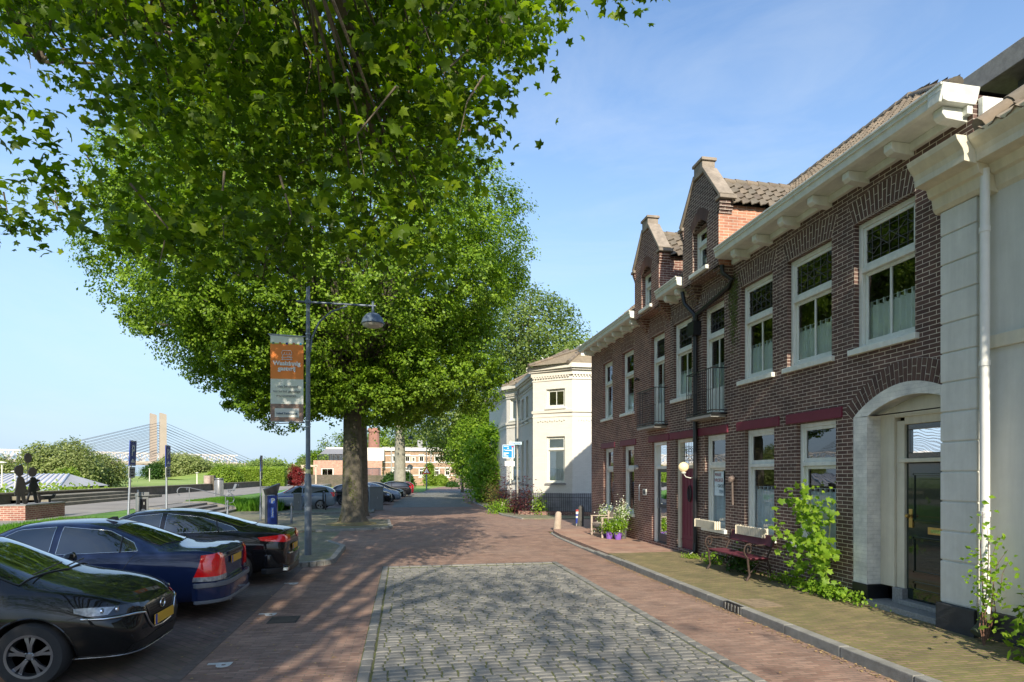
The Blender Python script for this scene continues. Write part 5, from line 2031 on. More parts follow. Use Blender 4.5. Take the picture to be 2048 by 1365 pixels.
def wheel(parent, x, y, r, side, w=.21, spokes=5, hubm=alloy, rimr=.66):
    b = MB()
    R_ = r
    prof = [(R_ * rimr, -w / 2), (R_ * .93, -w / 2), (R_, -w / 2 + .03), (R_ + .002, 0), (R_, w / 2 - .03), (R_ * .93, w / 2), (R_ * rimr, w / 2)]
    b.lathe(prof, 40, (0, 0, 0), 'y', False)
    wo = b.build('wheel', tyrem, parent, (x, y, r), smooth=True, uv=False)
    b = MB()
    rr_ = R_ * rimr
    yo = side * w / 2
    b.lathe([(rr_ + .004, yo * .98), (rr_ + .006, yo * 1.02), (rr_ - .018, yo * 1.0), (rr_ - .03, yo * .3)], 40, (0, 0, 0), 'y', False)
    k0 = yo * .80
    b.lathe([(.0, k0 + side * .008), (.03, k0 + side * .007), (.04, k0 - side * .002)], 20, (0, 0, 0), 'y', False)
    for i in range(spokes):
        a = 2 * PI * i / spokes + .3
        for s in ((-1, 1) if spokes <= 7 else (0,)):
            da = s * .12
            pts = []
            for rad, ww, dy in ((.04, .022, 0), (rr_ * .55, .020, .006), (rr_ - .008, .032, .0)):
                aa = a + da * (rad / rr_) * 1.6
                pts.append((rad, aa, ww, dy))
            vs = []
            for rad, aa, ww, dy in pts:
                c_, s_ = math.cos(aa), math.sin(aa)
                for q in (-1, 1):
                    for yy in (k0 + side * dy, k0 - side * .03):
                        vs.append(b.av((rad * c_ - q * ww / 2 * s_ * 1.3, yy, rad * s_ + q * ww / 2 * c_ * 1.3)))
            for g in (0, 4):
                A = vs[g:g + 8]
                b.fi((A[0], A[2], A[6], A[4]))
                b.fi((A[0], A[1], A[5], A[4]))
                b.fi((A[2], A[3], A[7], A[6]))
    for i in range(4):
        a = PI / 4 + i * PI / 2
        b.lathe([(.001, k0 + side * .014), (.009, k0 + side * .012), (.01, k0)], 8, (.04 * math.cos(a), 0, .04 * math.sin(a)), 'y', False)
    b.build('rim', hubm, wo, smooth=True, uv=False)
    b = MB()
    b.lathe([(.02, yo * .25), (rr_ - .03, yo * .25)], 24, (0, 0, 0), 'y', True)
    b.build('brake_disc', plastic, wo, uv=False)
    return wo


class Car:
    def __init__(s, name, label, loc, rotz, st, mat, group=None, sub=2, wheels=None, wr=.32, spokes=5, cat='car', hubm=alloy, simple=False):
        s.root = thing(name, label, cat, loc, rotz, group)
        me = body_mesh(st, sub)
        s.tree = BVHTree.FromPolygons([v.co for v in me.vertices], [list(p.vertices) for p in me.polygons])
        me.materials.clear()
        me.materials.append(mat)
        me.materials.append(plastic)
        o = bpy.data.objects.new('body', me)
        COL.objects.link(o)
        s.halfw = max(abs(v.co.y) for v in me.vertices)
        # wheel arches
        cm = MB()
        for (wx, _) in wheels:
            for sd in (-1, 1):
                cm.lathe([(wr + .055, sd * (s.halfw - .30)), (wr + .055, sd * (s.halfw + .1))], 40, (wx, 0, wr - .005), 'y')
        cut = cm.build('cut', [plastic, plastic], uv=False)
        cut.data.polygons.foreach_set('material_index', [1] * len(cut.data.polygons))
        bo = o.modifiers.new('b', 'BOOLEAN')
        bo.operation = 'DIFFERENCE'
        bo.object = cut
        bo.solver = 'EXACT'
        dg = bpy.context.evaluated_depsgraph_get()
        m2 = bpy.data.meshes.new_from_object(o.evaluated_get(dg))
        bpy.data.objects.remove(o)
        bpy.data.objects.remove(cut)
        m2.name = 'body'
        m2.polygons.foreach_set('use_smooth', [True] * len(m2.polygons))
        m2.set_sharp_from_angle(angle=R(35))
        s.body = bpy.data.objects.new('body', m2)
        COL.objects.link(s.body)
        s.body.parent = s.root
        for (wx, wy) in wheels:
            for sd in (-1, 1): wheel(s.root, wx, sd * wy, wr, sd, spokes=spokes, hubm=hubm)
        # arch lips
        if not simple:
            for (wx, _) in wheels:
                for sd in (-1, 1):
                    pts = []
                    for i in range(25):
                        a = PI * (i / 24) * 1.06 - .09
                        p = Vector((wx + (wr + .058) * math.cos(a), sd * 2, wr - .005 + (wr + .058) * math.sin(a)))
                        h = s.tree.ray_cast(p, Vector((0, -sd, 0)))
                        if h[0] is not None: pts.append(h[0] + Vector((0, 0, 0)))
                    if len(pts) > 3:
                        b = MB()
                        b.tube(pts, .010, 6)
                        b.build('arch_lip', mat, s.root, smooth=True, uv=False)

    def proj(s, p, d, off):
        p, d = Vector(p), Vector(d).normalized()
        h = s.tree.ray_cast(p - d * 1.2, d)
        if h[0] is None: return p
        n = h[1]
        if n.dot(d) > 0: n = -n
        return h[0] + n * off

    def patch(s, name, bot, top, d, mat, off=.004, nu=16, nv=6, parent=None, trim=None, trim_r=.006, mirror=False, label=None):
        """patch laid on the body between two 3D polylines, projected along d"""
        outs = []
        for sd in ((1, -1) if mirror else (1,)):
            fl = lambda p: Vector((p[0], p[1] * sd, p[2]))
            B, T_ = [fl(p) for p in bot], [fl(p) for p in top]
            dd = Vector((d[0], d[1] * sd, d[2]))

            def samp(P, t):
                ls = [0]
                for a, c in zip(P, P[1:]): ls.append(ls[-1] + max((c - a).length, 1e-5))
                x = t * ls[-1]
                for i in range(len(P) - 1):
                    if x <= ls[i + 1] + 1e-9: return P[i].lerp(P[i + 1], (x - ls[i]) / (ls[i + 1] - ls[i]))
                return P[-1]
            b = MB()
            grid = []
            for i in range(nu + 1):
                a, c = samp(B, i / nu), samp(T_, i / nu)
                grid.append([s.proj(a.lerp(c, j / nv), dd, off) for j in range(nv + 1)])
            ids = [[b.av(p) for p in col] for col in grid]
            for i in range(nu):
                for j in range(nv): b.fi((ids[i][j], ids[i + 1][j], ids[i + 1][j + 1], ids[i][j + 1]))
            o = b.build(name, mat, parent or s.root, smooth='all', uv=False)
            if label: o['label'] = label
            if trim:
                loop = [g[0] for g in grid] + grid[-1][1:] + [g[-1] for g in grid[::-1]][1:] + grid[0][::-1][1:]
                b = MB()
                b.tube(loop, trim_r, 5, False)
                b.build('trim', trim, o, smooth='all', uv=False)
            outs.append(o)
        return outs

    def line(s, name, pts, d, mat, r=.004, off=.0, mirror=True, n=16, parent=None):
        for sd in ((1, -1) if mirror else (1,)):
            P = []
            V = [Vector((p[0], p[1] * sd, p[2])) for p in pts]
            for a, c in zip(V, V[1:]):
                for i in range(n): P.append(a.lerp(c, i / n))
            P.append(V[-1])
            P = [s.proj(p, (d[0], d[1] * sd, d[2]), off) for p in P]
            b = MB()
            b.tube(P, r, 5)
            b.build(name, mat, parent or s.root, smooth='all', uv=False)


def plate(car, x, z, dirx, w=.52, h=.11, blue=True):
    b = MB()
    b.box(-.006, .006, -w / 2, w / 2, -h / 2, h / 2)
    o = b.build('number_plate', platem, car.root, (x, 0, z), bev=.003)
    b = MB()
    s = 1 if dirx > 0 else -1
    b.box(*sorted((s * .006, s * .009)), *sorted((-s * (w / 2), -s * (w / 2 - .045))), -h / 2, h / 2)
    b.build('country_strip', bluep, o)
    return o


# -- dark blue saloon (rear to the road)
navy = paint('navy_paint', (.009, .020, .07))
stV = [(-2.29, .36, .60, .70, .55, .62, .86, .5, .86, 0), (-2.26, .27, .74, .83, .55, .76, .94, .6, .96, 0), (-2.12, .22, .80, .885, .55, .81, .985, .6, 1.02, 0), (-1.75, .2, .82, .90, .55, .83, .99, .6, 1.035, 0),
       (-1.45, .2, .82, .905, .55, .84, .975, .6, 1.06, 0), (-.72, .2, .82, .905, .55, .845, .96, .57, 1.40, 1), (-.25, .2, .82, .905, .55, .845, .955, .60, 1.435, 1), (.30, .2, .82, .905, .55, .845, .945, .60, 1.425, 1),
       (.62, .2, .82, .905, .55, .84, .935, .58, 1.35, 1), (1.22, .2, .82, .90, .55, .83, .90, .6, 1.0, 0), (1.75, .2, .80, .885, .55, .79, .84, .6, .91, 0), (2.12, .22, .72, .81, .5, .68, .74, .5, .79, 0), (2.27, .28, .6, .68, .45, .55, .62, .4, .64, 0)]
vc = Car('saloon_car', 'dark navy blue saloon with tall red tail lamp, middle of three near parked cars', (-4.93, 10.0, 0), R(180), stV, navy, 'cars parked in the bays', 2, [(-1.32, .80), (1.38, .80)], .325, 5)
vc.patch('side_window', [(-1.20, .8, 1.01), (-.2, .8, .985), (-.17, .8, .985)], [(-1.1, .8, 1.12), (-.75, .7, 1.29), (-.17, .7, 1.355)], (0, -1, 0), carglass, mirror=True, trim=chrome, trim_r=.005)
vc.patch('side_window', [(-.08, .8, .985), (.55, .8, .97), (1.02, .8, .96)], [(-.08, .7, 1.355), (.38, .7, 1.32), (.98, .7, 1.0)], (0, -1, 0), carglass, mirror=True, trim=chrome, trim_r=.005)
vc.patch('rear_window', [(-1.42, -.58, 1.3), (-1.52, 0, 1.3), (-1.42, .58, 1.3)], [(-.78, -.46, 1.6), (-.74, 0, 1.6), (-.78, .46, 1.6)], (0, 0, -1), carglass, trim=plastic)
vc.patch('windscreen', [(1.14, -.62, 1.3), (1.22, 0, 1.3), (1.14, .62, 1.3)], [(.46, -.46, 1.6), (.5, 0, 1.6), (.46, .46, 1.6)], (0, 0, -1), carglass, trim=plastic)
for q in [[(-.12, .9, .98), (-.12, .9, .30)], [(1.0, .9, .95), (.98, .9, .3)], [(-1.2, .9, 1.0), (-1.02, .9, .72), (-.95, .9, .6)]]: vc.line('door_gap', q, (0, -1, 0), plastic, .004, -.001)
vc.patch('side_strip', [(-.95, .9, .47), (.98, .9, .47)], [(-.95, .9, .53), (.98, .9, .53)], (0, -1, 0), pm('strip_grey', (.03, .035, .045), .4, 0), off=.012, nv=2, mirror=True)
vc.patch('tail_lamp', [(-2.32, .50, .60), (-2.2, .78, .60), (-1.98, .9, .60)], [(-2.32, .62, .93), (-2.24, .70, .95), (-2.14, .9, .93)], (.75, -.66, 0), redlens, off=.012, nu=14, nv=8, mirror=True)
vc.patch('reversing_lamp', [(-2.32, .52, .565), (-2.2, .78, .565), (-1.98, .9, .565)], [(-2.32, .50, .63), (-2.2, .78, .63), (-1.99, .9, .63)], (.75, -.66, 0), clearlens, off=.014, nu=14, nv=2, mirror=True)
b = MB()
for (r0, z0, z1, k) in ((0, .26, .54, 0),):
    prof = [(-2.375 + .36 * ((1 - i / 14) ** 5), .915 * (1 - i / 14) ** .8) for i in range(15)]
    P = prof + [(x, -y) for x, y in prof[::-1][1:]]
    inner = [(x + .1, y * .93) for x, y in P][::-1]
    b.prism(P + inner, lambda u, v, w: (u, v, w), .27, .55)
b.build('bumper', navy, vc.root, bev=.03, smooth=True, seg=3)
b = MB()
P = [(x - .012 if abs(y) < .9 else x, y * 1.012) for x, y in P]
inner = [(x + .05, y * .96) for x, y in P][::-1]
b.prism(P + inner, lambda u, v, w: (u, v, w), .47, .54)
b.prism(P + inner, lambda u, v, w: (u, v, w), .24, .29)
b.build('bumper_strip', pm('bumper_grey', (.14, .15, .17), .5, .1), vc.root, bev=.01)
plate(vc, -2.315, .80, -1)
b = MB()
b.box(-2.30, -2.26, -.32, .32, .88, .93)
b.build('lid_handle', plastic, vc.root, bev=.01)
b = MB()
b.tube([(-2.2, .5, .25), (-2.36, .5, .24)], .03, 12)
b.tube([(-2.2, .42, .25), (-2.36, .42, .24)], .03, 12)
b.build('exhaust', steel, vc.root, smooth=True)
b = MB()
for sd in (-1, 1):
    b.lathe([(.001, -.07), (.05, -.06), (.07, -.02), (.075, .03), (.05, .05)], 14, (.95, sd * .98, 1.02), 'x')
b.build('door_mirror', navy, vc.root, smooth=True, uv=False)
vc.patch('door_handle', [(-.3, .9, .80), (-.12 - .38, .9, .80)][::-1], [(-.3, .9, .83), (-.5, .9, .83)][::-1], (0, -1, 0), plastic, off=.02, nu=6, nv=2, mirror=True)
vc.patch('door_handle', [(.55, .9, .79), (.78, .9, .79)], [(.55, .9, .82), (.78, .9, .82)], (0, -1, 0), plastic, off=.02, nu=6, nv=2, mirror=True)
b = MB()
b.prism([(-.62, 1.405), (-.45, 1.42), (-.55, 1.46), (-.6, 1.46)], lambda u, v, w: (u, w, v), -.02, .02)
b.build('aerial', plastic, vc.root)
vc.line('window_bar', [(-.98, .8, 1.0), (-.93, .72, 1.2)], (0, -1, 0), plastic, .012, .006, n=5)
vc.line('boot_gap', [(-2.2, .74, 1.2), (-1.7, .76, 1.2), (-1.46, .66, 1.2)], (0, 0, -1), plastic, .004, -.001)

# -- dark saloon beyond it (rear to the road)
darkp = paint('obsidian_paint', (.006, .006, .008))
stM = [(-2.32, .36, .58, .68, .5, .6, .80, .5, .82, 0), (-2.27, .27, .72, .82, .52, .73, .93, .6, .97, 0), (-2.12, .22, .78, .875, .55, .78, .97, .6, 1.03, 0), (-1.8, .2, .8, .905, .55, .80, .985, .6, 1.07, 0),
       (-1.40, .2, .82, .91, .55, .81, .985, .6, 1.13, 0), (-.70, .2, .82, .905, .55, .82, .975, .56, 1.38, 1), (-.2, .2, .82, .90, .55, .825, .965, .59, 1.44, 1), (.35, .2, .82, .90, .55, .825, .955, .59, 1.43, 1),
       (.66, .2, .82, .90, .55, .82, .945, .56, 1.36, 1), (1.3, .2, .82, .905, .55, .81, .92, .6, 1.02, 0), (1.85, .2, .80, .89, .55, .78, .86, .6, .93, 0), (2.2, .22, .7, .8, .5, .66, .76, .5, .8, 0), (2.34, .28, .55, .65, .45, .5, .62, .4, .64, 0)]
mc = Car('saloon_car', 'near-black saloon with slim red tail lamp, farthest of three near parked cars', (-4.55, 12.75, 0), R(180), stM, darkp, 'cars parked in the bays', 2, [(-1.38, .80), (1.45, .80)], .335, 5)
mc.patch('side_window', [(-1.42, .8, 1.03), (-.7, .8, 1.015), (-.15, .8, 1.0)], [(-1.30, .8, 1.10), (-.75, .7, 1.28), (-.15, .7, 1.36)], (0, -1, 0), carglass, mirror=True, trim=chrome, trim_r=.005)
mc.patch('side_window', [(-.06, .8, .995), (.6, .8, .98), (1.08, .8, .97)], [(-.06, .7, 1.36), (.42, .7, 1.32), (1.04, .7, 1.01)], (0, -1, 0), carglass, mirror=True, trim=chrome, trim_r=.005)
mc.patch('rear_window', [(-1.50, -.56, 1.3), (-1.6, 0, 1.3), (-1.5, .56, 1.3)], [(-.76, -.44, 1.6), (-.70, 0, 1.6), (-.76, .44, 1.6)], (0, 0, -1), carglass, trim=plastic)
mc.patch('windscreen', [(1.2, -.62, 1.3), (1.28, 0, 1.3), (1.2, .62, 1.3)], [(.5, -.46, 1.6), (.54, 0, 1.6), (.5, .46, 1.6)], (0, 0, -1), carglass, trim=plastic)
mc.patch('tail_lamp', [(-2.32, .36, .80), (-2.22, .72, .80), (-1.92, .9, .84)], [(-2.32, .34, .90), (-2.22, .72, .94), (-1.88, .9, .90)], (.75, -.66, 0), redlens, off=.012, nu=16, nv=6, mirror=True)
for q in [[(-.1, .9, .99), (-.1, .9, .3)], [(1.05, .9, .97), (1.0, .9, .3)], [(-1.05, .9, .9), (-.95, .9, .6)]]: mc.line('door_gap', q, (0, -1, 0), plastic, .004, -.001)
plate(mc, -2.345, .66, -1)
mc.line('window_bar', [(-1.1, .8, 1.02), (-1.0, .72, 1.2)], (0, -1, 0), plastic, .012, .006, n=5)
mc.line('boot_gap', [(-2.2, .72, 1.2), (-1.75, .74, 1.2), (-1.5, .64, 1.2)], (0, 0, -1), plastic, .004, -.001)
for sd in (-1, 1):
    b = MB()
    b.T = Matrix.Translation((-2.30, sd * .6, .27))
    b.prism([(-.1, -.03), (.1, -.03), (.08, .035), (-.08, .035)], lambda u, v, w: (w, u, v), -.03, .06)
    b.T = None
    b.build('exhaust_tip', chrome, mc.root, bev=.008)
b = MB()
prof = [(-2.375 + .38 * ((1 - i / 14) ** 3.6), .90 * (1 - i / 14) ** .8) for i in range(15)]
P = prof + [(x, -y) for x, y in prof[::-1][1:]]
inner = [(x + .12, y * .93) for x, y in P][::-1]
b.prism(P + inner, lambda u, v, w: (u, v, w), .3, .6)
b.build('bumper', darkp, mc.root, bev=.05, smooth=True, seg=3)
b = MB()
P = [(x + .012, y) for x, y in P]
inner = [(x + .12, y * .93) for x, y in P][::-1]
b.prism(P + inner, lambda u, v, w: (u, v, w), .2, .31)
b.build('diffuser', plastic, mc.root, bev=.02)
for sd in (-1, 1):
    b = MB()
    b.lathe([(.001, -.07), (.05, -.06), (.07, -.02), (.075, .03), (.05, .05)], 14, (1.0, sd * .98, 1.02), 'x')
    b.build('door_mirror', darkp, mc.root, smooth=True, uv=False)

# -- nearest black hatchback (nose to the road)
stZ = [(-2.0, .35, .55, .66, .5, .6, .9, .5, .95, 0), (-1.95, .25, .7, .8, .55, .72, 1.0, .55, 1.1, 0), (-1.6, .2, .78, .855, .55, .77, 1.0, .52, 1.34, 1), (-1.0, .2, .8, .865, .55, .79, .98, .55, 1.45, 1), (-.4, .2, .8, .865, .55, .79, .965, .57, 1.49, 1), (.0, .2, .8, .865, .55, .79, .95, .56, 1.46, 1),
       (.30, .2, .8, .865, .55, .79, .94, .54, 1.38, 1), (.95, .2, .8, .865, .55, .785, .93, .6, 1.07, 0), (1.35, .2, .79, .86, .55, .76, .90, .6, 1.0, 0), (1.65, .2, .76, .845, .55, .72, .85, .6, .92, 0), (1.88, .19, .70, .79, .5, .64, .76, .5, .83, 0), (2.0, .20, .56, .66, .45, .5, .68, .4, .74, 0), (2.045, .24, .42, .5, .42, .4, .62, .3, .66, 0)]
zc = Car('hatchback_car', 'black hatchback cut by the left edge, nearest of the parked cars, nose towards the road', (-4.78, 7.38, 0), 0, stZ, paint('jet_paint', (.006, .0065, .007)), 'cars parked in the bays', 3, [(1.17, .755), (-1.38, .755)], .318, 5)
zc.patch('windscreen', [(.98, -.66, 1.3), (1.10, 0, 1.3), (.98, .66, 1.3)], [(.18, -.46, 1.6), (.22, 0, 1.6), (.18, .46, 1.6)], (0, 0, -1), carglass, trim=plastic, trim_r=.009, nu=20, nv=10)
zc.patch('side_window', [(-.3, .8, .99), (.4, .8, .975), (.72, .8, .97)], [(-.3, .7, 1.38), (.12, .7, 1.34), (.68, .7, 1.02)], (0, -1, 0), carglass, mirror=True, trim=plastic)
zc.patch('side_window', [(-1.3, .8, 1.03), (-.38, .8, .99)], [(-1.2, .7, 1.3), (-.38, .7, 1.38)], (0, -1, 0), carglass, mirror=True, trim=plastic)
zc.line('bonnet_gap', [(.98, .70, 1.3), (1.5, .66, 1.3), (1.85, .56, 1.3), (1.96, .36, 1.3)], (0, 0, -1), plastic, .004, -.001)
zc.line('door_gap', [(.72, .9, .95), (.75, .9, .3)], (0, -1, 0), plastic, .004, -.001)
zc.line('bumper_gap', [(1.52, .95, .66), (1.7, .95, .69), (1.86, .95, .70)], (-.3, -1, 0), plastic, .004, -.001)
# headlamp: dark housing, clear projector, chrome wing below
zc.patch('headlamp', [(1.47, .86, .76), (1.72, .85, .66), (2.05, .50, .655)], [(1.46, .86, .775), (1.75, .82, .76), (2.05, .52, .73)], (-.6, -.8, 0), pm('lamp_housing', (.02, .02, .022), .06, .2, coat=1), off=.006, nu=20, nv=6, mirror=True)
zc.patch('lamp_lens', [(1.58, .86, .715), (1.7, .85, .675), (1.86, .8, .672)], [(1.58, .86, .755), (1.72, .82, .752), (1.88, .7, .735)], (-.6, -.8, 0), clearlens, off=.012, nu=12, nv=6, mirror=True)
for sd in (-1, 1):
    b = MB()
    for (px_, py_, rr2) in ((1.76, .74, .035), (1.86, .66, .03)):
        c = zc.proj((px_, sd * py_, .71), (-.6, -.8 * sd, 0), .012)
        b.lathe([(.001, .02), (rr2 * .8, .014), (rr2, 0)], 14, tuple(c), 'x')
    b.build('lamp_bulb', chrome, zc.root, smooth=True, uv=False)
zc.line('chrome_wing', [(1.70, .86, .655), (1.86, .8, .64), (1.98, .52, .635), (2.05, .42, .62), (2.1, .36, .5), (2.1, .26, .42), (2.1, 0, .40)], (-.9, -.35, 0), chrome, .014, .008, n=10)
# grille
zc.patch('grille', [(2.1, -.28, .44), (2.1, 0, .42), (2.1, .28, .44)], [(2.1, -.36, .68), (2.1, 0, .69), (2.1, .36, .68)], (-1, 0, 0), pm('grille_mesh', (.02, .02, .022), .35, .8, 90), off=.006, nu=18, nv=8)
b = MB()
for i in range(9):
    for j in range(14):
        y = -.30 + .6 * j / 13 + (.022 if i % 2 else 0)
        z = .45 + .215 * i / 8
        if abs(y) > .26 + (z - .45) * .35: continue
        p = zc.proj((2.1, y, z), (-1, 0, 0), .008)
        b.tube([p + Vector((0, -.018, 0)), p + Vector((.004, 0, -.009)), p + Vector((0, .018, 0))], .003, 4, False)
b.build('grille_bars', plastic, zc.root, uv=False)
p = zc.proj((2.1, 0, .64), (-1, 0, 0), .02)
b = MB()
ring = [(p.x, .062 * math.cos(a), .64 + .05 * math.sin(a)) for a in [2 * PI * i / 24 for i in range(25)]]
b.tube(ring, .007, 6, False)
b.tube([(p.x, -.055, .655), (p.x, -.03, .64), (p.x, 0, .61), (p.x, .03, .64), (p.x, .055, .655)], [.004, .008, .007, .008, .004], 6)
b.build('badge', chrome, zc.root, smooth=True, uv=False)
plate(zc, 2.075, .50, 1)
zc.patch('lower_intake', [(2.06, -.62, .255), (2.1, 0, .25), (2.06, .62, .255)], [(2.06, -.6, .33), (2.1, 0, .36), (2.06, .6, .33)], (-1, 0, 0), plastic, off=.005, nu=16, nv=3)
zc.line('lip_trim', [(1.78, .86, .24), (1.98, .6, .235), (2.08, 0, .23)], (-.9, -.4, 0), pm('lip_chrome', (.35, .36, .38), .25, 0, metal=.8), .008, .01, n=10)
for sd in (-1, 1):
    b = MB()
    b.lathe([(.001, -.07), (.06, -.06), (.085, -.02), (.09, .03), (.06, .05)], 16, (.62, sd * .98, 1.03), 'x')
    b.tube([(.62, sd * .82, .98), (.62, sd * .95, 1.0)], .02, 8)
    b.build('door_mirror', zc.body.data.materials[0], zc.root, smooth=True, uv=False)
b = MB()
b.tube([(1.04, -.55, 1.075), (1.0, .05, 1.12)], .008, 6)
b.tube([(1.08, .0, 1.085), (1.0, .5, 1.10)], .008, 6)
b.build('wiper', plastic, zc.root)

# -- distant parked cars
def far_car(label, X, Y, rz, col, estate=True, name='parked_car', s=1.0, paintname=None, lampred=False):
    st = [(-2.1, .35, .6, .7, .5, .66, .9, .55, 1.0, 0), (-2.02, .22, .78, .85, .55, .79, 1.0, .56, 1.2, 1), (-1.6, .2, .8, .88, .55, .81, .98, .58, 1.44, 1), (-.6, .2, .8, .88, .55, .81, .96, .6, 1.52, 1), (.2, .2, .8, .88, .55, .81, .95, .58, 1.48, 1),
          (.95, .2, .8, .88, .55, .8, .94, .6, 1.04, 0), (1.5, .2, .78, .86, .55, .76, .88, .6, .96, 0), (1.95, .22, .68, .78, .5, .66, .76, .5, .82, 0), (2.08, .28, .55, .62, .45, .5, .62, .4, .66, 0)]
    if not estate: st[1] = (-2.0, .22, .78, .85, .55, .78, .97, .56, 1.05, 0); st[2] = (-1.55, .2, .8, .88, .55, .81, .98, .58, 1.16, 0)
    c = Car(name, label, (X, Y, 0), rz, st, paint(paintname or ('paint_%s' % label[:8]), col), 'cars parked farther along the bays', 2, [(1.25, .78), (-1.3, .78)], .315, 5, simple=True)
    c.patch('side_window', [(-1.8, .8, 1.04), (-.3, .8, 1.01)], [(-1.55, .7, 1.32), (-.3, .7, 1.42)], (0, -1, 0), carglass, mirror=True, nu=8, nv=3)
    c.patch('side_window', [(-.22, .8, 1.01), (.8, .8, .98)], [(-.22, .7, 1.42), (.76, .7, 1.02)], (0, -1, 0), carglass, mirror=True, nu=8, nv=3)
    c.patch('windscreen', [(.86, -.64, 1.3), (.95, 0, 1.3), (.86, .64, 1.3)], [(.1, -.46, 1.7), (.12, 0, 1.7), (.1, .46, 1.7)], (0, 0, -1), carglass, nu=8, nv=3)
    c.patch('headlamp', [(1.8, .8, .66), (2.1, .5, .66)], [(1.75, .8, .78), (2.05, .5, .76)], (-.6, -.8, 0), clearlens, off=.01, nu=6, nv=3, mirror=True)
    if estate:
        c.patch('rear_window', [(-2.3, -.5, 1.05), (-2.3, .5, 1.05)], [(-2.3, -.45, 1.34), (-2.3, .45, 1.34)], (1, 0, 0), carglass, nu=6, nv=3)
        c.patch('tail_lamp', [(-2.3, .62, .8), (-2.05, .85, .8)], [(-2.3, .6, 1.05), (-2.0, .85, 1.05)], (.75, -.6, 0), redlens, off=.01, nu=6, nv=3, mirror=True)
    return c


fc = far_car('silver-blue car with orange and blue stripes, half hidden behind the big mossy trunk', -6.2, 37.5, R(180), (.25, .30, .36))
c_or = pm('stripe_orange', (.75, .16, .02), .5, 0)
fc.line('stripe', [(-.3, .8, 1.45), (.15, .75, 1.46), (.82, .8, 1.03)], (0, -1, 0), c_or, .03, .0, n=8)
fc.line('stripe', [(-.9, .9, .84), (1.6, .9, .80)], (0, -1, 0), pm('stripe_blue', (.03, .08, .4), .5, 0), .025, .0, n=8)
for (px, Y, col, rz, lb, es) in [(762, 43.0, (.01, .01, .012), 0, 'dark car with bright wheel just right of the mossy trunk', True), (782, 46.5, (.20, .26, .31), 0, 'silver-blue hatchback with its nose to the road', True), (790, 51.5, (.008, .008, .01), 0, 'black estate car beside the second lamp post', True),
                              (806, 57.0, (.008, .008, .01), 180, 'black car between the estate and the dark red car', True), (812, 61.0, (.16, .008, .015), 180, 'dark red car at the far end of the parked row', True)]:
    far_car(lb, at_(px, Y) - 1.3, Y, R(rz), col, es)
far_car('small dark blue car standing before the long brick building', at_(872, 118), 118, R(0), (.01, .02, .07), True)
far_car('white van-like car half hidden behind the round bush', at_(908, 124), 124, R(90), (.6, .6, .6), True)
# ------------------------------------------------------------------ street furniture
lampm = pm('lamp_blue_grey', (.09, .12, .16), .38, .15, 5, metal=.1)
lampm2 = pm('lamp_pole_grey', (.14, .165, .19), .5, .25, 3, bump=.15)


def lamp_post(label, X, Y, H_=6.9, banner=False, group='street lamps along the road'):
    t = thing('street_lamp', label, 'street lamp', (X, Y, 0), 0, group)
    b = MB()
    b.lathe([(.085, 0), (.085, 2.0), (.06, 2.15), (.052, 4), (.045, H_)], 16)
    b.build('pole', lampm2, t, smooth=True, uv=False)
    b = MB()
    za = H_ - .48
    b.tube([(-.28, 0, za), (1.65, 0, za - .02)], .028, 10)
    b.lathe([(.07, -.05), (.07, .05)], 14, (0, 0, za))
    pts = [(.05, 0, za - 1.25), (.09, 0, za - .9), (.26, 0, za - .5), (.55, 0, za - .22), (.95, 0, za - .05)]
    b.tube(pts, .022, 8)
    b.tube([(1.58, 0, za + .1), (1.58, 0, za - .2)], .032, 10)
    b.build('arm', lampm, t, smooth=True, uv=False)
    b = MB()
    b.lathe([(.035, -.18), (.05, -.19), (.16, -.23), (.25, -.33), (.285, -.45), (.295, -.46), (.295, -.48), (.27, -.49)], 26, (1.58, 0, za), cap=False)
    sh = b.build('lamp_shade', lampm, t, smooth=True, uv=False)
    b = MB()
    b.lathe([(.27, -.475), (.25, -.53), (.15, -.57), (.01, -.585)], 24, (1.58, 0, za), cap=False)
    b.build('diffuser', pm('lamp_diffuser', (.5, .47, .42), .25, .1), sh, smooth='all', uv=False)
    return t


lp = lamp_post('tall blue-grey street lamp carrying the orange town banner', -2.36, 15.43)
b = MB()
for z in (5.62, 5.48): b.lathe([(.062, -.012), (.062, .012)], 12, (0, 0, z))
b.tube([(-.05, 0, 5.55), (-.95, 0, 5.58)], .012, 6)
for z in (3.45, 3.3): b.lathe([(.07, -.012), (.07, .012)], 12, (0, 0, z))
b.tube([(-.05, 0, 3.4), (-.95, 0, 3.36)], .012, 6)
b.build('clamp', steel, lp, smooth=True, uv=False)
b = MB()
b.lathe([(.087, -.055), (.087, .055)], 16, (0, 0, 2.28 - .1))
b.build('yellow_sticker', pm('sticker', (.55, .55, .3), .5, .5, 60), lp, uv=False).scale = (.72, .72, 1)
# banner: separate cloth on its brackets
ban = thing('banner', 'orange and white cloth banner reading Waalzinnig gastvrij on the lamp post', 'banner', (-2.36 - .5, 15.43, 0))
b = MB()
W_ = .78
zt_, zb_ = 5.55, 3.42


def sheet(b, z0, z1, x0=-W_ / 2, x1=W_ / 2, off=0.0):
    nx, nz_ = 14, max(2, int((z1 - z0) / .08))
    ids = []
    for i in range(nx + 1):
        x = x0 + (x1 - x0) * i / nx
        ids.append([b.av((x, .012 * math.sin(x * 5 + (z0 + (z1 - z0) * j / nz_) * 2.3) - off, z0 + (z1 - z0) * j / nz_)) for j in range(nz_ + 1)])
    for i in range(nx):
        for j in range(nz_): b.fi((ids[i][j], ids[i + 1][j], ids[i + 1][j + 1], ids[i][j + 1]))


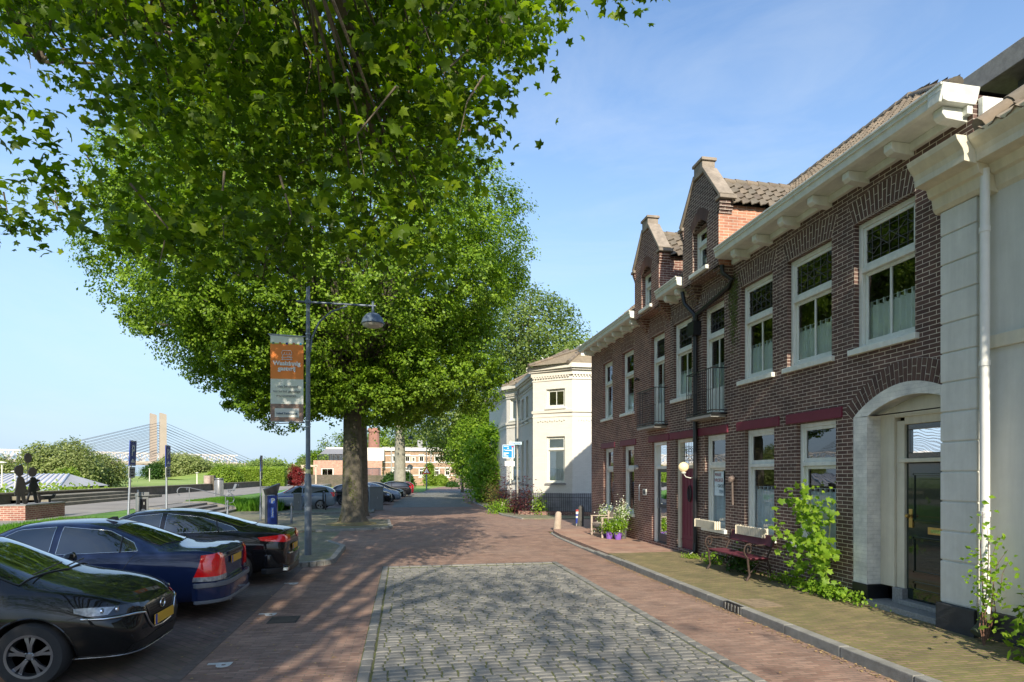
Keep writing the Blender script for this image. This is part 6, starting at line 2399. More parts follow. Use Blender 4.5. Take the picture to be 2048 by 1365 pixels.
sheet(b, zb_, zt_)
ocl = b.build('cloth', leafm('banner_white', [(.66, .68, .64), (.66, .68, .64)], .1, .8), ban, smooth='all', uv=False)
b = MB()
sheet(b, 4.48, 5.34, off=.004)
orm = leafm('banner_orange', [(.85, .27, .07), (.85, .27, .07)], .08, .8)
b.build('orange_field', orm, ban, smooth='all', uv=False)
b = MB()
sheet(b, zb_ + .01, 3.86, off=.004)
b.build('brick_field', brickm('banner_brick', (.30, .17, .12), (.42, .27, .2), (.3, .24, .2), .05, .02, .004), ban, smooth='all')
b = MB()
sheet(b, 3.53, 3.75, -.29, .29, off=.008)
b.build('label_field', MATS['banner_white'], ban, smooth='all', uv=False)
for i, (c_, w_) in enumerate([((.1, .2, .15), 0), ((.6, .2, .05), 1), ((.02, .05, .25), 2), ((.55, .2, .1), 3), ((.02, .3, .5), 4)]):
    b = MB()
    sheet(b, 5.335, 5.385, -W_ / 2 + .045 + .16 * i, -W_ / 2 + .095 + .16 * i, off=.008)
    b.build('stripe_square', pm('sq%d' % i, c_, .8, 0), ban, uv=False)
b = MB()
sheet(b, 5.34, 5.365, off=.006)
b.build('lime_stripe', pm('lime_stripe', (.5, .55, .1), .8, 0), ban, uv=False)
wtxt = pm('banner_text_white', (.75, .75, .72), .8, 0)
gtxt = pm('banner_text_grey', (.22, .22, .2), .8, 0)
btxt = pm('banner_text_blue', (.06, .1, .14), .8, 0)
rot_y = (R(90), 0, 0)
for s, sz, z, m_, bo in [('Waalzinnig', .145, 4.86, wtxt, .006), ('gastvrij', .145, 4.73, wtxt, .006), ('..van bruisend', .095, 4.29, gtxt, .001), ('terras tot gezellige', .085, 4.17, gtxt, .001), ('warenmarkt..', .095, 4.06, gtxt, .001), ('beleef Zaltbommel', .064, 3.62, btxt, .002)]:
    text(s, sz, m_, ban, (0, -.028, z), rot_y, bold=bo)
# market stall pictogram
b = MB()
zz = 5.06
for s in range(4): b.tube([(-.12 + .06 * s, -.026, zz + .07), (-.12 + .06 * s, -.026, zz + .03), (-.09 + .06 * s, -.026, zz + .015), (-.06 + .06 * s, -.026, zz + .03), (-.06 + .06 * s, -.026, zz + .07)], .006, 5)
b.tube([(-.12, -.026, zz + .06), (-.1, -.026, zz + .12), (.1, -.026, zz + .12), (.12, -.026, zz + .06)], .007, 5)
for x in (-.1, .1): b.tube([(x, -.026, zz + .02), (x, -.026, zz - .12)], .006, 5)
b.tube([(-.13, -.026, zz - .05), (.13, -.026, zz - .05)], .007, 5)
b.tube([(-.13, -.026, zz - .1), (.13, -.026, zz - .1)], .007, 5)
b.tube([(.0, -.026, zz - .05), (.04, -.026, zz - .01), (.08, -.026, zz - .05)], .005, 5)
b.build('stall_pictogram', wtxt, ban, uv=False)
for z in (zt_, zb_):
    b = MB()
    b.tube([(-W_ / 2 - .03, 0, z), (W_ / 2 + .02, 0, z)], .014, 8)
    b.build('rod', steel, ban, uv=False)
lamp_post('second street lamp, beside the far black cars', at_(791, 64), 64)
lamp_post('third street lamp, carrying the warning triangle', at_(853, 80), 80, 7.6)

# warning triangle on the third lamp
X_, Y_ = at_(853, 80), 79.85
t = thing('warning_sign', 'red and white warning triangle fixed to the third lamp post', 'sign', (X_, Y_, 2.25))
for r_, m_, dy in ((.56, pm('sign_red', (.5, .02, .02), .4, 0), 0), (.36, pm('sign_white', (.75, .75, .75), .4, 0), -.012)):
    b = MB()
    b.prism([(-r_, -r_ * .58), (r_, -r_ * .58), (0, r_ * 1.15)], lambda u, v, w: (u, w, v + .3), -.01 + dy, .0 + dy)
    b.build('sign_plate', m_, t)
b = MB()
b.lathe([(.001, -.05), (.06, 0), (.001, .05)], 8, (0, -.03, .42))
b.tube([(0, -.03, .36), (-.03, -.03, .2), (-.12, -.03, .08)], .03, 6)
b.tube([(-.03, -.03, .2), (.1, -.03, .08)], .03, 6)
b.build('pictogram', black, t)
# round sign back
c = gp(1268 / 4.876 + 560, 970)
t = thing('round_sign', 'grey back of a round traffic sign on a thin post behind the parked cars', 'sign', (at_(820, 68), 68, 0))
b = MB()
b.lathe([(.03, 0), (.03, 3.3)], 8)
b.build('post', steel, t)
b = MB()
b.lathe([(.33, -.01), (.33, .01)], 20, (0, -.04, 2.95), 'y')
b.lathe([(.28, -.015), (.28, .0)], 20, (0, -.045, 2.95), 'y')
b.build('disc', pm('sign_back', (.3, .31, .32), .5, .1), t)

# parking signs
pblue = pm('sign_blue', (.02, .05, .30), .35, .06)
for (px, Y, lean, lb) in ((254, 18.0, .10, 'leaning parking sign nearest the statue, left of the charging post'), (333, 20.8, .0, 'parking sign just right of the charging post'), (521, 27.6, .03, 'parking sign directly left of the blue ticket machine')):
    X = at_(px, Y)
    z0 = .1 if Y < 25 else 0
    t = thing('parking_sign', lb, 'sign', (X, Y, z0), 0, 'parking signs by the bays')
    t.rotation_euler = (0, R(2.2) if lean > .05 else 0, R(2))
    b = MB()
    b.lathe([(.045, 0), (.045, .75), (.03, .82), (.03, 2.9)], 10)
    b.build('post', steel if Y < 25 else dsteel, t, smooth=True)
    b = MB()
    b.box(.032, .05, -.22, .22, 2.25, 2.95)
    b.cur = 1
    b.box(.0505, .053, -.2, .2, 2.27, 2.285)
    b.box(.0505, .053, -.2, .2, 2.915, 2.93)
    pl = b.build('sign_plate', [pblue, white], t)
    text('P', .42, white, pl, (.054, 0, 2.66), (R(90), 0, R(90)), 'letter', bold=.008)
    b = MB()
    b.prism([(-.12, 2.34), (.12, 2.34), (.12, 2.39), (.06, 2.4), (.04, 2.44), (-.05, 2.44), (-.08, 2.39), (-.12, 2.38)], lambda u, v, w: (w, u, v), .051, .054)
    b.build('car_pictogram', white, pl)
    b = MB()
    b.box(.032, .05, -.2, .2, 1.92, 2.22)
    sp = b.build('sub_plate', pm('sub_plate', (.35, .36, .34), .5, .05), t)
    for i, s in enumerate(('ma t/m za', '9-18 h', 'betaald')): text(s, .075, black, sp, (.052, 0, 2.15 - .08 * i), (R(90), 0, R(90)))
    # two sides so that it reads narrow from the street
# ticket machine
t = thing('ticket_machine', 'tall blue parking ticket machine with sloping solar hood', 'ticket machine', (-4.94, 23.6, 0), R(25))
b = MB()
b.box(-.17, .17, -.15, .15, 0, 1.32)
b.build('cabinet', pm('machine_blue', (.012, .03, .16), .35, .08), t, bev=.02)
b = MB()
b.box(-.2, -.172, -.16, .16, 0, 1.34)
b.box(.172, .2, -.16, .16, 0, 1.34)
b.build('side_panel', pm('machine_grey', (.06, .06, .065), .5, .1), t, bev=.01)
b = MB()
b.prism([(-.2, 1.34), (.18, 1.34), (.30, 1.78), (-.26, 1.56)], lambda u, v, w: (u, w, v), -.17, .17)
b.build('hood', pm('hood_black', (.02, .02, .02), .5, .2), t, bev=.01)
b = MB()
b.lathe([(.001, -.155), (.11, -.155), (.11, -.15)], 20, (0, 0, 1.12), 'y')
b.build('badge_disc', pm('badge_blue', (.08, .16, .55), .4, 0), t, uv=False)
text('P', .24, white, t, (0.02, -.158, 1.12), rot_y, 'letter', bold=.01)
b = MB()
b.box(-.05, .06, -.155, -.151, .48, .88)
b.build('strip', pm('strip_blue', (.06, .14, .5), .4, 0), t)
text('Parkeren', .085, white, t, (0.005, -.158, .68), (R(90), R(-90), 0), 'lettering', bold=.002)
# charging post
X, Y = at_(284, 18.75), 18.75
t = thing('charging_post', 'grey electric car charging post with a round socket on the lawn', 'charging post', (X, Y, .1), R(35))
b = MB()
b.box(-.14, .14, -.12, .12, 0, 1.38)
b.prism([(-.16, 1.38), (.16, 1.38), (.16, 1.42), (-.16, 1.5)], lambda u, v, w: (w, u, v), -.15, .15)
b.build('cabinet', pm('post_grey', (.20, .21, .21), .5, .08), t, bev=.015)
b = MB()
b.box(-.08, .08, -.124, -.119, .3, 1.3)
b.build('front_panel', black, t)
b = MB()
b.lathe([(.001, -.14), (.05, -.14), (.06, -.12)], 18, (0, 0, .95), 'y')
b.tube([(.06 * math.cos(a), -.13, .95 + .06 * math.sin(a)) for a in [2 * PI * i / 16 for i in range(17)]], .008, 5, False)
b.build('socket', dsteel, t, smooth=True)
text('1', .12, white, t, (.02, -.127, 1.17), rot_y, 'digit')
b = MB()
b.box(-.03, .03, -.128, -.124, .72, .76)
b.build('card_reader', white, t)

# bollards
def bollard(label, x, y, h=.92, mt=dsteel, group='slim metal bollards on the square'):
    t = thing('bollard', label, 'bollard', (x, y, .0), 0, group)
    b = MB()
    b.lathe([(.05, 0), (.05, h * .45), (.036, h * .48), (.036, h * .86)], 12)
    b.build('post', mt, t, smooth=True)
    b = MB()
    b.lathe([(.036, h * .86), (.05, h * .87), (.055, h * .93), (.045, h * .98), (.005, h)], 12)
    b.build('cap', mt, t, smooth=True)
    return t


for (px, py, lb) in ((583, 1049, 'slim grey bollard between ticket machine and lamp post'), (603, 1024, 'slim grey bollard beside the narrow grey cabinet')):
    c = gp(px, py)
    bollard(lb, c[0], c[1])
c = gp(1376 - 948, 1030)
X, Y = at_(455, 29), 29.0
bollard('dark bollard at the foot of the steps', at_(455, 28.5), 28.5, .95)
# bicycle loop
c = gp(651, 1023)
t = thing('bicycle_stand', 'dark curved bicycle stand in front of the big grey cabinet', 'bicycle stand', (c[0], c[1], 0))
b = MB()
b.tube([(0, 0, 0), (0, 0, .9), (-.05, .1, 1.05), (-.15, .4, 1.12), (-.22, .75, 1.1), (-.25, .9, .95), (-.25, .95, 0)], .035, 10)
b.build('hoop', black, t, smooth=True)
# cabinets
def cabinet(label, px, Y, w, d, h, z=0):
    t = thing('utility_cabinet', label, 'cabinet', (at_(px, Y), Y, z), R(8), 'grey utility cabinets')
    b = MB()
    b.box(-w / 2, w / 2, -d / 2, d / 2, .05, h)
    b.box(-w / 2 - .03, w / 2 + .03, -d / 2 - .03, d / 2 + .03, h, h + .05)
    b.build('housing', pm('cabinet_grey', (.17, .185, .19), .55, .1, 3), t, bev=.01)
    b = MB()
    b.box(-w / 2 - .04, w / 2 + .04, -d / 2 - .04, d / 2 + .04, 0, .05)
    b.box(-.004, .004, -d / 2 - .003, -d / 2 + .01, .1, h - .05)
    b.build('base', kerbm, t)
    b = MB()
    b.box(.05, .08, -d / 2 - .02, -d / 2, h * .5, h * .6)
    b.build('lock', steel, t)


cabinet('narrow grey utility cabinet left of the lamp post', 595, 35.5, .42, .5, 1.0)
cabinet('wide grey utility cabinet right of the lamp post', 636, 37, .9, .45, 1.3)
cabinet('tall pale meter cabinet behind the ticket machine', 531, 30, .3, .3, 1.5)
cabinet('dark grey cabinet right behind the mossy trunk', 752, 36, .8, .5, 1.35)
# litter bin and mesh seat on the promenade
X, Y = at_(438, 45), 45
t = thing('litter_bin', 'round grey metal litter bin on the promenade', 'litter bin', (X, Y, .5))
b = MB()
b.lathe([(.0, .12), (.27, .12), (.28, 1.2), (.25, 1.24), (.26, 1.28), (.3, 1.3), (.28, 1.36), (.0, 1.36)], 20)
b.build('drum', pm('bin_grey', (.17, .175, .18), .4, .15, metal=.3), t, smooth=True)
b = MB()
for i in range(16):
    a = 2 * PI * i / 16
    b.tube([(.285 * math.cos(a), .285 * math.sin(a), .15), (.29 * math.cos(a), .29 * math.sin(a), 1.18)], .012, 4)
b.build('ribs', steel, t)
X, Y = at_(461, 48), 48
t = thing('metal_bench', 'dark mesh metal bench standing right of the litter bin', 'bench', (X, Y, .5), R(20))
b = MB()
for i in range(14):
    y = -.8 + 1.6 * i / 13
    b.tube([(-.25, y, .45), (.2, y, .43), (.38, y, .9)], .012, 4)
b.build('seat', dsteel, t)
for s in (-1, 1):
    b = MB()
    b.tube([(-.22, s * .75, 0), (-.05, s * .75, .25), (-.1, s * .75, .44)], .025, 6)
    b.tube([(.22, s * .75, 0), (-.05, s * .75, .25), (.2, s * .75, .43)], .025, 6)
    b.tube([(-.25, s * .8, .45), (.2, s * .8, .43), (.38, s * .8, .9)], .022, 6)
    b.build('leg', dsteel, t)
# handrail at the steps
t = thing('handrail', 'curled galvanised steel handrail beside the concrete steps', 'handrail', (-10.6, 35.6, 0), R(40))
b = MB()
pts = [(-1.9, 0, 1.25)]
pts = [(-1.6 + .22 * math.cos(a), 0, 1.2 + .22 * math.sin(a)) for a in [R(x) for x in (250, 220, 180, 140, 110, 90)]] + [(-1.2, 0, 1.4), (.9, 0, .85)] + [(1.05 + .2 * math.cos(a), 0, .68 + .2 * math.sin(a)) for a in [R(x) for x in (80, 45, 0, -45, -80, -110)]]
b.tube(pts, .024, 8)
b.build('rail', steel, t, smooth=True)
for x, z0, z1 in ((-1.2, .45, 1.4), (.75, .1, .9)):
    b = MB()
    b.tube([(x, 0, z0), (x, 0, z1)], .022, 8)
    b.build('post', steel, t, smooth=True)
# river wall
wallm = brickm('river_wall_brick', (.10, .08, .065), (.17, .13, .10), (.12, .11, .08), .215, .065, .008, stain=(.06, .065, .03), stain_scale=.8, lo=.4, hi=.7)
t = thing('river_wall', 'long low weathered brick wall along the promenade', 'wall', (-19.5, 34, .5))
b = MB()
b.box(-19.75, -19.4, 30.5, 65, -.3, 1.12)
b.build('wall', wallm, t, org=(-19.5, 34, .5))
b = MB()
b.box(-19.75, -19.4, 66, 118, -.3, 1.12)
b.build('wall', wallm, t, org=(-19.5, 34, .5))
b = MB()
y = 30.5
while y < 118:
    b.box(-19.82, -19.34, y, y + .98, 1.121, 1.2)
    y += 1
b.build('coping', pm('wall_coping', (.20, .17, .11), .9, .3, 3, bump=.5), t, org=(-19.5, 34, .5), bev=.01)
b = MB()
for y in (48, 58, 75, 90): b.lathe([(.001, .03), (.13, .02), (.15, 0)], 12, (-19.4, y, .85), 'x')
b.build('mooring_ring', steel, t, org=(-19.5, 34, .5))
for i, (ww, lb) in enumerate([(0, 'set of three long concrete terrace steps in front of the river wall')]):
    t = thing('terrace_steps', lb, 'steps', (-17.5, 35, .5))
    b = MB()
    for k in range(3): b.box(-19.38, -17.2 - .0 + .45 * (2 - k) - .9, 33.6, 43.5 + 1.5 * (2 - k), .3 + .16 * k, .5 + .17 * (k + 1))
    b.build('tread', pm('terrace_stone', (.20, .18, .13), .9, .3, 2, bump=.5), t, org=(-17.5, 35, .5), bev=.015)
# gate post in the wall: round steel screen
t = thing('steel_column', 'round rusty white steel drum standing on the river wall', 'column', (at_(415, 65.5), 65.5, .5))
b = MB()
b.lathe([(.36, .2), (.36, 1.5), (.33, 1.52)], 20)
b.build('drum', pm('drum_white', (.42, .33, .28), .4, .4, 2), t, smooth=True)
b = MB()
b.box(.45, .7, -.3, .3, 0, 1.55)
b.build('pier', wallm, t)

# ---- silhouettes on the brick plinth
PX, PY = -13.4, 24.4
t = thing('brick_plinth', 'red brick plinth carrying the two black silhouettes', 'plinth', (-13.4, 24.5, .5))
b = MB()
b.box(-13.85, -13.05, 23.4, 25.85, .4, 1.01)
b.build('wall', brickm('plinth_brick', (.26, .10, .07), (.36, .17, .12), (.48, .40, .32), .21, .072, .009, bump=.5), t, org=(-13.4, 24.5, .5))
b = MB()
b.box(-13.87, -13.03, 23.38, 25.87, 1.011, 1.05)
b.build('slab', granite, t, org=(-13.4, 24.5, .5))
sil = pm('blackened_steel', (.02, .018, .017), .55, .3, 4)


def figure(label, cat, loc, polys, rotz=0):
    o = thing('steel_silhouette', label, cat, (loc[0], loc[1], 1.05), rotz)
    o.scale = (.84, .84, .84)
    for nm, poly in polys:
        b = MB()
        if nm == 'leash': b.tube([(u, 0, v) for u, v in poly], .006, 5)
        elif nm == 'balloon_stick': b.tube([(u, 0, v) for u, v in poly], .012, 6)
        else: b.prism(poly, lambda u, v, w: (u, w, v), -.03, .03)
        b.build(nm, sil, o, bev=.004)
    return o


def oval(cx_, cz_, rx, rz, n=22): return [(cx_ + rx * math.cos(2 * PI * i / n), cz_ + rz * math.sin(2 * PI * i / n)) for i in range(n)]


PXX = -13.42
rz_ = R(62)
figure('black steel silhouette of a boy in a long coat on the brick plinth', 'statue', (PXX, 23.75, 1.16), [
    ('body', [(-.13, 0), (-.01, 0), (.0, .03), (.03, .45), (.13, .03), (.22, .0), (.24, .03), (.19, .5), (.35, .52), (.27, .62), (.22, .8), (.33, .85), (.42, .95), (.45, 1.0), (.40, 1.03), (.3, .95), (.2, .92), (.16, 1.08), (.08, 1.18), (-.04, 1.2), (-.1, 1.1), (-.14, .8), (-.2, .5), (-.2, .38), (-.12, .38), (-.1, .5)]),
    ('head', [(-.04, 1.17), (-.1, 1.22), (-.2, 1.36), (-.21, 1.52), (-.13, 1.62), (0, 1.66), (.06, 1.70), (.07, 1.66), (.12, 1.6), (.14, 1.45), (.12, 1.28), (.05, 1.2)])], R(62))
figure('black steel silhouette of a girl in a dress holding a round balloon on a stick', 'statue', (PXX, 24.45, 1.16), [
    ('body', [(-.3, 0), (-.2, 0), (-.17, .05), (-.05, .5), (.03, .5), (.12, .03), (.24, 0), (.25, .04), (.16, .52), (.35, .56), (.25, .78), (.2, .92), (.32, .98), (.3, 1.04), (.17, 1.06), (.12, 1.14), (.0, 1.16), (-.06, 1.1), (-.08, .9), (-.14, .7), (-.2, .5), (-.1, .48)]),
    ('head', oval(.02, 1.37, .17, .21)),
    ('balloon_stick', [(-.2, .9), (-.17, 1.75)]),
    ('balloon', oval(-.16, 1.98, .15, .22))], R(62))
figure('black steel silhouette of a small dog on a leash at the end of the plinth', 'statue', (PXX, 25.3, 1.16), [
    ('body', [(-.3, 0), (-.24, 0), (-.2, .12), (.12, .13), (.14, 0), (.2, 0), (.2, .12), (.28, .16), (.36, .2), (.4, .28), (.44, .38), (.38, .34), (.33, .36), (.25, .3), (-.2, .3), (-.36, .4), (-.32, .22), (-.3, .12)]),
    ('leash', [(-1.0, .62), (-.7, .42), (-.3, .33), (.1, .36), (.3, .34)])], R(62))

# ---- maroon bench with cast iron scroll ends
BX, BY = 6.62, 10.75
t = thing('garden_bench', 'weathered maroon bench with scrolled iron arms against the dark brick wall', 'bench', (BX, BY, .12))
mar2 = pm('worn_maroon', (.12, .022, .035), .6, .3, 7, bump=.3, dirt=(.24, .13, .12))
b = MB()
b.box(-.30, .08, -.78, .78, .40, .43)
b.build('seat', mar2, t, bev=.012)
b = MB()
b.prism([(.16, .62), (.19, .61), (.27, .82), (.24, .83)], lambda u, v, w: (u, w, v), -.75, .75)
b.build('backrest', mar2, t, bev=.01)
iron = pm('verdigris_iron', (.05, .03, .022), .7, .5, 14, bump=.4, dirt=(.35, .28, .12))
for s in (-1, 1):
    b = MB()
    y = s * .72
    b.tube([(.22, y, .84), (.16, y, .6), (.08, y, .42), (.14, y, .2), (.2, y, .0)], .018, 8)
    b.tube([(-.34, y, .0), (-.28, y, .1), (-.30, y, .25), (-.32, y, .42)], [.03, .02, .022, .02], 8)
    b.tube([(.16, y, .6), (.0, y, .66), (-.2, y, .66), (-.30, y, .70)], .014, 8)
    b.tube([(-.32, y, .42)] + [(-.30 + .10 * (1 - i / 16) * math.cos(R(230 - 32 * i)), y, .58 + .13 * (1 - i / 20) * math.sin(R(230 - 32 * i))) for i in range(15)], .015, 7)
    b.tube([(-.3, y, .38), (.08, y, .38)], .014, 6)
    b.tube([(-.26, y, .15), (-.1, y, .3), (.08, y, .22), (.16, y, .12)], .012, 6)
    b.build('iron_end', iron, t, smooth=True, uv=False)

# ---- teak bench and flower pots
teak = pm('weathered_teak', (.40, .33, .26), .8, .2, 12, bump=.3)
c1, c2 = gp(1206, 1077, .12), gp(1182, 1070, .12)
t = thing('wooden_bench', 'small round-backed weathered teak bench outside the red brick house', 'bench', (6.4, 18.15, .12))
t.scale = (1, .85, 1)
b = MB()
for i in range(6): b.box(-.28 + i * .095, -.205 + i * .095, -.6, .6, .40, .425)
b.build('seat', teak, t, bev=.006)
b = MB()
tp_ = [(.32, y, .52 + .38 * math.cos(y * 2.1)) for y in [-.6 + .1 * i for i in range(13)]]
b.tube(tp_, .03, 6)
b.tube([(.28, y, .52) for y in (-.6, .6)], .025, 6)
for i in range(1, 15):
    y = -.6 + 1.2 * i / 15
    b.beam((.28, y, .5), (.32, y, .52 + .38 * math.cos(y * 2.1)), .03, .012, up=(1, 0, 0))
b.build('backrest', teak, t)
for s in (-1, 1):
    b = MB()
    b.box(-.35, .32, s * .62 - .04, s * .62 + .04, .62, .65)
    b.build('armrest', teak, t, bev=.01)
    for x, zt_ in ((-.31, .62), (.27, .8)):
        b = MB()
        b.box(x - .03, x + .03, s * .62 - .03, s * .62 + .03, 0, zt_)
        b.build('leg', teak, t, bev=.005)
b = MB()
b.box(-.3, -.27, -.6, .6, .33, .4)
b.box(.25, .28, -.6, .6, .33, .4)
b.build('apron', teak, t)

pur = pm('purple_pot', (.22, .10, .45), .4, .05)
flw = leafm('white_petal', [(.7, .72, .6), (.75, .75, .7)], .3)


def pot_plant(label, x, y, z, ph, pr, rad, hh, n, mat, potm, flowers=0, seed=1):
    o = thing('potted_plant', label, 'potted plant', (x, y, z), 0, 'potted plants at the teak bench')
    b = MB()
    b.lathe([(pr * .75, 0), (pr, ph), (pr * 1.06, ph), (pr * 1.06, ph + .02), (pr * .9, ph + .02), (pr * .9, ph - .02)], 16)
    b.build('pot', potm, o, smooth=True)
    r_ = np.random.default_rng(seed)
    P = r_.normal(0, 1, (n, 3)) * np.array([rad * .5, rad * .5, hh * .3]) + np.array([0, 0, ph + hh * .5])
    NR = P - np.array([0, 0, ph + hh * .3])
    leaves('foliage', P, NR * 3, .055, mat, o, jit=.5)
    if flowers:
        P = r_.normal(0, 1, (flowers, 3)) * np.array([rad * .5, rad * .5, hh * .25]) + np.array([-.03, -.05, ph + hh * .65])
        leaves('flowers', P, np.tile([-.5, -.5, .6], (flowers, 1)), .045, flw, o, jit=.6)
    b = MB()
    for k in range(6): b.tube([(0, 0, ph - .02), (r_.normal(0, rad * .3), r_.normal(0, rad * .3), ph + hh * .6)], .006, 4)
    b.build('stems', bark, o)


pot_plant('bushy green plant in a purple pot, nearest to the glazed door', 6.45, 17.2, .12, .2, .12, .24, .42, 700, lf_bright, pur, 20, 1)
pot_plant('bushy green plant in a purple pot, left one beside the bench leg', 6.25, 17.42, .12, .2, .12, .22, .38, 600, lf_bright, pur, 10, 2)
pot_plant('tall white-flowering plant behind the purple pots', 6.7, 17.45, .12, .3, .13, .22, .75, 500, lf_bright, pm('grey_pot', (.1, .1, .1), .6, .1), 260, 3)
pot_plant('white-flowering plant standing at the far end of the teak bench', 6.65, 18.95, .12, .3, .13, .28, .6, 400, lf_bright, MATS['grey_pot'], 160, 4)
pot_plant('small potted plants under the seat of the teak bench', 6.3, 18.1, .12, .12, .09, .3, .2, 250, lf_dark, pur, 40, 5)

# ---- stone bollards at the corner
stb = pm('stone_bollard', (.42, .34, .26), .9, .2, 6, bump=.5)
std = pm('stone_bollard_dark', (.09, .085, .075), .9, .25, 6, bump=.5)


def stone(label, px, py, h, r_, mt, tilt=0):
    c = gp(px, py)
    t = thing('stone_bollard', label, 'stone bollard', (c[0], c[1], 0), 0, 'stone bollards at the street corner')
    t.rotation_euler = (0, R(tilt), 0)
    b = MB()
    b.lathe([(r_ * 1.15, -.1), (r_ * 1.1, .1), (r_ * .95, h * .8), (r_ * .85, h * .93), (r_ * .5, h), (.01, h * 1.01)], 12)
    b.build('shaft', mt, t, smooth=True)


stone('pale sunlit stone bollard at the tip of the pavement', 1114, 1062, .72, .13, stb, 5)
stone('dark stone bollard behind the striped post near the brick corner', 1160, 1053, .85, .13, std, 4)
stone('low stone bollard in the shade left of the pale one', 1080, 1029, .5, .14, std)
stone('short stone bollard at the foot of the sign post', 1006, 1022, .5, .13, stb)
stone('small stone bollard at the bend, right one of the pair', 951, 1006, .5, .14, stb)
stone('small stone bollard at the bend, left one of the pair', 943, 1002, .55, .14, stb)
c = gp(1154, 1053)
t = thing('marker_post', 'square post with red, white and blue marks at the brick corner', 'post', (c[0], c[1], 0))
for i, (z0, z1, m_) in enumerate([(0, .12, granite), (.12, .34, MATS['sign_blue']), (.34, .42, white), (.42, .5, MATS['sign_blue']), (.5, .6, white), (.6, .68, pm('post_red', (.4, .05, .04), .5, .1))]):
    b = MB()
    b.box(-.05, .05, -.05, .05, z0, z1)
    b.build('band', m_, t)

# ---- direction sign
c = gp(1021, 1020)
t = thing('direction_sign', 'bright blue route sign with white arrow lines on a pale post', 'sign', (c[0], c[1], 0))
k = c[1] / 30.0
d_ = c[0] * SN + c[1] * CS
mpx = d_ / 1180
z = lambda y: EYE + (950 - y) * mpx
b = MB()
b.lathe([(.045, 0), (.045, z(882))], 10)
b.build('post', white, t, smooth=True)
b = MB()
b.box(-17 * mpx, 8 * mpx, -.09, -.06, z(917), z(890))
cy = pm('route_blue', (.0, .25, .62), .4, 0)
pl = b.build('sign_plate', cy, t, bev=.005)
b = MB()
u = lambda x: (x - 1021) * mpx
F = -.095
for (x0, x1, y0, y1) in ((1004.3, 1028.7, 891.2, 890.2), (1004.3, 1028.7, 917, 916), (1004.3, 1005.1, 917, 890.4), (1027.9, 1028.9, 917, 890.4), (1023.5, 1025.6, 916, 895), (1010, 1024, 902, 900.5), (1006.5, 1017, 907.8, 906), (1006.5, 1012, 910.3, 909.2), (1006.5, 1016, 912.9, 911.8), (1006.5, 1016.5, 915.5, 914.4), (1006.5, 1017, 894, 893), (1014, 1017, 898, 896.2)):
    b.box(u(x0), u(x1), F, -.09, z(y0), z(y1))
b.build('markings', pm('sign_bright_white', (.85, .85, .85), .4, 0), pl, uv=False)
text('P', .14, MATS['sign_bright_white'], pl, (u(1008), F - .002, z(901)), rot_y, 'letter')
b = MB()
b.box(u(1022.5), u(1027), F - .006, F, z(895.5), z(893))
b.build('red_mark', MATS['sign_red'], pl)
b = MB()
b.box(u(1018), u(1044), -.02, .02, z(889.5), z(884))
np_ = b.build('street_name_plate', pm('pale_blue', (.5, .68, .75), .5, 0), t)
text('Waalkade', .15, MATS['sign_blue'], np_, (u(1031), -.023, z(886.8)), rot_y)
b = MB()
b.box(u(1009), u(1029), -.09, -.07, z(933), z(923))
wp = b.build('lower_plate', MATS['sign_bright_white'], t, bev=.004)
b = MB()
b.box(u(1012), u(1026), -.094, -.09, z(926.2), z(925.6))
b.build('arrow', gtxt, wp)

# parking sign far right of the brick building
X, Y = at_(924, 100), 100
t = thing('parking_sign', 'far blue P sign with a second blue plate by the dark wall end', 'sign', (X, Y, 0))
b = MB()
b.lathe([(.06, 0), (.06, 4.2)], 8)
b.build('post', steel, t)
for z0, z1, s in ((3.0, 3.65, 'P'), (2.2, 2.85, 'E')):
    b = MB()
    b.box(-.32, .32, -.1, -.07, z0 + .3, z1 + .3)
    q = b.build('sign_plate', pm('far_blue', (.03, .12, .5), .4, 0), t)
    text(s, .5, white, q, (0, -.11, (z0 + z1) / 2 + .3), rot_y, 'letter', bold=.01)

# ---- fallen twigs and leaves on the ground (litter nobody could count)
P, NR = [], []
rr = random.Random(77)
for i in range(700):
    y = rr.uniform(3.5, 14)
    P.append((KX - abs(rr.gauss(0, .07)) - .01, y, .008))
for i in range(420): P.append((rr.uniform(-2.8, -.6), rr.uniform(5, 18), .006))
for i in range(300): P.append((rr.uniform(-2, 4.8), rr.uniform(4, 22), .03 if False else .026))
for i in range(300): P.append((7 - abs(rr.gauss(0, .12)) - .02, rr.uniform(6.5, 13), .13))
o = leaves('leaf_litter', P, np.tile([0, 0, 3], (len(P), 1)), .035, islandm('dry_leaf', [(.32, .2, .08), (.42, .3, .14), (.2, .13, .06)], .9, 0), None, jit=.35)
prop(o, 'dry fallen leaves and seeds scattered on the paving', 'leaf litter', kind='stuff')

# ---- maple sapling against the wall
t = thing('maple_sapling', 'bright green maple sapling growing from the foot of the dark brick wall', 'shrub', (6.8, 8.75, .12))
b = MB()
P, NR = [], []
rr = random.Random(12)
for k in range(38):
    y1, z1, x1 = rr.gauss(.0, .30), min(1.55, max(.18, rr.gauss(.85, .42))), -abs(rr.gauss(.12, .16))
    if rr.random() < .15: z1 = rr.uniform(1.4, 1.75)
    e = Vector((x1, y1, z1))
    b.tube([(0.05, 0, 0), (.05, y1 * .3, z1 * .5), e], [.012, .008, .003], 5)
    for j in range(11):
        tt = rr.uniform(.55, 1.15)
        p = Vector((.05, y1 * .3, z1 * .5)).lerp(e, tt * 1.0) + Vector((rr.gauss(-.03, .06), rr.gauss(0, .1), rr.gauss(0, .07)))
        P.append(p)
        NR.append((-.6, -.9, .5))
b.build('stem', pm('green_stem', (.12, .16, .05), .7, .2), t, uv=False)
leaves('leaves', P, NR, .118, lf_bright, t, lobed_leaf(), .5, .45)
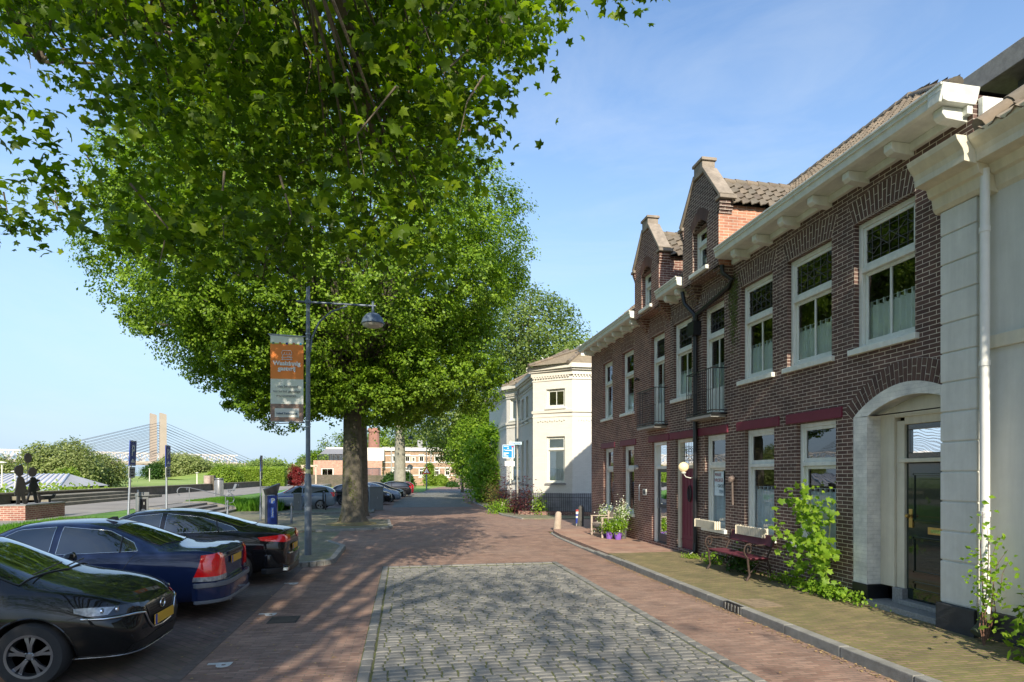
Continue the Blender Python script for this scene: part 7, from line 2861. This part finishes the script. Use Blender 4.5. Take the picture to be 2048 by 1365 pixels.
# climber by the downpipe
t = thing('climbing_plant', 'thin leafy climber growing in front of the white downpipe', 'climber', (6.62, 5.75, .12))
b = MB()
P, NR = [], []
for k in range(5):
    pts = [(0, 0, 0)]
    for j in range(1, 8): pts.append((.03 * math.sin(j + k) + rr.gauss(.02 * j, .02), rr.gauss((k - 2) * .035 * j / 3, .02), j * .2 * (.7 + .1 * k)))
    b.tube(pts, [.009 - .001 * j for j in range(8)], 5)
    for j in range(2, 8):
        for q in range(5):
            P.append(Vector(pts[j]) + Vector((rr.gauss(-.03, .05), rr.gauss(0, .08), rr.gauss(0, .07))))
            NR.append((-.6, -.5, .6))
for q in range(50):
    P.append(Vector((.0 + rr.gauss(0, .06), rr.gauss(0, .13), rr.gauss(.8, .14))))
    NR.append((-.6, -.5, .6))
b.build('stem', pm('brown_stem', (.16, .08, .05), .8, .2), t, uv=False)
leaves('leaves', P, NR, .06, lf_bright, t, None, .5)
# shrub at the bottom right corner
def leafy(label, x, y, z, rx, ry, rz, n, size, mat, tm=None, name='shrub', group=None):
    o = thing(name, label, 'shrub', (x, y, z), 0, group)
    P = rng.normal(0, .45, (n, 3)) * np.array([rx, ry, rz]) + np.array([0, 0, rz * .8])
    P[:, 2] = np.abs(P[:, 2])
    NR = P * 1.0 + np.array([-.2, -.3, .5])
    leaves('foliage', P, NR, size, mat, o, tm, .5)
    b = MB()
    for k in range(9):
        e = P[k * 7 % n]
        b.tube([(0, 0, -.02), (e[0] * .4, e[1] * .4, e[2] * .6), tuple(e)], [.01, .007, .003], 5)
    b.build('stems', bark, o, uv=False)


leafy('broad-leaved green shrub at the bottom right corner by the white wall', 6.7, 4.95, .12, .42, .5, .42, 420, .13, lf_lime, lobed_leaf())
leafy('dark leafy plant under the left half of the maroon bench', 6.75, 11.0, .12, .25, .45, .26, 500, .07, lf_dark)
leafy('small bright weeds left of the maroon bench', 6.75, 12.1, .12, .2, .3, .15, 200, .06, lf_bright)
leafy('bright low weeds along the wall under the sapling', 6.75, 8.5, .12, .22, .75, .13, 900, .05, lf_bright)
leafy('weeds at the foot of the wall near the white door surround', 6.82, 9.6, .12, .16, .6, .10, 400, .05, lf_lime)
leafy('yellowish moss and weeds at the foot of the black rain pipe', 6.7, 13.0, .12, .22, .3, .06, 260, .04, lf_hedge)
# ------------------------------------------------------------------ the white villa
vw = brickm('villa_white_brick', (.66, .64, .58), (.70, .68, .62), (.58, .56, .50), .22, .07, .004, bump=.5, nv=.15)
vtrim = pm('villa_trim', (.66, .63, .55), .7, .05, 2)
OV = (9, 33, 0)
tv = thing('white_villa', 'white painted brick villa with canted corners and a low tiled roof', 'villa', OV)
PL = [(13.5, 30), (8.73, 30), (6.93, 31.5), (7.30, 31.55), (7.45, 37.7), (6.75, 38.9), (6.75, 47), (13.5, 47)]
ZT = 7.75


def wallseg(b, p, q, z0, z1, holes, depth=.16):
    p, q = Vector((p[0], p[1], 0)), Vector((q[0], q[1], 0))
    L_ = (q - p).length
    d = (q - p) / L_
    n = Vector((-d.y, d.x, 0))
    wall2d(b, 0, L_, z0, z1, holes, depth, lambda u, v, w: tuple(p + d * u + n * (-w) + Vector((0, 0, v))))
    return p, d, n, L_


b = MB()
wins = []
segs = list(zip(PL, PL[1:]))
# travelling so that inward is to the right of d: compute holes per segment
facet1 = (0.62, 1.72)
for i, (p, q) in enumerate(segs):
    # reverse so that outside is on the -n side... outside points towards -Y / -X
    a, c = Vector((q[0], q[1], 0)), Vector((p[0], p[1], 0))
    L_ = (c - a).length
    holes = []
    if i == 1:
        m = L_ * .58
        holes = [(m - .55, m + .55, 1.65, 4.15), (m - .55, m + .55, 5.7, 6.7)]
    if i == 3:
        holes = [(.5, 1.3, 1.5, 4.2), (2.1, 2.9, 1.5, 4.2), (.5, 1.3, 5.3, 6.9), (2.1, 2.9, 5.3, 6.9), (4.6, 5.5, 1.5, 4.2), (4.6, 5.5, 5.3, 6.9)]
    if i == 4:
        m = L_ * .62
        holes = [(m - .5, m + .5, 1.6, 4.2), (m - .5, m + .5, 5.7, 7.15)]
    d = (c - a) / L_
    out = Vector((d.y, -d.x, 0))
    P0 = a
    wall2d(b, 0, L_, .0, ZT, holes, .16, lambda u, v, w: tuple(P0 + d * u - out * w + Vector((0, 0, v))))
    for h in holes: wins.append((P0 + d * h[0], math.atan2(d.y, d.x), h, i))
b.build('wall', vw, tv, org=OV)
for (p, ang, h, i) in wins:
    lo = h[2] < 3
    window(tv, (p.x - OV[0], p.y - OV[1], h[2]), ang, h[1] - h[0], h[3] - h[2], tr=.72 if lo else None, mull=not lo, g=glass2 if lo else glass, depth=.1, f=.08, sillm=granite if lo else None, cur=.3 if lo else None)


def ring(b, z0, z1, out_, pl=PL):
    """moulding band that follows the plan"""
    n = len(pl)
    pts = []
    for i, p in enumerate(pl):
        v = Vector((0, 0))
        for a, c in ((pl[i - 1], p) if i else (None, None), (p, pl[i + 1]) if i < n - 1 else (None, None)):
            if a is None: continue
            d = (Vector(c) - Vector(a)).normalized()
            v += Vector((-d.y, d.x)) * -1
        v = v.normalized()
        pts.append((p[0] - v.x * -out_ if False else p[0] + v.x * -out_ * -1, p[1] + v.y * out_))
    P = [b.av((x, y, z0)) for x, y in pts]
    Q = [b.av((x, y, z1)) for x, y in pts]
    I = [b.av((x, y, z0)) for x, y in pl]
    J = [b.av((x, y, z1)) for x, y in pl]
    for k in range(n - 1):
        b.fi((P[k], P[k + 1], Q[k + 1], Q[k]))
        b.fi((I[k], I[k + 1], P[k + 1], P[k]))
        b.fi((J[k], J[k + 1], Q[k + 1], Q[k]))


# plan runs with outside on its left side when walked from (13.5,30) to (8.73,30): outward normal = (d.y, -d.x) reversed
def ring2(b, z0, z1, o):
    n = len(PL)
    nr = []
    for a, c in zip(PL, PL[1:]):
        d = (Vector(c) - Vector(a)).normalized()
        nr.append(Vector((-d.y, d.x)))
    pts = []
    for i in range(n):
        v = (nr[max(i - 1, 0)] + nr[min(i, n - 2)])
        v = v / max(v.length, .3)
        pts.append(Vector(PL[i]) + v * o * (1.0 if i in (0, n - 1) else 1.08))
    P = [b.av((p.x, p.y, z0)) for p in pts]
    Q = [b.av((p.x, p.y, z1)) for p in pts]
    I = [b.av((p[0], p[1], z0 - .0)) for p in PL]
    J = [b.av((p[0], p[1], z1)) for p in PL]
    for k in range(n - 1):
        b.fi((P[k], P[k + 1], Q[k + 1], Q[k]))
        b.fi((I[k], I[k + 1], P[k + 1], P[k]))
        b.fi((J[k], J[k + 1], Q[k + 1], Q[k]))


sgn = -1
_n0 = Vector((-(PL[1][1] - PL[0][1]), (PL[1][0] - PL[0][0])))  # (0, -) : points to -Y = outside
b = MB()
for z0, z1, o in ((ZT - .02, ZT + .2, .34), (ZT - .12, ZT - .02, .22), (ZT - .35, ZT - .12, .10), (ZT - .6, ZT - .55, .05), (5.42, 5.56, .07), (5.2, 5.26, .03)): ring2(b, z0, z1, o)
b.build('cornice', vtrim, tv, org=OV)
b = MB()
ring2(b, -.1, 1.12, .06)
b.build('plinth', brickm('granite_blocks', (.25, .25, .26), (.33, .33, .34), (.2, .2, .2), .8, .36, .01, bump=.4), tv, org=OV)
b = MB()
# dentils
for (p, q) in segs[:6]:
    a, c = Vector((q[0], q[1], 0)), Vector((p[0], p[1], 0))
    L_ = (c - a).length
    d = (c - a) / L_
    out = Vector((d.y, -d.x, 0))
    k = int(L_ / .16)
    for j in range(k):
        s = a + d * (j + .3) * .16 + out * .03
        b.beam(s + Vector((0, 0, ZT - .45)), s + Vector((0, 0, ZT - .36)), .07, .12, up=tuple(out))
    if L_ > 1.5 and L_ < 5:
        k = int((L_ - .6) / .14)
        for j in range(k):
            s = a + d * (.35 + j * .14) + out * .02
            b.beam(s + Vector((0, 0, 4.95 + .04 * (j % 2))), s + Vector((0, 0, 5.03 + .04 * (j % 2))), .06, .06, up=tuple(out))
b.build('dentil', vtrim, tv, org=OV, uv=False)
b = MB()
tiles2 = pm('villa_tile', (.25, .20, .13), .9, .3, 6, bump=.6, bscale=14)
RT = [(13.5, 34), (10.4, 33.0), (9.6, 34.0), (9.6, 38.5), (9.2, 41), (9.2, 43), (13.5, 43)]
E_ = [(x, y) for x, y in PL]
top = 9.5
idx = [0, 1, 1, 2, 3, 4, 5, 6]
A = [b.av((x - (.32 if 0 < i < 7 else 0), y - (.3 if i < 5 else 0), ZT + .2)) for i, (x, y) in enumerate(PL)]
T2 = [b.av((x, y, top)) for x, y in RT]
for k in range(len(PL) - 1):
    i0, i1 = idx[k], idx[k + 1]
    if i0 == i1: b.fi((A[k], A[k + 1], T2[i0]))
    else: b.fi((A[k], A[k + 1], T2[i1], T2[i0]))
b.fi(T2[::-1])
b.build('roof', tiles2, tv, org=OV)
b = MB()
for k in range(7):
    i0 = idx[k]
    a = Vector((PL[k][0] - (.32 if 0 < k < 7 else 0), PL[k][1] - (.3 if k < 5 else 0), ZT + .24))
    c = Vector((RT[i0][0], RT[i0][1], top + .04))
    b = MB()
    for j in range(10): b.tube([a.lerp(c, j / 10), a.lerp(c, (j + 1.05) / 10)], [.1, .085], 8)
    b.build('ridge_tile', tilem, tv, org=OV, smooth=True, uv=False)
X, Y = at_(1171, 31.5), 31.5
b = MB()
b.box(X - .35, X + .35, Y - .3, Y + .4, 7.9, 9.1)
b.box(X - .42, X + .42, Y - .37, Y + .47, 9.1, 9.25)
b.build('chimney', vtrim, tv, org=OV)
b = MB()
q = Vector((at_(1050, 36), 36, 0))
b.tube([(7.25, 37.4, 7.6), (7.2, 37.4, 7.2), (7.2, 37.4, .2)], .06, 8)
b.build('rain_pipe', pm('villa_pipe', (.4, .38, .33), .6, .1), tv, org=OV, smooth=True)
t = thing('roof_ornament', 'small white leaping ornament on the villa roof', 'ornament', (at_(1091, 34), 34, 8.4))
b = MB()
b.tube([(0, 0, 0), (0, 0, .35)], .03, 6)
b.tube([(-.35, 0, .75), (-.1, 0, .5), (.2, 0, .5), (.35, 0, .9), (.3, 0, 1.15)], [.03, .1, .12, .07, .03], 8)
b.tube([(-.1, 0, .5), (-.3, 0, 1.0), (-.45, 0, 1.1)], [.06, .05, .02], 6)
b.tube([(.2, 0, .5), (.15, 0, .2), (.3, 0, .05)], [.05, .03, .02], 6)
b.tube([(-.05, 0, .45), (-.15, 0, .2)], [.04, .02], 6)
b.build('figure', white, t, smooth=True).scale = (.6, .6, .6)
# iron fence in front of the villa
t = thing('iron_fence', 'black iron railing with spear tops in front of the villa', 'fence', (7.5, 28.6, 0))
b = MB()
pa, pb = Vector((9.3, 28.1, 0)), Vector((5.9, 30.1, 0))
n = 40
for z in (.25, .95): b.beam(pa + Vector((0, 0, z)), pb + Vector((0, 0, z)), .03, .02)
for i in range(n + 1):
    p = pa.lerp(pb, i / n)
    b.tube([p, p + Vector((0, 0, 1.12)), p + Vector((0, 0, 1.2))], [.011, .011, .002], 5)
pc = Vector((5.9, 44, 0))
for z in (.25, .95): b.beam(pb + Vector((0, 0, z)), pc + Vector((0, 0, z)), .03, .02)
for i in range(90):
    p = pb.lerp(pc, i / 90)
    b.tube([p, p + Vector((0, 0, 1.15))], .011, 4)
b.build('railing', black, t, org=(7.5, 28.6, 0), uv=False)
b = MB()
b.beam(pa + Vector((0, 0, .1)), pb + Vector((0, 0, .1)), .3, .26)
b.build('plinth', brick2, t, org=(7.5, 28.6, 0))
# shrubs in the forecourt
for i, (px, Y, rx, rz, n, mt, lb) in enumerate([(1052, 30.3, .75, 1.3, 900, lf_red, 'dark copper-leaved shrub behind the iron fence'), (1078, 29.6, .5, .8, 500, lf_lime, 'low green shrub at the left end of the iron railing'),
                                          (985, 36, .75, 1.35, 900, leafm('mixed_leaf', [(.10, .10, .02), (.16, .12, .04), (.08, .13, .02), (.18, .08, .04)], .3), 'reddish-green shrub at the left corner of the villa garden'), (1008, 34.5, .6, 2.0, 700, lf_red, 'tall purple-leaved shrub behind the route sign'),
                                          (1000, 31.8, .8, .5, 800, lf_bright, 'low bright groundcover shrub round the route sign post'), (1032, 31.5, .6, .8, 700, lf_red, 'purple shrub to the right of the route sign post')]):
    X = at_(px, Y)
    o = thing('shrub', lb, 'shrub', (X, Y, 0), 0, 'shrubs in front of the villa')
    P = np.clip(rng.normal(0, .42, (n, 3)), -1, 1) * np.array([rx, rx, rz]) + np.array([0, 0, rz * .55])
    P[:, 2] = np.abs(P[:, 2])
    leaves('foliage', P, P * 1.0 + np.array([0, -.4, .5]), .1, mt, o, None, .6)
    b = MB()
    for k in range(7):
        e = P[k * 9]
        b.tube([(0, 0, 0), tuple(e * .6), tuple(e)], [.015, .01, .004], 5)
    b.build('stems', bark, o, uv=False)

# ------------------------------------------------------------------ long brick building at the end of the street
YB = 118
xb = lambda px: at_(px, YB)
zb2 = lambda py: hz(py, xb(850), YB)
OBB = (xb(850), YB, 0)
lb_ = thing('brick_building', 'long two-storey pale brick building closing the street', 'building', OBB)
lbr = brickm('pale_orange_brick', (.30, .19, .12), (.38, .25, .16), (.4, .32, .24), .22, .07, .006)
X0, X1 = xb(766), xb(924)
zt = zb2(899)
holes = []
for px in (790, 815, 843, 874, 895):
    xa = xb(px)
    holes += [(xa - .55, xa + .55, zb2(925), zb2(908)), (xa - .55, xa + .55, zb2(955), zb2(936))]
holes += [(xb(823) - .0, xb(823) + .8, zb2(925), zb2(911))]
b = MB()
wall2d(b, X0, X1, 0, zt, holes, .2, lambda u, v, w: (u, YB + w, v))
b.face([(X1, YB, 0), (X1 + 2.6, YB + 22, 0), (X1 + 2.6, YB + 22, zt), (X1, YB, zt)])
b.face([(X0, YB, 0), (X0, YB + 20, 0), (X0, YB + 20, zt), (X0, YB, zt)])
b.face([(X0, YB + 2, 0), (X1, YB + 2, 0), (X1, YB + 2, zt), (X0, YB + 2, zt)])
b.build('wall', lbr, lb_, org=OBB)
for h in holes: window(lb_, (h[0] - OBB[0], 0, h[2]), 0, h[1] - h[0], h[3] - h[2], tr=.7, fm=vtrim, f=.14, sash=.08, mull=True, name='window', sill=True, sillw=.12)
b = MB()
for z in (zb2(925.5), zb2(936), zb2(951), zb2(912)): b.box(X0 - .02, X1 + .02, YB - .05, YB, z - .1, z + .1)
b.box(X0 - .1, X1 + .3, YB - .35, YB + .1, zt - .35, zt + .2)
b.build('band', vtrim, lb_, org=OBB)
b = MB()
b.box(X0 - .1, X1 + .3, YB - .3, YB + 22, zt + .2, zt + .4)
for px in (783, 862): b.box(xb(px) - .15, xb(px) + .1, YB - .25, YB - .1, 0, zt)
b.box(xb(836), xb(836) + 1.0, YB + 4, YB + 5, zt + .4, zt + 2)
b.build('roof', pm('roof_grey', (.3, .3, .29), .8, .1), lb_, org=OBB)
# terrace building with flat white block
OT2 = (xb(700), YB - 4, 0)
tb = thing('terrace_building', 'pink brick building with roof terrace, awning and white upper block', 'building', OT2)
pk = brickm('pink_brick', (.42, .22, .15), (.5, .28, .2), (.5, .4, .32), .22, .07, .006)
b = MB()
YT = YB - 4
za, zc_ = zb2(923), zb2(955)
wall2d(b, xb(633), xb(766), 0, za, [(xb(648), xb(672), .8, zb2(937)), (xb(731), xb(763), .8, zb2(937))], .25, lambda u, v, w: (u, YT + w, v))
b.face([(xb(633), YT, 0), (xb(633), YT + 14, 0), (xb(633), YT + 14, za), (xb(633), YT, za)])
b.face([(xb(633), YT, za), (xb(766), YT, za), (xb(766), YT + 14, za), (xb(633), YT + 14, za)])
b.build('wall', pk, tb, org=OT2)
b = MB()
b.box(xb(728), xb(769), YT + 1, YT + 10, za + .01, zb2(898))
b.box(xb(653), xb(700), YT + 3, YT + 10, zb2(900), zb2(897))
b.build('upper_block', vtrim, tb, org=OT2)
b = MB()
b.face([(xb(645), YT + 0, zb2(911)), (xb(690), YT + 0, zb2(911)), (xb(690), YT + 3, zb2(900)), (xb(653), YT + 3, zb2(900))])
b.build('awning', pm('awning_grey', (.22, .22, .23), .8, .05), tb, org=OT2)
b = MB()
b.box(xb(658), xb(700), YT + 4, YT + 9, za, zb2(901))
b.build('terrace_room', pm('grey_frame', (.18, .2, .22), .3, .2), tb, org=OT2)
for (pa_, pb_) in ((660, 666), (668, 675), (677, 686)): window(tb, (xb(pa_) - OT2[0], 3.85, za + .1), 0, xb(pb_) - xb(pa_), zb2(902) - za - .1, fm=vtrim, sill=False, g=glass2, depth=.0)
b = MB()
for i in range(30): b.tube([(xb(641) + i * .28, YT + .1, za), (xb(641) + i * .28, YT + .1, za + 1)], .02, 4)
b.tube([(xb(641), YT + .1, za + 1), (xb(700), YT + .1, za + 1)], .03, 5)
b.build('terrace_railing', dsteel, tb, org=OT2)
window(tb, (xb(648) - OT2[0], 0, .8), 0, xb(672) - xb(648), zb2(937) - .8, fm=vtrim, f=.15, g=glass2, mull=True, name='window')
window(tb, (xb(731) - OT2[0], 0, .8), 0, xb(763) - xb(731), zb2(937) - .8, fm=dsteel, f=.1, g=glass2, mull=True, name='window')
# brick chimney tower
X, Y = at_(748, 135), 135
t = thing('brick_chimney', 'tall red brick chimney glimpsed through the leaves right of the mossy trunk', 'chimney', (X, Y, 0))
b = MB()
b.lathe([(1.5, 0), (1.15, 11.5), (1.35, 11.6), (1.35, 12.4), (1.1, 12.5)], 14)
b.build('stack', pm('chimney_red', (.30, .15, .11), .9, .2, 3), t)
# dark boundary wall in front of these buildings
t = thing('garden_wall', 'dark brick boundary wall behind the far parked cars', 'wall', (-20, 100, 0))
b = MB()
for (pa_, pb_, Y, yt) in ((604, 735, 108, 950), (730, 822, 100, 951)):
    b = MB()
    b.box(at_(pa_, Y), at_(pb_, Y), Y, Y + .4, 0, hz(yt, at_(pa_, Y), Y))
    b.build('wall', wallm, t, org=(-20, 100, 0))
t = thing('flood_wall', 'buttressed dark wall end beside the far parking sign', 'wall', (at_(925, 104), 104, 0))
X = at_(912, 104)
b = MB()
b.box(X, X + 1.6, 103.5, 104.5, 0, hz(951, X, 104))
for i in range(5):
    x = X + 2 + i * .9
    b.prism([(0, 0), (1.4, 0), (.5, 2.0), (0, 2.0)], lambda u, v, w: (x + w + u * .5, 104.5 + i * 3 + u * .2, v), 0, .5)
b.box(X + 2, X + 17, 108, 108.5, 0, 1.9)
b.build('wall', pm('flood_concrete', (.25, .2, .15), .9, .3, 1.5), t, org=(at_(925, 104), 104, 0))
for (px0, px1, ytop, Y, lb, mt, nm) in ((805, 822, 945, 97, 'dark clipped hedge block left of the small grass patch', lf_dark, 'hedge'), (768, 805, 946, 98, 'dark clipped hedge beside the pale street tree', lf_dark, 'hedge'), (873, 892, 950, 112, 'round light green bush before the long brick building', lf_hedge, 'shrub'), (932, 953, 932, 112, 'round yellow-green bush by the end of the brick building', lf_hedge, 'shrub'), (899, 912, 965, 100, 'small dark bush at the foot of the dark wall end', lf_dark, 'shrub'), (852, 866, 925, 112, 'young light green tree in front of the brick building', lf_hedge, 'young_tree')):
    blob(px0, px1, ytop, Y, lb, mt, 160, nm, 'tree' if 'tree' in nm else nm, 'greenery before the brick building', int(px0), size=.3, base=.1, per=26, cr=.35, lumps=.12)
# grass patch there
strip('verge', [(at_(790, 66), 66), (at_(846, 72), 72), (at_(862, 92), 92), (at_(800, 96), 96), (at_(770, 80), 80)], .02, grassm)
# play frame / pergola near the copper shrub
t = thing('pergola', 'pale timber pergola frame left of the terrace building', 'pergola', (at_(608, 108), 108, 0))
b = MB()
xs_ = [at_(579, 108), at_(602, 108), at_(614, 108), at_(632, 108)]
for x in xs_: b.box(x - .12, x + .12, 107.9, 108.1, 0, 2.6 if x < xs_[2] else 3.6)
b.box(xs_[0], xs_[2], 107.9, 108.1, 2.3, 2.6)
b.box(xs_[1], xs_[3] + .3, 107.9, 108.1, 3.5, 3.8)
b.beam((xs_[1] - 1, 108, 2.4), (xs_[2], 108, 3.9), .2, .2)
b.build('frame', pm('pale_timber', (.5, .4, .3), .8, .2), t, org=(at_(608, 108), 108, 0))

# ------------------------------------------------------------------ bridges over the river
conc = pm('bridge_concrete', (.40, .33, .27), .9, .08, .1)
cabm = pm('bridge_cable', (.04, .04, .05), .6, 0)


def cam2w(lat, dep_, z): return (lat * CS + dep_ * SN, -lat * SN + dep_ * CS, z)


L0, D0 = -360.0, 600.0
ph = R(50)
bd = Vector((math.cos(ph), math.sin(ph)))
pn = Vector((-math.sin(ph), math.cos(ph)))
t = thing('cable_bridge', 'cable-stayed road bridge with twin tall concrete pylons on the horizon', 'bridge', cam2w(L0, D0, 0))
OBr = cam2w(L0, D0, 0)


def bp(s, w, z): return Vector(cam2w(L0 + bd.x * s + pn.x * w, D0 + bd.y * s + pn.y * w, z))


ztop = 2.1 + 120 / 1180 * 600
b = MB()
b.beam(bp(-420, 0, 14), bp(170, 0, 14), 26, 2.2)
b.build('deck', pm('deck_concrete', (.45, .38, .32), .9, .1, .1), t, org=OBr)
for sc in (0, -268):
    for w in (-13, 13):
        b = MB()
        for s_ in (0,):
            zt_ = ztop * (1.0 if w < 0 else 1.02)
            P = [bp(sc - 3.1, w, 0), bp(sc + 3.1, w, 0), bp(sc + 2.9, w, zt_ - .5), bp(sc - 2.9, w, zt_ + 1)]
            off = Vector(cam2w(pn.x, pn.y, 0)) - Vector(cam2w(0, 0, 0))
            A = [b.av(p - off * 1.4) for p in P]
            B = [b.av(p + off * 1.4) for p in P]
            b.fi(A)
            b.fi(B[::-1])
            for k in range(4): b.fi((A[k], A[(k + 1) % 4], B[(k + 1) % 4], B[k]))
        b.build('pylon', conc, t, org=OBr)
        b = MB()
        for k in range(12):
            for sg in (-1, 1):
                b.tube([bp(sc, w, ztop - 8 - k * 2.6), bp(sc + sg * ((124 - k * 9.2) if sg < 0 else (100 - k * 7.6)), w, 15)], .22, 4, False)
        b.build('cables', cabm, t, org=OBr, uv=False)
# white truss railway bridge just beyond
t = thing('rail_bridge', 'white steel truss railway bridge beyond the cable-stayed bridge', 'bridge', cam2w(L0, D0 + 60, 0))
b = MB()
wst = pm('truss_white', (.70, .66, .62), .6, .05)
bp2 = lambda s, w, z: bp(s + 30, w + 45, z)
for w in (-4, 4):
    for z, th_ in ((16, 1.6), (25, 1.3)): b.beam(bp2(-420, w, z), bp2(70, w, z), 1.2, th_)
    for i in range(49):
        s = -420 + i * 10
        b.beam(bp2(s, w, 16), bp2(s + 5, w, 25), .8, .8)
        b.beam(bp2(s + 5, w, 25), bp2(s + 10, w, 16), .8, .8)
        b.beam(bp2(s, w, 16), bp2(s, w, 25), .5, .5)
b.build('truss', wst, t, org=cam2w(L0, D0 + 60, 0), uv=False)
b = MB()
b.beam(bp2(-420, 0, 14), bp2(90, 0, 14), 10, 2.6)
b.build('deck', pm('rail_deck', (.5, .36, .26), .9, .1, .1), t, org=cam2w(L0, D0 + 60, 0))
b = MB()
for s in (-300, -180, -60, 60): b.beam(bp2(s, 0, -1), bp2(s, 0, 13), 9, 4)
b.build('pier', conc, t, org=cam2w(L0, D0 + 60, 0))
# marquee
Y = 52
t = thing('marquee', 'long low white striped marquee behind the silhouettes', 'marquee', (at_(50, Y), Y, .5))
b = MB()
xa, xb_ = at_(-60, Y), at_(118, Y)
z1, z2 = hz(975, at_(60, Y), Y), hz(948, at_(60, Y), Y)
b.face([(xa, Y, z1), (xb_, Y, z1), (xb_ - 1.3, Y + 4, z2), (xa, Y + 4, z2)])
b.face([(xb_, Y, z1), (xb_, Y + 8, z1), (xb_ - 1.3, Y + 4, z2)])
b.face([(xa, Y + 8, z1), (xb_, Y + 8, z1), (xb_ - 1.3, Y + 4, z2), (xa, Y + 4, z2)])
b.build('roof', pm('marquee_white', (.46, .45, .44), .6, .15, .8), t, org=(at_(50, Y), Y, .5))
b = MB()
for i in range(14):
    f = i / 13
    b.beam((xa + (xb_ - xa) * f, Y - .03, z1), (xa + (xb_ - 1.3 - xa) * f, Y + 3.97, z2 + .03), .1, .04)
b.box(xa, xb_, Y + .02, Y + .06, .5, z1)
b.build('wall', pm('marquee_blue', (.25, .3, .4), .6, .2, 2), t, org=(at_(50, Y), Y, .5))
# slim lamps by the river
for (px, Y, yt, lb) in ((4, 42, 925, 'pale promenade lamp at the far left edge'), (29.8 + 0, 48, 943, 'short pale post behind the silhouettes'), (299, 150, 938, 'thin lamp standing in the meadow left of the second parking sign'), (394, 95, 946, 'small lantern post in the meadow')):
    X = at_(px, Y)
    h = hz(yt, X, Y)
    t = thing('lamp_post', lb, 'street lamp', (X, Y, .5), 0, 'small lamps near the river')
    b = MB()
    b.lathe([(.05 if Y < 90 else .1, 0), (.04 if Y < 90 else .08, h - .6)], 6)
    b.build('pole', vtrim, t)
    b = MB()
    b.lathe([(.05, 0), (.25, .06), (.2, .12), (.02, .16)], 10, (0, 0, h - .6))
    b.build('lamp_head', vtrim, t)
